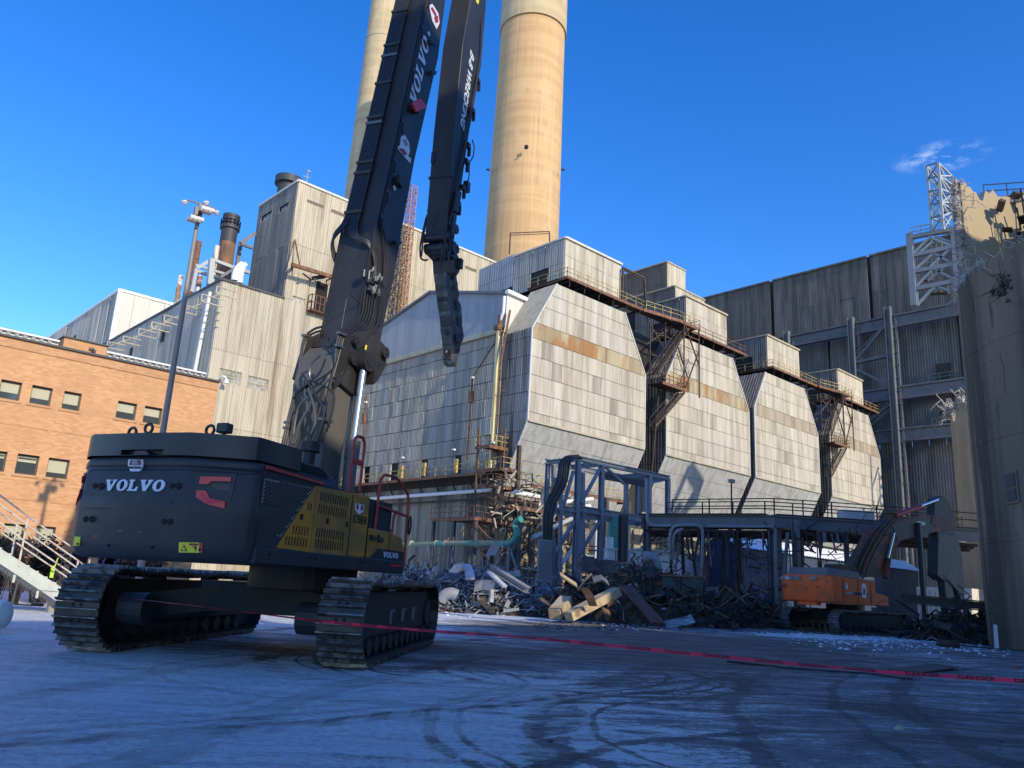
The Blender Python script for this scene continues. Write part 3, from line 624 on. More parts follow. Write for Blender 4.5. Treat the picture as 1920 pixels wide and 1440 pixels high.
for k, (a, b, c, d) in H.items():
    fr = basis((a, WY, c), (1, 0, 0), (0, 0, 1)); w, h = b-a, d-c
    if k.startswith('frost'):
        o = window(bo, fr, w, h, .10, pane='dirty_glass', t=.10, frame='tan_flashing', label='frosted window with a grid of panes')
        g = MB(fr)
        for i in range(1, 6): g.box((w*i/6, h/2, -.09), (.05, h, .05))
        g.box((w/2, h*.5, -.08), (w, .14, .07)); g.box((w/2, h*.0, -.05), (w*1.05, .14, .12)); g.build('glazing_bar', 'tan_flashing', o)
    elif k.startswith('lou'):
        l = MB(fr); l.box((w/2, h/2, -.15), (w, h, .04)); o = l.build('louvre', 'tan_flashing', bo)
        for i in range(6): g = MB(fr); g.box((w/2, h*(i+.5)/6, -.08), (w, h/13, .14), Matrix.Rotation(.5, 3, 'X')); g.build('slat', 'tan_flashing', o)
    elif k == 'win': window(bo, fr, w, h, .12, pane='dirty_glass', bars=2, t=.12, frame='tan_flashing')
    else:
        l = MB(fr); l.box((w*.62, h/2, -.12), (w*.62, h, .04)); l.build('open_doorway', 'black_interior', bo)
        l = MB(fr); l.box((w*.14, h/2, -.08), (w*.30, h, .08)); l.box((w*.97, h/2, -.05), (.2, h, .1)); l.build('door_leaf', 'tan_flashing', bo)
        railing(bo, [fr @ Vector((-.2, 0, .2)), fr @ Vector((-.2, 0, 1.2)), fr @ Vector((w+.2, 0, 1.2)), fr @ Vector((w+.2, 0, .2))], 'rusty_steel', h=2.2, sp=.7, r=.05, name='balcony_rail')
        l = MB(fr); l.box((w/2, 0, .7), (w+.5, .12, 1.1)); l.build('balcony_floor', 'rusty_steel', bo)
for (y0, y1, z0, z1) in hh: window(bo, basis((xb, WY+y1, z0), (0, -1, 0), (0, 0, 1)), y1-y0, z1-z0, .15, pane='blue_grey_cladding', bars=2, t=.14)
# hoist beam over the doorway
p = lambda px, py, out=2.2: Vector(at(px, py, 'y', WY-out))
m = MB(); m.bar(p(547, 496), p(626, 520), .35, .5); m.bar(p(547, 496), p(548, 503, .1), .3); m.bar(p(553, 449, .2), p(547, 496), .14); m.bar(p(553, 449, .2), p(562, 497), .14); m.build('hoist_beam', 'rusty_steel', bo)
m = MB(); m.bar(p(568, 513, 2.0), p(584, 525, .1), .16); m.bar(p(626, 520, 2), p(612, 526, .1), .16); m.bar(p(586, 522, 1.2), p(610, 518, 1.4), .5); m.build('hoist_trolley', 'black_steel', bo)
m = MB(); q = at(425, 711, 'y', WY-1.2); m.tube([at(413, 712, 'y', WY), at(414, 706, 'y', WY-.6), at(421, 705, 'y', WY-1), q], .09, 6, smooth=.3); m.tube([q, (q[0], q[1], q[2]-.5)], [.2, .32], 8); m.build('wall_lamp', 'white_metal', bo)

# brackets sticking out of the grey side wall
for i, (px, py) in enumerate(((655/3.273, 1082/3.273+320), (752/3.273, 1050/3.273+320), (848/3.273, 1005/3.273+320), (926/3.273, 965/3.273+320), (1004/3.273, 925/3.273+320), (1110/3.273, 862/3.273+320), (1234/3.273, 800/3.273+320), (1325/3.273, 752/3.273+320))):
    q = at(px, py, 'x', xa-2.6); m = MB()
    m.bar(q, (xa, q[1], q[2]), .14); m.bar((q[0], q[1], q[2]+.9), (xa, q[1], q[2]+.9), .12); m.bar(q, (q[0], q[1], q[2]+.9), .14); m.bar(q, (xa, q[1]+.3, q[2]+1.9), .10); m.build('wall_bracket', 'tan_flashing', bo)
for (px, py) in ((1000, 1015), (806, 1115), (456, 1036)):
    q = at(px/3.273, py/3.273+320, 'x', xa-.06); m = MB(); m.box(q, (.1, 1.2, 1.6)); m.build('vent_hole', 'black_interior', bo)
m = MB(); a, b = at(1290/3.273, 745/3.273+320, 'x', xa-.5), at(1195/3.273, 1235/3.273+320, 'x', xa-.5); m.tube([a, b], .22, 8); m.build('downpipe', 'white_metal', bo)

# ------------------------------------------------------------------ far white-ended building (left)
FY = 165.
fb = thing('far_grey_building', 'long grey ribbed building with a bright white end wall beyond the brick offices', 'building', (50, FY, 0))
fx = at(224.6, 544.6, 'y', FY)[0]; fz = at(224.6, 544.6, 'y', FY)[2]
clad(fb, (fx, FY, 0), (1, 0, 0), (0, -1, 0), [(0, 15), (30, 15), (30, fz), (0, fz)], steps(0, 30, 3.), [15, 30, fz-12.5, fz], 8, .12, 'white_cladding')
clad(fb, (fx, FY, 0), (0, 1, 0), (-1, 0, 0), [(0, 15), (90, 15), (90, fz), (0, fz)], steps(0, 90, 5.), [15, fz], 6, .12, 'grey_cladding')
m = MB(); m.box((fx+15.3, FY+45.3, fz/2-.2), (30, 90, fz-.2)); m.build('core', 'dark_seam', fb)
m = MB(); m.box((fx+15, FY, fz+.1), (30.3, .6, .5)); m.box((fx-.05, FY+45, fz+.1), (.6, 90, .5)); m.box((fx+.1, FY-.1, fz/2), (.9, .5, fz)); m.build('edge_flashing', 'white_metal', fb)

# ------------------------------------------------------------------ things on the low roof
st = thing('black_stack', 'stubby black and rust steel stack on the low roof left of the tower', 'stack', (42, 120, zl-4))
D = 125.; a = at(434, 410, 'y', D); b = at(428, 505, 'y', D); r = .5*(at(452, 440, 'y', D)[0]-at(415, 440, 'y', D)[0])*.80
c0 = Vector((a[0], D, a[2]))
zmid = at(432, 458, 'y', D)[2]
m = MB(); m.cyl((a[0], D, zmid), (a[0], D, a[2]), r, 28); m.build('upper_shaft', 'stack_black', st, smooth=True)
m = MB(); m.cyl((a[0], D, zl-5), (a[0], D, zmid), r*.99, 28); m.build('lower_shaft', 'stack_rust', st, smooth=True)
m = MB(); m.cyl((a[0], D, a[2]-2.1), (a[0], D, a[2]-1.6), r*1.22, 28); m.build('platform', 'stack_black', st)
railing(st, [(a[0]+r*1.18*math.cos(t), D+r*1.18*math.sin(t), a[2]-1.6) for t in np.linspace(0, 6.283, 17)], 'stack_black', h=1.1, sp=1.5, r=.05)
m = MB(); m.cyl((a[0], D, a[2]), (a[0], D, a[2]+.5), r*1.06, 28); m.build('rim', 'stack_black', st, smooth=True)
rf = thing('roof_pipe_frame', 'white steel pipe frame on the low roof beside the black stack', 'frame', (40, 112, zl))
def fbar(pts, w, D, mt='pale_steel', nm='frame_bar'):
    for (x0, y0), (x1, y1) in zip(pts[:-1], pts[1:]): m = MB(); m.bar(at(x0, y0, 'y', D), at(x1, y1, 'y', D), w); m.build(nm, mt, rf)
k = lambda x, y: (x/3.273, 320+y/3.273)
fbar([k(1300, 545), k(1285, 700)], .7, 105); fbar([k(1300, 545), k(1445, 600), k(1530, 625)], .45, 105); fbar([k(1300, 545), k(1205, 600), k(1175, 745)], .45, 108); fbar([k(1205, 615), k(1340, 660)], .4, 108)
fbar([k(1200, 580), k(1400, 640)], .35, 118); fbar([k(1475, 450), k(1455, 580)], .5, 108, 'mid_steel'); fbar([k(1475, 445), k(1565, 385)], .5, 106, 'mid_steel'); fbar([k(1480, 450), k(1552, 475)], .4, 106, 'mid_steel'); fbar([k(1350, 655), k(1500, 560)], .35, 104, 'mid_steel')
for (x0, y0, x1, y1, w, mt, lab) in ((1110, 645, 1100, 790, 28, 'peeling_white', 'short peeling white flue standing on the roof edge left of the lamp post'), (1228, 645, 1220, 720, 30, 'peeling_white', 'short peeling flue on the roof just right of the lamp post'),
                            (1334, 462, 1318, 640, 30, 'peeling_white', 'tall flaking white and rust flue against the black stack'), (1222, 435, 1180, 740, 32, 'rusty_steel', 'slim rust-red flue behind the lamp post')):
    D = 122; a, b = at(*k(x0, y0), 'y', D), at(*k(x1, y1), 'y', D); r = w/3.273/2/1489*np.linalg.norm(a)*.95
    m = MB(); m.cyl((a[0], D, zl-6), (a[0], D, a[2]), r, 14); m.build('roof_flue', mt, label=lab, cat='flue', group='flues on the low roof', smooth=True)
for i, (x0, y0, x1, y1) in enumerate(((1440, 675, 1487, 570), (1468, 690, 1508, 572))):
    D = 103.; a = Vector(at(*k(x0, y0), 'y', D)); c = Vector(at(*k(x1, y1), 'y', D)); md = Vector(at(*k(x0+2+i*6, (y0+y1)/2-28), 'y', D))
    pts = [a*(1-t)**2+md*2*t*(1-t)+c*t*t for t in np.linspace(0, 1, 9)]
    m = MB(); m.tube(pts, [.52*(1-.3*t) for t in np.linspace(0, 1, 9)], 12)
    m.build('curved_duct', 'white_metal', label=['left one of the two curved white ducts on the low roof', 'right one of the two curved white ducts beside the dark tower wall'][i], cat='duct', group='curved roof ducts', smooth=True)
q = at(540, 350, 'y', 104.); m = MB(); m.cyl((q[0], 104, zt-.5), (q[0], 104, q[2]+.2), 1.5, 20); m.cyl((q[0], 104, q[2]+.2), (q[0], 104, q[2]+1.3), 2.0, 20); m.build('roof_fan', 'stack_black', label='round black roof fan on the tower top', cat='roof vent', smooth=True)
q = at(574, 345, 'y', 96.); m = MB()
m.bar((q[0], 96, zt), (q[0], 96, zt+2.6), .12); m.bar((q[0]-.6, 96, zt+1.6), (q[0]+.5, 96, zt+1.7), .1); m.box((q[0]+.1, 96, zt+2.6), (.4, .3, .3)); m.box((q[0]-.9, 96, zt+.5), (1.2, .6, .5)); m.build('antenna_mast', 'grey_steel', label='small white antenna post on the tower roof corner', cat='antenna')

# ------------------------------------------------------------------ chimneys
def chimney(cx, cy, r0, r1, h, mt, label, rings, bandz=None):
    t = thing('chimney', label, 'chimney', (cx, cy, 0), group='tall concrete power plant chimneys')
    n = 64; m = MB(); R = lambda z: r0+(r1-r0)*z/h
    m.loft([[(cx+R(z)*math.cos(2*math.pi*i/n), cy+R(z)*math.sin(2*math.pi*i/n), z) for i in range(n)] for z in np.linspace(0, h, 12)]); m.build('shaft', mt, t, smooth=True)
    for z in rings: m = MB(); m.cyl((cx, cy, z), (cx, cy, z+.35), R(z)+.12, 64); m.build('ring', 'tan_flashing', t, smooth=True)
    if bandz:
        m = MB(); m.loft([[(cx+(R(z)+.35)*math.cos(2*math.pi*i/n), cy+(R(z)+.35)*math.sin(2*math.pi*i/n), z) for i in range(n)] for z in (bandz, h+.5)]); m.build('upper_sleeve', 'pale_chimney', t, smooth=True)
    return t, R
dep = 158.
b0, b1 = atd(903, 490, dep), atd(1052, 450, dep); t0, t1 = atd(941, 30, dep), atd(1062, 30, dep)
cx, cy = (b0+b1)[:2]/2; rb = np.linalg.norm((b1-b0)[:2])/2; zb = (b0[2]+b1[2])/2
q0, q1 = at(941, 34, 'y', cy), at(1062, 34, 'y', cy); rt = np.linalg.norm((q1-q0)[:2])/2*.80; zt2 = (q0[2]+q1[2])/2
hC = 170.; slope = (rb*.985-rb*.86)/90
zband = at(1000, 12, 'y', cy-rb*.8)[2]
c1, R1 = chimney(cx, cy, rb*1.03, rb*.80, hC, 'concrete_chimney', 'near tan concrete chimney with a small dark opening, right of the raised arm', [], zband)
q = at(986, 276, 'y', cy-rb*.78); m = MB(); m.box((q[0], q[1]-.15, q[2]), (.6, .5, .6)); m.box((q[0]-.35, q[1]-.3, q[2]-.5), (.5, .3, .25)); m.build('opening', 'black_interior', c1)
for px in (915.5, 1056): q = atd(px, 318, 158); m = MB(); m.box((q[0], q[1], q[2]), (.6, .6, .2)); m.bar(q, (q[0], q[1], q[2]+.5), .1); m.build('bracket', 'dark_steel', c1)
m = MB(); q = [at(955, 476, 'y', 92), at(957, 437, 'y', 92), at(1030, 434, 'y', 92), at(1031, 458, 'y', 92)]
for a, b in zip(q[:-1], q[1:]): m.bar(a, b, .16)
m.bar(at(957, 441, 'y', 92), at(1030, 438, 'y', 92), .12); m.build('pipe_goalpost', 'dark_rusty_steel', label='thin dark pipe frame on the roof in front of the near chimney', cat='pipe frame')
dep = 232.
b0 = atd(640, 372, dep); rb2 = 6.6; lw = np.array([-RT[0], -RT[1]]); lw = lw/np.linalg.norm(lw); tp = atd(691, 0, dep)
c2x, c2y = b0[:2]-lw*rb2
tr = np.linalg.norm((atd(757, 0, dep)-tp)[:2])/2
k2 = thing
c2, R2 = chimney(c2x+.4, c2y, rb2*1.22, rb2*.66, 190, 'pale_chimney', 'far pale concrete chimney showing left of the long boom', [zz for zz in (at(694, 40, 'y', c2y-6)[2], at(668, 200, 'y', c2y-6)[2])])
# ------------------------------------------------------------------ precipitator casing building (side X=55, Y 61..88)
EX = 55.; EY = 56.8
eb = thing('grey_casing_building', 'grey sheet-clad casing building with slanting roof, left of the first hopper house', 'building', (EX, 61, 0))
Y0, Y1 = 61., 89.5
zs_ = [13.0, 15.2, 17., 19., 21.05, 22.95, 24.95, 26.95, 28.15]
dh = []
for (xa_, xb_) in ((686, 696), (736, 748), (792, 803.5), (854, 866)):
    a, b = at(xa_, 870, 'x', EX), at(xb_, 870, 'x', EX); dh.append((min(a[1], b[1])-Y0, max(a[1], b[1])-Y0, 13.0, 15.15))
clad(eb, (EX, Y0, 0), (0, 1, 0), (-1, 0, 0), [(0, 13), (Y1-Y0, 13), (Y1-Y0, 28.15), (0, 28.15)], steps(0, Y1-Y0, 1.10), zs_, 4, .11, 'grey_cladding', holes=dh, gap=.07, ug=.045, jit=.05)
gp = [(0, 28.75), (28.5, 28.75), (28.5, 33.1), (75.37-Y0, 36.3), (0, 32.75)]
clad(eb, (EX+.35, Y0, 0), (0, 1, 0), (-1, 0, 0), gp, steps(0, 28.5, 1.9), [28.75, 37], 8, .05, 'blue_grey_cladding', gap=.012)
clad(eb, (EX, Y0, 0), (1, 0, 0), (0, -1, 0), [(0, 28.0), (26, 28.0), (26, 31.6), (0, 32.7)], steps(0, 26, 1.3), [28.0, 33], 4, .05, 'white_cladding', gap=.012)
# lower wall: long sheets, streaked
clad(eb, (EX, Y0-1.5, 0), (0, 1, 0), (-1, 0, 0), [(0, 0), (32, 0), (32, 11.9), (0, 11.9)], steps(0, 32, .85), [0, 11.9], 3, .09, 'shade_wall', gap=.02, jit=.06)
m = MB(); m.box((EX-.02, (Y0+Y1)/2, 28.45), (.9, Y1-Y0, .55)); m.build('tan_band', 'tan_flashing', eb, bevel=.03)
m = MB(); P = [(Y0, 32.75), (75.37, 36.3), (89.5, 33.0)]
for a, b in zip(P[:-1], P[1:]): m.bar((EX+.2, a[0], a[1]+.08), (EX+.2, b[0], b[1]+.08), .5, .28)
m.build('verge', 'mid_steel', eb)
m = MB(); m.bar((EX-.2, Y0-.15, 32.85), (EX+26, Y0-.15, 31.75), .5, .45); m.build('eaves_gutter', 'white_metal', eb)
m = MB(); m.prism([(Y0+.4, 0), (Y1, 0), (Y1, 32.6), (75.37, 36.1), (Y0+.4, 32.5)], 'x', EX+.5, EX+26); m.build('core', 'dark_seam', eb)
m = MB(); m.box((EX+.30, (Y0+Y1)/2, 20.4), (.1, Y1-Y0, 15)); m.build('backing', 'dark_seam', eb)
for a, b, c, d in dh:
    m = MB(); m.box((EX+.24, Y0+(a+b)/2, (c+d)/2), (.06, b-a, d-c)); m.build('doorway', 'black_interior', eb)
m = MB(); t = at(945, 612, 'x', EX-.5); m.tube([(EX-.45, Y0-.1, 32.2), (EX-.45, Y0-.1, 30.4), (EX-.45, Y0+.35, 29.6), (EX-.45, Y0+.35, 28.9)], .17, 8, smooth=.3); m.build('rain_pipe', 'white_metal', eb)
m = MB(); m.bar((EX-.05, Y0-.7, 30.6), (EX-.95, Y0-.7, 24.6), .24, .10, up=(0, 1, 0)); m.bar((EX-.95, Y0-.7, 24.7), (EX-.95, Y0-.7, 17.5), .15, .10); m.bar((EX, Y0-.7, 21.5), (EX-.95, Y0-.7, 21.5), .08); m.build('corner_strut', 'rusty_steel', eb)  # strut shaped to cast a broad diagonal shadow down the side wall
m = MB(); m.box((EX-.62, Y0+.35, 28.6), (.9, .7, .5)); m.build('hopper_head', 'rusty_steel', eb)
m = MB(); m.box((EX-.62, Y0+.35, 20.7), (.26, .34, 15.6)); m.build('yellow_downpipe', 'yellow_pipe', eb)
for (pts, w) in (([(938, 590), (936, 630)], .35), ([(935, 632), (887, 706)], .1), ([(886, 707), (884, 735)], .12), ([(884, 735), (876, 862)], .13), ([(883, 733), (883, 755)], .42),
                 ([(680, 741), (686, 752)], .1), ([(686, 752), (682, 820)], .12), ([(683, 775), (683, 793)], .36)):
    m = MB(); m.bar(at(*pts[0], 'x', EX-.5), at(*pts[1], 'x', EX-.5), w); m.build('conduit', 'rusty_steel', eb)
for (px, py) in ((886, 708), (686, 754), (755, 858), (851, 843), (925, 830)):
    q = at(px, py, 'x', EX-.7); m = MB(); m.box((q[0], q[1], q[2]), (.3, .32, .18)); m.build('flood_light', 'white_metal', eb)

# ------------------------------------------------------------------ the four hopper houses
def hopper_house(X0, X1, label, first=False, ytop=85.):
    t = thing('hopper_house', label, 'building', (X0, EY, 0), group='pale clad hopper houses in a row')
    L = X1-X0; rows = [18.0, 18.95, 21.03, 22.9, 24.88, 26.86, 28.6, 30.65, 32.3, 33.85]
    tl, tr = 3.45, L-4.1
    poly = [(0, 18.0), (L, 18.0), (L, 27.0), (tr, 33.85), (tl, 33.85), (0, 27.9)]
    clad(t, (X0, EY, 0), (1, 0, 0), (0, -1, 0), poly, steps(0, L, 1.62), rows, 6, .045, 'pale_cladding', gap=.05, ug=.012, jit=.008,
         rowmat=lambda r, c: ('stained_cladding' if X0 < 90 else 'tan_band_sheet') if r == 5 else ('patched_sheet' if random.random() < .09 else 'pale_cladding'))
    # hopper slope, falling back under the face
    V = Vector((0, .5, -1)).normalized(); s = 5.2
    clad(t, (X0, EY, 18.0), (1, 0, 0), (0, -1, -.5), [(0, 0), (L, 0), (L, -s*1.6), (0, -s*1.6)], steps(0, L, 1.62), [-s*1.6, -6.3, -4.2, -2.1, 0], 6, .04, 'lower_cladding', V=(0, -.5, 1), gap=.035, ug=.012, jit=.008)
    # side faces (towards the left)
    pr = [(0, 18.0), (0, 27.9), (26, 27.9), (26, 10.5), (3.75, 10.5)]
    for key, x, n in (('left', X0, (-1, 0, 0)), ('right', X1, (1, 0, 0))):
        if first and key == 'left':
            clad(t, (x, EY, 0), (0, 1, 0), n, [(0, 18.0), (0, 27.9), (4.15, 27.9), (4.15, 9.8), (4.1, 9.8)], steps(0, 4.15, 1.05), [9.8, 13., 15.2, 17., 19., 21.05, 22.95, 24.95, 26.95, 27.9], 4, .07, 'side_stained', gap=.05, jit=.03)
        else: clad(t, (x, EY, 0), (0, 1, 0), n, pr, steps(0, 26, 2.1), [10.5, 13., 15.2, 17., 19., 21.05, 22.95, 24.95, 26.95, 27.9], 5, .06, 'shaded_cladding', gap=.05, jit=.02)
    # chamfers at the head
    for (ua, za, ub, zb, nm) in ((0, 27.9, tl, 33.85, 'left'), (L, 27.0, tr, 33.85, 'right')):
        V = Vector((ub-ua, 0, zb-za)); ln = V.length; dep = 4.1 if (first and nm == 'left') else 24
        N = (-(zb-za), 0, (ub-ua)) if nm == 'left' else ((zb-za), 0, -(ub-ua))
        clad(t, (X0+ua, EY, za), (0, 1, 0), N, [(0, 0), (dep, 0), (dep, ln), (0, ln)], steps(0, dep, 2.1), [0, ln/2, ln], 5, .05, 'tan_flashing' if first else 'shaded_side_cladding', V=V, gap=.02)
    m = MB(); m.prism([(X0+.12, 18), (X1-.12, 18), (X1-.12, 26.9), (X0+tr-.1, 33.7), (X0+tl+.1, 33.7), (X0+.12, 27.8)], 'y', EY+.12, ytop); m.build('core', 'dark_seam', t)
    m = MB(); m.prism([(EY+.12, 18), (ytop, 18), (ytop, 9.8), (EY+4.2, 9.8)], 'x', X0+.12, X1-.12); m.build('hopper_core', 'dark_seam', t)
    for a, b in (((0, 18.), (0, 27.9)), ((0, 27.9), (tl, 33.85)), ((L, 18.), (L, 27.)), ((L, 27.), (tr, 33.85))): m = MB(); m.bar((X0+a[0], EY-.03, a[1]), (X0+b[0], EY-.03, b[1]), .16, .14); m.build('corner_trim', 'flashing', t)
    m = MB(); m.bar((X0, EY-.05, 18.0), (X1, EY-.05, 18.0), .22, .20); m.build('waist_trim', 'tan_flashing', t)
    for X_ in (X0, X1): m = MB(); m.bar((X_, EY, 18), (X_, EY+4.1, 9.8), .14); m.build('slope_trim', 'flashing', t)
    return t
mat('patched_sheet', (.37, .34, .27), .65, layers=[((.25, .22, .16), 1.6, ST, .40, .6, .85)], rnd=.08)
mat('tan_band_sheet', (.36, .31, .225), .7, layers=[((.24, .20, .14), .9, ST, .40, .6, .85)], rnd=.05)
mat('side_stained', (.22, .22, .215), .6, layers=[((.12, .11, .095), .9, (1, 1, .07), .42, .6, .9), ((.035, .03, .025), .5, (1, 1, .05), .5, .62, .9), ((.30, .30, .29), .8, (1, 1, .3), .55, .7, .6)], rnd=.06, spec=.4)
HB = [(55.0, 74.3, 'nearest pale hopper house, broad rust stains across its face'), (78.6, 97.9, 'second pale hopper house from the left, a dark lattice shadow on its lower slope'),
      (99.4, 118.5, 'third pale hopper house from the left, plain tan band, standing close against the second'), (122.6, 141.7, 'farthest hopper house, ladder-like shadows down its right edge')]
BX = [(62.9, 73.3), (87.5, 97.8), (109.4, 119.7), (133.7, 143.9)]
HT = []
for i, (a, b, l) in enumerate(HB): HT.append(hopper_house(a, b, l, i == 0))
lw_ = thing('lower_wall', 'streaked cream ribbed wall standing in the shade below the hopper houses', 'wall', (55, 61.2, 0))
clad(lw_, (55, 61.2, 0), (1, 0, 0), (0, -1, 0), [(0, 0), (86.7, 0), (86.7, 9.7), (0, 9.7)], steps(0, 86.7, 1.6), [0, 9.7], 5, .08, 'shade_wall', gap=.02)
# penthouse boxes on top with their walkway
PHL = ['pale box housing on top of the nearest hopper house, largest in view', 'pale box housing on top of the second hopper house', 'pale box housing on top of the third hopper house', 'small pale box housing on the farthest hopper house']
WKL = ['rusty walkway under the box of the nearest hopper house', 'rusty walkway under the box of the second hopper house', 'rusty walkway under the box of the third hopper house', 'rusty walkway under the box of the farthest hopper house']
for i, (bx0, bx1) in enumerate(BX):
    X0, X1 = bx0*58/60, bx1*58/60; ph = thing('roof_housing', PHL[i], 'housing', (X0, 58, 35.4), group='box housings on the hopper houses')
    zb, zt_ = 35.4, 40.42
    clad(ph, (X0, 58, 0), (1, 0, 0), (0, -1, 0), [(0, zb), (X1-X0, zb), (X1-X0, zt_), (0, zt_)], steps(0, X1-X0, 1.7), [zb, 36.6, 38.4, zt_], 6, .04, 'pale_cladding', gap=.03)
    dl = 5.6 if i else 4.4
    poly = [(0, zb), (2.6, zb), (2.6, 37.4), (8.6, 37.4), (8.6, zt_+.3), (0, zt_)] 
    clad(ph, (X0, 58, 0), (0, 1, 0), (-1, 0, 0), [(0, zb), (8.5, zb), (8.5, zt_), (0, zt_)], steps(0, 8.5, 1.05), [zb, 37.5, zt_], 3, .05, 'grey_cladding' if i == 0 else 'shaded_side_cladding', gap=.04, holes=[(2.5, 5.3, zb, 37.5)])
    if i == 0:
        clad(ph, (X0-.0, 66.5, 0), (0, 1, 0), (-1, 0, 0), [(0, 36.7), (6.5, 36.2), (6.5, 40.5), (0, 40.9)], steps(0, 6.5, 2.1), [36., 38.2, 41], 5, .05, 'blue_grey_cladding', gap=.03)
        m = MB(); m.box((X0+.5, 69.8, 38.6), (.6, 6.4, 3.6)); m.build('rear_core', 'dark_seam', ph)
        for y in (66.6, 70, 72.6): m = MB(); m.bar((X0+.3, y, 30), (X0+.3, y, 37), .4); m.build('leg', 'dark_steel', ph)
        m = MB(); m.bar((X0+.3, 66.6, 31.5), (X0+.3, 72.6, 36.5), .25); m.bar((X0+.3, 66.6, 36.3), (X0+.3, 72.6, 31.5), .25); m.build('cross_brace', 'dark_steel', ph)
    m = MB(); m.box(((X0+X1)/2, 64.5, (zb+zt_)/2-.1), (X1-X0-.3, 12.6, zt_-zb-.2)); m.build('core', 'dark_seam', ph)
    m = MB(); m.bar((X0-.05, 57.9, zt_+.1), (X1, 57.9, zt_+.1), .3, .25); m.bar((X0-.05, 57.9, zt_+.1), (X0-.05, 66.5, zt_+.1), .3, .2); m.build('roof_flashing', 'flashing' if i == 0 else 'tan_flashing', ph)
    m = MB()
    for x in steps(X0+.5, X1-.5, 3.2): m.bar((x, 60.5, 33.5), (x, 60.5, 35.4), .35)
    m.build('leg', 'dark_steel', ph)
    wk = thing('roof_walkway', WKL[i], 'walkway', (X0, 57, 35), group='rusty walkways under the box housings')
    wx0, wx1 = X0-.9, X1+3.0
    m = MB(); m.box(((wx0+wx1)/2, 57.3, 35.12), (wx1-wx0, 1.4, .10)); m.box((X0-.55, 60.3, 35.12), (1.1, 5., .10)); m.build('deck', 'dark_rusty_steel', wk)
    m = MB(); m.bar((wx0, 56.6, 35.05), (wx1, 56.6, 35.05), .10, .34); m.bar((wx0-.05, 56.6, 35.05), (wx0-.05, 62.8, 35.05), .10, .34); m.build('edge_beam', 'rusty_steel', wk)
    for x in steps(wx0+.6, wx1-.8, 2.7):
        m = MB(); m.bar((x, 56.6, 34.85), (x, 59.5, 34.85), .16, .2); m.bar((x, 56.85, 34.8), (x, 56.85, 34.1), .09); m.build('deck_bracket', 'black_steel', wk)
    railing(wk, [(wx0, 62.8, 35.2), (wx0, 56.65, 35.2), (wx1, 56.65, 35.2), (wx1, 57.9, 35.2)], 'yellow_rail' if i != 1 else 'rusty_steel', sp=1.75, r=.026)
# low dark gap closers between house heads and boxes
# ------------------------------------------------------------------ stair towers between houses
def stair(parent, a, b, w, mt, side=(0, 1, 0), n=None, name='stair_flight', rail=True):
    a, b, sd = Vector(a), Vector(b), Vector(side); n = n or max(4, int(abs(b.z-a.z)/.22)); m = MB()
    for k in (0, w): m.bar(a+sd*k, b+sd*k, .07, .28)
    m.build('stringer', mt, parent); m = MB()
    for i in range(n): q = a+(b-a)*(i+.5)/n+sd*w/2; m.box(q, (abs((b-a).x)/n*.9 or w, w if sd.y else abs((b-a).y)/n*.9, .05))
    o = m.build(name, mt, parent)
    if rail:
        m = MB()
        for k in (0, w):
            for h in (.55, 1.05): m.bar(a+sd*k+Vector((0, 0, h)), b+sd*k+Vector((0, 0, h)), .05)
            for i in range(5): q = a+(b-a)*i/4+sd*k; m.bar(q, q+Vector((0, 0, 1.05)), .05)
        m.build('stair_rail', mt, parent)
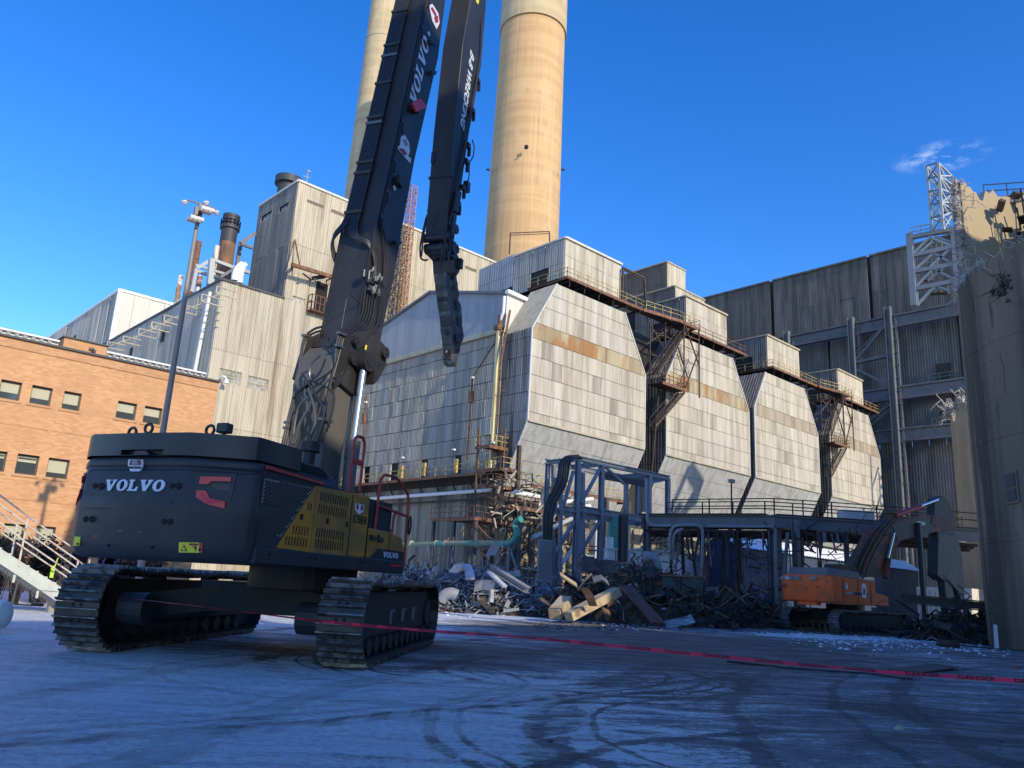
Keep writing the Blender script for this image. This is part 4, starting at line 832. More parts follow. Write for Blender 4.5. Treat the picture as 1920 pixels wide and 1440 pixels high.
for j, (xl, xr, lab) in enumerate(((73.6, 83.6, 'rusty stair tower between the nearest and the second hopper house'), (118.9, 128.0, 'rusty stair tower between the third and the farthest hopper house'))):
    s_ = thing('stair_tower', lab, 'stairs', (xl, 55.4, 20), group='rusty stair towers between the hopper houses')
    yf = 55.3; cxm = (xl+xr)/2
    m = MB(); m.box((cxm, 56.9, 35.05), (xr-xl, 1.5, .1)); m.box((xr-2.4, 55.9, 35.0), (4.6, 1.4, .1)); m.build('upper_deck', 'dark_rusty_steel', s_)
    m = MB(); m.bar((xl-.5, 56.2, 34.9), (xr-4.5, 55.2, 34.9), .12, .4); m.bar((xr-4.7, 55.15, 34.9), (xr, 55.15, 34.9), .12, .4); m.build('edge_beam', 'rusty_steel', s_)
    railing(s_, [(xl, 56.2, 35.1), (xr-4.7, 55.2, 35.1), (xr, 55.2, 35.1), (xr, 56.5, 35.1)], 'yellow_rail', sp=1.2, r=.03)
    stair(s_, (xr-2.0, 55.4, 34.8), (xl+1.4, 55.4, 27.2), .9, 'dark_rusty_steel')
    m = MB(); m.box((cxm-.9, 55.9, 26.1), (5.2, 2.2, .1)); m.build('middle_deck', 'dark_rusty_steel', s_)
    m = MB(); m.bar((cxm-3.5, 54.8, 26.0), (cxm+1.8, 54.8, 26.0), .1, .36); m.build('deck_beam', 'rusty_steel', s_)
    railing(s_, [(cxm-3.5, 56.8, 26.1), (cxm-3.5, 54.85, 26.1), (cxm+1.8, 54.85, 26.1), (cxm+1.8, 56.8, 26.1)], 'rusty_steel', sp=.8, r=.035)
    stair(s_, (cxm+1.6, 55.2, 25.9), (cxm-4.2, 55.2, 20.6), .9, 'dark_rusty_steel')
    for (a, b) in (((xr-.3, 55.15, 35), (xr-.3, 55.15, 25.8)), ((xr-3.6, 55.15, 35), (xr-3.6, 55.15, 25.8)), ((cxm-3.4, 56.8, 34), (cxm-3.4, 56.8, 25.8)), ((cxm-.4, 56.7, 35), (cxm-.4, 56.7, 22)), ((xr-3.6, 55.15, 35), (xr-.3, 55.15, 30)), ((xr-3.6, 55.15, 26), (xr-.3, 55.15, 32)),
                   ((xl+1, 56.9, 34.5), (cxm+1, 56.9, 30)), ((cxm+1, 56.9, 34.5), (xl+1, 56.9, 31)), ((xr-4.6, 56.4, 34.5), (xr-1, 56.4, 28.5)), ((cxm-3, 56.9, 33), (xr-1, 56.9, 33)), ((cxm-3, 56.9, 30), (xr-1, 56.9, 30)), ((cxm-1.5, 56.8, 26), (cxm-3.6, 56.5, 12))):
        m = MB(); m.bar(a, b, .14); m.build('brace', 'dark_rusty_steel', s_)
    for z in (28, 30, 31.8, 33.4): m = MB(); m.bar((xr-3.6, 55.15, z), (xr-.3, 55.15, z), .07); m.build('cage_bar', 'rusty_steel', s_)
    m = MB(); m.box((cxm, 60.5, 31.2), (xr-xl-2.2, .3, 5.5)); m.build('back_plate', 'black_steel', s_)
# goalpost over the nearest house
gp_ = MB(); q = [at(1167, 562, 'y', 57.5), at(1168, 502, 'y', 57.5), at(1208, 521, 'y', 57.5), at(1211, 571, 'y', 57.5)]
for a, b in zip(q[:-1], q[1:]): gp_.bar(a, b, .22)
gp_.bar(at(1168.5, 506, 'y', 57.5), at(1207, 525, 'y', 57.5), .12); gp_.build('pipe_goalpost', 'dark_rusty_steel', label='rusty goalpost hoist frame right of the biggest box housing', cat='pipe frame')
# ------------------------------------------------------------------ stepped blocks behind the houses
def block(name, label, Yp, pA, pB, zbot, yl, sidemat='shaded_cladding', grp=None):
    a, b = at(*pA, 'y', Yp), at(*pB, 'y', Yp); w = b[0]-a[0]; z = a[2]
    t = thing(name, label, 'building', (a[0], Yp, zbot), group=grp)
    clad(t, (a[0], Yp, 0), (1, 0, 0), (0, -1, 0), [(0, zbot), (w, zbot), (w, z), (0, z)], steps(0, w, 2.2), steps(zbot, z, 4.5), 6, .05, 'pale_cladding', gap=.03)
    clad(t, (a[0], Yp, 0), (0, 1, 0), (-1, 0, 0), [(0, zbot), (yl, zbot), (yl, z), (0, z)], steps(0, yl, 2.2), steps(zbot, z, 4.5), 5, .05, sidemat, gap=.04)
    m = MB(); m.box((a[0]+w/2, Yp+yl/2+.1, (zbot+z)/2), (w-.2, yl-.2, z-zbot-.2)); m.build('core', 'dark_seam', t)
    m = MB(); m.bar((a[0], Yp-.05, z+.1), (b[0], Yp-.05, z+.1), .3, .25); m.bar((a[0]-.05, Yp, z+.1), (a[0]-.05, Yp+yl, z+.1), .3, .25); m.build('roof_flashing', 'tan_flashing', t)
block('roof_block', 'tall pale block with shaded side rising behind the first two hopper houses', 82., (1251, 491.5), (1285, 508), 36, 16, grp='stepped blocks behind the hopper houses')
block('roof_block', 'lower pale block stepping down in front of the tallest rear block', 76., (1266, 537), (1321, 561), 33, 16, grp='stepped blocks behind the hopper houses')
block('roof_block', 'long low grey block directly behind the walkway stairs', 68., (1236, 578), (1262, 590), 33, 12, sidemat='grey_cladding', grp='stepped blocks behind the hopper houses')

# ------------------------------------------------------------------ big dark boiler house at the right (face X=150)
rb_ = thing('dark_boiler_house', 'huge dark ribbed boiler house filling the right background', 'building', (150, 20, 0))
RX = 150.; zr_ = RX*.447+EYE
ys_ = [at(px, 520, 'x', RX)[1] for px in (1300, 1449, 1629)]          # joints
yA, yB, yC, yD = 112., at(1447, 540, 'x', RX)[1], at(1629, 500, 'x', RX)[1], 36.
pc = at(1560, 700, 'x', RX)
for (p, q) in ((yA, yB+.35), (yB-.35, yC+.3), (yC-.3, yD)):
    L = p-q; clad(rb_, (RX, p, 0), (0, -1, 0), (-1, 0, 0), [(0, 53.6), (L, 53.6), (L, zr_), (0, zr_)], steps(0, L, 3.0), [53.6, 61, zr_], 9, .045, 'boiler_dark_cladding', gap=.015)
    m = MB(); m.box((RX-.1, (p+q)/2, zr_+.15), (.5, L, .4)); m.build('roof_flashing', 'boiler_dark_cladding', rb_)
for (z0, z1) in ((39.8, 53.2), (32.6, 39.0), (4, 31.6)):
    for (p, q) in ((yA, yC+9), (yC+8.6, yD-8)):
        L = p-q; clad(rb_, (RX-.2, p, 0), (0, -1, 0), (-1, 0, 0), [(0, z0), (L, z0), (L, z1), (0, z1)], steps(0, L, 3.0), steps(z0, z1, 2.6), 6, .025, 'boiler_lower_cladding', gap=.02)
m = MB()
for z in (53.3, 39.3): m.box((RX+.3, 70, z), (.5, 90, 1.2))
m.box((RX+1.2, 72, 61.5), (1.2, 76, 15)); m.box((RX+1.2, 70, 43), (1.2, 92, 21)); m.box((RX+1.2, 70, 15), (1.2, 92, 30)); m.build('core', 'dark_seam', rb_)
for (p, lab) in (((1470, 1000), None),): pass
for (px, py, w, h) in ((1776, 705, 9., 3.0), (1783, 788, 9., 2.6)):
    q = at(px, py, 'x', RX-1); m = MB(); m.box((RX-1.2, q[1], q[2]-1.2), (2.2, 5.5, .35)); m.box((RX-.4, q[1]+.6, q[2]+1.1), (.3, 2.6, 3.0)); m.build('ledge_window', 'black_steel', rb_)
    railing(rb_, [(RX-2.2, q[1]+2.7, q[2]-1), (RX-2.2, q[1]-2.7, q[2]-1)], 'mid_steel', h=1.4, sp=1.8, r=.06)
# steel frame in front
fr_ = thing('steel_frame', 'tall grey-blue steel beam and column frame bolted before the dark boiler house', 'steel frame', (146, 50, 0)); FX = 146.
def fb_(p, q, w, h=None, mt='mid_steel', nm='beam', dx=0, ib=True):
    m = MB(); a, b = at(*p, 'x', FX+dx), at(*q, 'x', FX+dx)
    if ib: m.ibar(a, b, w, h or w, t=.16)
    else: m.bar(a, b, w, h or w)
    m.build(nm, mt, fr_)
zc = [at(1670, 604, 'x', FX)[2], at(1676, 738, 'x', FX)[2], at(1684, 816, 'x', FX)[2]]
yL_, yR_ = at(1440, 640, 'x', FX)[1], at(1830, 600, 'x', FX)[1]
yc = [at(1478, 630, 'x', FX)[1], at(1600, 640, 'x', FX)[1], at(1671, 640, 'x', FX)[1]]
for z, (a, b) in zip((zc[0], zc[1], zc[2]), ((yL_, yR_), (yc[1], yR_), (yc[1]+2, yR_))):
    for (p, q) in ((a, yc[2]+.5), (yc[2]-.5, b)):
        m = MB(); m.ibar((FX, p, z), (FX, q, z), .9, 2.3 if z < 50 or p > 50 else 3.2, t=.14); m.build('beam', 'mid_steel', fr_)
for y, zt_ in ((yc[0], zc[0]+2), (yc[1], zc[0]+2.2), (yc[2], zc[0]+2.8)):
    m = MB(); m.ibar((FX-.7, y, 0), (FX-.7, y, zt_), 1.05, 1.05, t=.16, up=(0, 1, 0)); m.build('column', 'mid_steel', fr_)
    m = MB(); m.bar((FX-.2, y-1.1, 2), (FX-.2, y-1.1, zt_-2), .35); m.build('ladder_rail', 'mid_steel', fr_)
    for z in np.arange(6, zt_-2, 2.4): m = MB(); m.box((FX-.3, y-.9, z), (.5, .9, .16)); m.build('step', 'mid_steel', fr_)
z1_, z2_ = at(1600, 665, 'x', FX)[2], (zc[0]+zc[1])/2
for (a, za, b, zb_, w) in ((yc[1], z2_, yc[2], zc[0], .55), (yc[1], z2_, yc[2], z2_+.4, .8), (yc[1], z2_-1, yc[2], zc[1]+1.2, .6), (yc[2], zc[1]-1.5, yc[1]+1, zc[2]+1, .6), (yc[2], zc[1]-2.5, yc[1]+1, zc[2], .4), (yc[1]+.5, 24.6, yc[2], 16.4, .55), (yc[1]+.5, 12.5, yc[2], 15.8, .55), (yc[1]+.5, 14.8, yc[2], 15.2, .5), (yc[1], z2_+1.4, yc[2]+.6, zc[0]-.4, .3)):
    m = MB(); m.bar((FX-.4, a, za), (FX-.4, b, zb_), w, w*.7); m.build('brace', 'mid_steel', fr_)
for px in (1838,): m = MB(); m.ibar((FX+2, yR_+3, zc[2]), (FX+2, yR_+3, zc[0]), 1.2, 1.2); m.build('column', 'dark_steel', fr_)
# braced platform tower and lattice mast
tw = thing('platform_tower', 'grey steel platform tower with diagonal braces beside the broken silo top', 'tower', (140, 46, 50)); TX = 132.
def tb(p, q, w, mt='grey_steel', nm='brace', dx=0): m = MB(); m.bar(at(*p, 'x', TX+dx), at(*q, 'x', TX+dx), w); m.build(nm, mt, tw)
kk = lambda x, y: (1420+x/3, 280+y/3)
tb(kk(856, 475), kk(885, 880), .95, nm='column'); tb(kk(895, 800), kk(900, 880), .5, nm='column', mt='pale_steel'); tb(kk(1105, 450), kk(1130, 800), .8, nm='column')
for (a, b) in ((495, 445), (600, 545), (690, 645), (790, 740)):
    tb(kk(865, a), kk(1120, b), .7, nm='floor_beam'); tb(kk(885, a-8), kk(1120, b+22), .32, nm='floor_beam', dx=3)
for (p, q) in (((880, 585), (975, 490)), ((895, 600), (990, 515)), ((985, 500), (1100, 545)), ((1000, 490), (1110, 530)), ((885, 680), (985, 590)), ((990, 580), (1110, 650)), ((975, 660), (1085, 560)), ((890, 775), (985, 680)), ((990, 670), (1105, 730)), ((960, 740), (1060, 660)), ((900, 875), (1000, 770)), ((1005, 765), (1090, 800)), ((940, 590), (1010, 560))): tb(kk(*p), kk(*q), .38, mt='pale_steel' if (p[0]+p[1]) % 2 else 'grey_steel')
for (x, y, w, h) in ((1010, 570, 60, 20), (950, 740, 70, 26), (1020, 815, 110, 34), (985, 660, 60, 16)):
    a, b = at(*kk(x-w/2, y), 'x', TX+2), at(*kk(x+w/2, y-6), 'x', TX+2); q0 = Vector(a); q1 = Vector(b)
    railing(tw, [q0, q1], 'pale_steel', h=1.3, sp=.9, r=.06); m = MB(); m.bar(q0, q1, .8, .25); m.build('landing', 'dark_rusty_steel', tw)
railing(tw, [at(*kk(868, 490), 'x', TX), at(*kk(975, 470), 'x', TX)], 'pale_steel', h=1.6, sp=1.6, r=.07)
ms = thing('lattice_mast', 'pale lattice mast standing above the platform tower against the sky', 'mast', (132, 44, 60))
A = [at(*kk(952, 92), 'x', 132), at(*kk(985, 460), 'x', 132)]; B = [at(*kk(1018, 76), 'x', 128), at(*kk(1046, 450), 'x', 128)]
Cc = [at(*kk(1093, 150), 'x', 132), at(*kk(1108, 400), 'x', 132)]; Dd = [Vector(Cc[0])+Vector(A[0])-Vector(B[0])+Vector((0, 0, 0)), Vector(Cc[1])+Vector(A[1])-Vector(B[1])]
legs = [[Vector(a) for a in L] for L in (A, B, Cc, Dd)]
for L in legs: m = MB(); m.bar(L[0], L[1], .34); m.build('leg', 'pale_steel', ms)
n = 5
for f, (P, Q) in enumerate(((legs[0], legs[1]), (legs[1], legs[2]), (legs[2], legs[3]), (legs[3], legs[0]))):
    for i in range(n):
        a0, a1 = P[0].lerp(P[1], i/n), P[0].lerp(P[1], (i+1)/n); b0, b1 = Q[0].lerp(Q[1], i/n), Q[0].lerp(Q[1], (i+1)/n)
        for (u, v) in ((a0, b0), (a0, b1) if i % 2 else (b0, a1), (a1.lerp(b1, .5), a0) if f == 1 else (a0, b0)):
            m = MB(); m.bar(u, v, .24); m.build('brace', 'pale_steel', ms)

# ------------------------------------------------------------------ silos
def rim(fn, cx, cy, r, th, mt_out, mt_in, t, n=96, z0=0., seed=0):
    """broken cylinder wall with a ragged top: fn(phi) -> height"""
    rnd = random.Random(seed); H = [fn(2*math.pi*i/n)+rnd.uniform(-.16, .16) for i in range(n)]
    def shell(rad, rev, mt, nm):
        m = MB()
        for i in range(n):
            a, b = 2*math.pi*i/n, 2*math.pi*((i+1) % n)/n; z_a, z_b = H[i], H[(i+1) % n]
            if abs(z_a-z_b) > 4: z_b = z_a
            k = 10
            for j in range(k):
                u = lambda ang, zz, q: (cx+rad*math.cos(ang), cy+rad*math.sin(ang), z0+(zz-z0)*q/k)
                m.add([u(a, z_a, j), u(b if b else 2*math.pi, z_b, j), u(b if b else 2*math.pi, z_b, j+1), u(a, z_a, j+1)], [(0, 1, 2, 3)])
        me = m.mesh(nm, inv=WM[t.name].inverted())
        bm = bmesh.new(); bm.from_mesh(me); bmesh.ops.remove_doubles(bm, verts=bm.verts, dist=.001); bmesh.ops.recalc_face_normals(bm, faces=bm.faces); bm.to_mesh(me); bm.free()
        me.polygons.foreach_set('use_smooth', [True]*len(me.polygons)); place(nm, me, mt, t, WM[t.name])
    shell(r, False, mt_out, 'outer_wall'); shell(r-th, True, mt_in, 'inner_wall')
    m = MB()
    for i in range(n):
        a, b = 2*math.pi*i/n, 2*math.pi*(i+1)/n; z_a, z_b = H[i], H[(i+1) % n]
        P = lambda ang, rad, z: (cx+rad*math.cos(ang), cy+rad*math.sin(ang), z)
        if abs(z_a-z_b) > 4:
            lo, hi = min(z_a, z_b), max(z_a, z_b); zz = lo; ang = b
            while zz < hi:
                q = min(hi, zz+.6); o = rnd.uniform(-.02, .02)
                m.add([P(ang+o, r, zz), P(ang+o, r-th, zz), P(ang-o, r-th, q), P(ang-o, r, q)], [(0, 1, 2, 3)]); zz = q
            z_b = z_a
        m.add([P(a, r, z_a), P(b, r, z_b), P(b, r-th, z_b), P(a, r-th, z_a)], [(0, 1, 2, 3)])
    m.build('broken_rim', 'broken_concrete', t)
    return H
SCX, SCY, SR = 49.1, 6.0, 8.25
s1 = thing('broken_silo', 'huge broken concrete silo at the right edge, near wall torn lower than far wall', 'silo', (SCX, SCY, 0), group='broken concrete silos')
def f1(p):
    d = math.degrees(p) % 360
    if d > 180: d -= 360
    if -75 < d < 94: return 27.5-.9*max(0, (d-40)/50)+.16*math.sin(d*.31)+.10*math.sin(d*1.1)-(.5 if 71 < d < 77 else 0)
    q = d if d > 0 else d+360
    return 18.72+max(0, q-150)*.035+.10*math.sin(q*.55)+.06*math.sin(q*1.7)
H1 = rim(f1, SCX, SCY, SR, .55, 'silo_concrete', 'silo_inside', s1, n=144, seed=3)
rnd = random.Random(5); m = MB()
for i in range(420):      # rebar and rubble along the torn edges
    k = rnd.random()
    if k < .35: ang = math.radians(95.5)+rnd.uniform(-.03, .03); z = rnd.uniform(18.8, 26.8); r_ = SR-rnd.uniform(0, .6)
    else: ang = math.radians(rnd.uniform(97, 215)); z = f1(ang)+.1; r_ = SR-rnd.uniform(0, .6)
    p_ = Vector((SCX+r_*math.cos(ang), SCY+r_*math.sin(ang), z)); d_ = Vector((rnd.uniform(-1, 1), rnd.uniform(-1, 1), rnd.uniform(-.6, 1))).normalized()
    q_ = p_+d_*rnd.uniform(.2, .8); m.bar(p_, q_, .03); m.bar(q_, q_+Vector((rnd.uniform(-.4, .4), rnd.uniform(-.4, .4), rnd.uniform(-.6, .1))), .03)
m.build('rebar', 'broken_concrete', s1, kind='stuff')
m = MB(); 
for i in range(260):
    k = rnd.random()
    if k < .6: ang = math.radians(95.5)+rnd.uniform(-.03, .03); z = rnd.uniform(18.6, 26.8)
    else: ang = math.radians(rnd.uniform(97, 215)); z = f1(ang)
    p_ = (SCX+(SR-.3)*math.cos(ang), SCY+(SR-.3)*math.sin(ang), z); s_ = rnd.uniform(.06, .26)
    m.box(p_, (s_, s_*rnd.uniform(.6, 1.4), s_*rnd.uniform(.6, 1.4)), Matrix.Rotation(rnd.uniform(0, 3), 3, Vector((rnd.random(), rnd.random(), .3)).normalized()))
m.build('rubble_edge', 'broken_concrete', s1, kind='stuff')
# wreckage hanging in the far rim: slab, hoppers and cables
m = MB(); B_ = Vector((SCX, SCY, 0))
for i in range(60):
    ang = math.radians(rnd.uniform(-30, 68)); r_ = SR-.7-rnd.uniform(0, 3.0); z = rnd.uniform(24.6, 27.2)-rnd.uniform(0, 4)*(1 if ang < 1.0 else 0); p_ = Vector((SCX+r_*math.cos(ang), SCY+r_*math.sin(ang), z))
    m.box(p_-Vector((0, 0, .6)), (rnd.uniform(.2, 1.3), rnd.uniform(.15, .8), rnd.uniform(.05, .3)), Matrix.Rotation(rnd.uniform(-.9, .9), 3, Vector((rnd.random(), rnd.random(), rnd.random())).normalized()))
for i in range(40):
    ang = math.radians(rnd.uniform(-30, 66)); r_ = SR-.6-rnd.uniform(0, 2.5); p_ = Vector((SCX+r_*math.cos(ang), SCY+r_*math.sin(ang), rnd.uniform(24.5, 27))); m.bar(p_, p_+Vector((rnd.uniform(-.6, .6), rnd.uniform(-.6, .6), -rnd.uniform(1, 7))), rnd.choice((.05, .09, .16)))
m.build('hanging_wreckage', 'scrap_dark', s1, kind='stuff')
m = MB()
for i in range(14): 
    q = Vector(at(1835+i*2.2, 388-rnd.uniform(0, 10), 'x', 53.5)); m.bar(q, q+Vector((.1, -rnd.uniform(.8, 2.6), -rnd.uniform(-.2, .5))), .28, .08)
m.build('splintered_deck', 'broken_concrete', s1, kind='stuff')
railing(s1, [at(1846, 371, 'x', 55), at(1935, 366, 'x', 55)], 'mid_steel', h=.95, sp=1.6, r=.03)
for (px, py) in ((1855, 911),): 
    q = Vector(at(px, py, 'x', SCX-SR+.8)); nrm = Vector((q.x-SCX, q.y-SCY, 0)).normalized(); c_ = Vector((SCX, SCY, 0))+nrm*(SR+.02); c_.z = q.z
    fr = basis(c_-nrm.cross(Vector((0, 0, 1)))*-.0, Vector((0, 0, 1)).cross(nrm), (0, 0, 1))
    m = MB(fr); m.box((0, 0, 0), (.85, 1.5, .12)); o = m.build('wall_hatch', 'silo_concrete', s1); m = MB(fr); m.box((0, .34, .06), (.62, .6, .08)); m.box((0, -.34, .06), (.62, .56, .08)); m.build('hatch_panel', 'dark_steel', o)
s2 = thing('broken_silo', 'lower sunlit broken silo peeping out left of the huge silo, bent bars at its top', 'silo', (93.3, 18, 0), group='broken concrete silos')
def f2(p):
    d = math.degrees(p) % 360; return 21.6+1.3*math.sin(d*.3)+.6*math.sin(d*1.1)
rim(f2, 93.3, 18.0, 11., .5, 'silo_side', 'silo_inside', s2, n=96, seed=8) if False else None
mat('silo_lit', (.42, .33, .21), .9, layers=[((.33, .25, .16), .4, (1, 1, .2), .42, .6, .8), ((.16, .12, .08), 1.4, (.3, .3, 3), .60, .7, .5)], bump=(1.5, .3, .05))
rim(f2, 93.3, 18.0, 11., .5, 'silo_lit', 'silo_inside', s2, n=96, seed=8)
m = MB()
for i in range(150):
    ang = math.radians(rnd.uniform(95, 175)); p_ = Vector((93.3+11*math.cos(ang), 18+11*math.sin(ang), 21.5)); d_ = Vector((rnd.uniform(-1, .4), rnd.uniform(-.8, .8), rnd.uniform(-.2, 1.3)))
    q_ = p_+d_*rnd.uniform(.5, 1.5); m.bar(p_, q_, .07); m.bar(q_, q_+Vector((rnd.uniform(-.7, .7), rnd.uniform(-.7, .7), rnd.uniform(-.9, .3))), .07)
m.build('rebar', 'broken_concrete', s2, kind='stuff')
# red-orange hoist mast with caged ladder behind the boom
hm = thing('hoist_mast', 'rust-orange lattice hoist mast rising between the boom and the casing building', 'mast', (60, 93, 20))
def lat(p0, p1, w, D, mt, n, nm):
    a, b = Vector(at(*p0, 'y', D)), Vector(at(*p1, 'y', D)); hw = w/2
    for sx, sy in ((-hw, -hw), (hw, -hw), (hw, hw), (-hw, hw)):
        m = MB(); m.bar(a+Vector((sx, sy, 0)), b+Vector((sx, sy, 0)), .10); m.build('mast_leg', mt, hm)
    m = MB()
    for i in range(n):
        u, v = a.lerp(b, i/n), a.lerp(b, (i+1)/n)
        for (s0, s1_) in (((-hw, -hw), (hw, -hw)), ((-hw, hw), (-hw, -hw)), ((hw, -hw), (hw, hw)), ((hw, hw), (-hw, hw))):
            o0, o1 = Vector((*s0, 0)), Vector((*s1_, 0)); m.bar(u+o0, u+o1, .07); m.bar(u+o0, v+o1, .06) if i % 2 else m.bar(u+o1, v+o0, .06)
    m.build(nm, mt, hm)
lat((774, 350), (751, 610), 1.0, 92.6, 'orange_lattice', 26, 'lattice'); lat((757, 430), (737, 610), 1.3, 93.2, 'dark_steel', 16, 'ladder_cage')
# ------------------------------------------------------------------ the rest of the plant, behind the photographer: it shades the yard
bh = thing('workshop_building', 'long ribbed workshop building behind the photographer', 'building', (10, -30, 0))
m = MB(); m.box((10.5, -29, 10.45), (35, 18, 20.9)); m.build('wall', 'grey_cladding', bh)
m = MB(); m.box((10.5, -20.2, 21.0), (35, .6, .2)); m.build('eaves', 'flashing', bh)
for x in (12, 16.5, 21, 24.5): m = MB(); m.cyl((x, -21, 20.8), (x, -21, 21.9+.2*(x % 3)), .45, 12); m.build('roof_vent', 'galvanised', bh)
tb_ = thing('turbine_building', 'tall ribbed turbine building behind the photographer at the right', 'building', (41, -30, 0))
m = MB(); m.box((44.5, -30, 19.6), (32, 20, 39.2)); m.build('wall', 'grey_cladding', tb_)
cg = thing('conveyor_gallery', 'raised enclosed conveyor gallery behind the photographer', 'conveyor', (0, -21, 27))
m = MB(); m.box((11, -21, 31.3), (36, 2.6, 6.8)); m.build('gallery', 'grey_cladding', cg)
for x in (-4, 10, 24):
    for y in (-22, -20.3): m = MB(); m.bar((x, y, 20.8), (x, y, 28), .5); m.build('leg', 'mid_steel', cg)
sf = thing('shadow_frame', 'unseen steel frame added behind the broken silo to cast a lattice shadow', 'steel frame', (81, 12, 25))  # added out of sight to throw a lattice shadow on the second hopper house
for a, b, w in (((78.5, 12, 6), (80.8, 12, 38.2), .9), ((83.2, 12, 6), (80.6, 12, 31), .8), ((84.5, 12, 37), (80.3, 12, 27), .9), ((80.8, 12, 38.2), (84.7, 12, 36.8), 1.1), ((84.5, 12, 37), (84.8, 12, 35.2), 1.3), ((79, 12, 30), (83.2, 12, 24), .7), ((82, 12, 35), (79.6, 12, 25), .7), ((78.7, 12, 22), (76.5, 12, 30), .6)):
    m = MB(); m.bar(a, b, w*.8, 1.2); m.build('member', 'dark_rusty_steel', sf)
lf = thing('shadow_ladder', 'unseen slim ladder frame added behind the silo to cast ladder shadows', 'steel frame', (138, 40, 5))  # unseen, added to throw ladder shadows on the farthest hopper house
for x in (136.6, 139.8, 141.5): m = MB(); m.bar((x, 40, 4), (x, 40, 35-(x-136)*.8), .55); m.build('column', 'mid_steel', lf)
for i in range(13): m = MB(); m.bar((139.8, 40, 12+i*1.6), (141.5, 40, 12+i*1.6), .3, .5); m.build('rung', 'mid_steel', lf)
for i in range(4): m = MB(); m.bar((136.6, 40, 14+i*5), (139.8, 40, 18+i*5), .35); m.build('brace', 'mid_steel', lf)

# ------------------------------------------------------------------ tracks (shared by both machines)
SHOE = {}
def shoe_mesh(w, p, mt, k):
    key = (w, p, mt)
    if key in SHOE: return SHOE[key]
    m = MB(); m.box((0, 0, -.02*k), (p*.94, w, .045*k))
    for i, g in enumerate((-.42, .10)): m.prism([(g*p-.026*k, 0), (g*p+.026*k, 0), (g*p+.012*k, .075*k), (g*p-.012*k, .075*k)], 'y', -w/2, w/2)
    m.box((0, 0, -.075*k), (p*.8, w*.26, .07*k)); me = m.mesh('track_shoe'); me.materials.append(MATS[mt]); me.materials.append(MATS['black_interior']); me.materials.append(MATS['track_highlight'])
    for f in me.polygons:
        if f.center.z > .035*k: f.material_index = 2
    bm = bmesh.new(); bm.from_mesh(me)
    for s_ in (-.18, .18):
        c = bmesh.ops.create_circle(bm, cap_ends=True, segments=8, radius=.035*k, matrix=Matrix.Translation((p*.33, s_*w*.5, .006)))
        for v in c['verts']:
            for f in v.link_faces: f.material_index = 1
    bm.to_mesh(me); bm.free(); SHOE[key] = me; return me
def track(parent, fr, xa, xb, yc, w, r, mt, k=1., n=None, side=-1, frame_mt='black_steel'):
    """fr frame; ring round two wheels at xa and xb; side = the outer side (-1 right, 1 left)"""
    t = thing('track', None, None, (0, 0, 0)); t.parent = parent; WM[t.name] = fr.M @ Matrix.Translation((0, yc, 0)); t.matrix_basis = WM[parent.name].inverted() @ WM[t.name]
    if 'label' in t: del t['label']
    P = []; hgt = 2*r; zc = r+.06*k
    def path(s_):
        L1 = xb-xa; L2 = math.pi*r; T = 2*L1+2*L2; s_ %= T
        if s_ < L1: return (xa+s_, zc-r, 0)
        s_ -= L1
        if s_ < L2: a = s_/r; return (xb+r*math.sin(a), zc-r*math.cos(a), a)
        s_ -= L2
        if s_ < L1: u = s_/L1; return (xb-s_, zc+r-.035*k*abs(math.sin(u*math.pi*3)), math.pi)
        s_ -= L1; a = s_/r; return (xa-r*math.sin(a), zc+r*math.cos(a), math.pi+a)
    T = 2*(xb-xa)+2*math.pi*r; n = n or int(T/(.30*k)); p = T/n; me = shoe_mesh(w, round(p, 3), mt, k)
    for i in range(n):
        x, z, a = path(i*p+.1)
        o = bpy.data.objects.new('track_shoe', me); COL.objects.link(o); o.parent = t
        # outward normal: down on the bottom run
        o.matrix_basis = Matrix.Translation((x, 0, z)) @ Matrix.Rotation(math.pi-a, 4, 'Y')
    def part(m, nm, mt_, **kw): me = m.mesh(nm); return place(nm, me, mt_, t, WM[t.name], **kw)
    q = .82*r
    m = MB(); m.prism([(xa-q*.4, zc-.42*r), (xb+q*.4, zc-.42*r), (xb+q*.2, zc+.74*r), (xa-q*.2, zc+.74*r)], 'y', -w*.24, w*.24); part(m, 'track_frame', frame_mt)
    for nm, x in (('sprocket', xa), ('idler', xb)):
        m = MB(); m.cyl((x, -w*.18, zc), (x, w*.18, zc), q, 24); m.cyl((x, side*w*.18, zc), (x, side*w*.32, zc), q*.55, 18); part(m, nm, frame_mt)
    for x in steps(xa+.55*k, xb-.55*k, .62*k): m = MB(); m.cyl((x, -w*.3, zc-.66*r), (x, w*.3, zc-.66*r), .17*k, 14); part(m, 'bottom_roller', frame_mt)
    for x in (xa+(xb-xa)*.3, xa+(xb-xa)*.7): m = MB(); m.cyl((x, -w*.22, zc+.70*r), (x, w*.22, zc+.70*r), .12*k, 12); part(m, 'top_roller', frame_mt)
    return t, part, zc
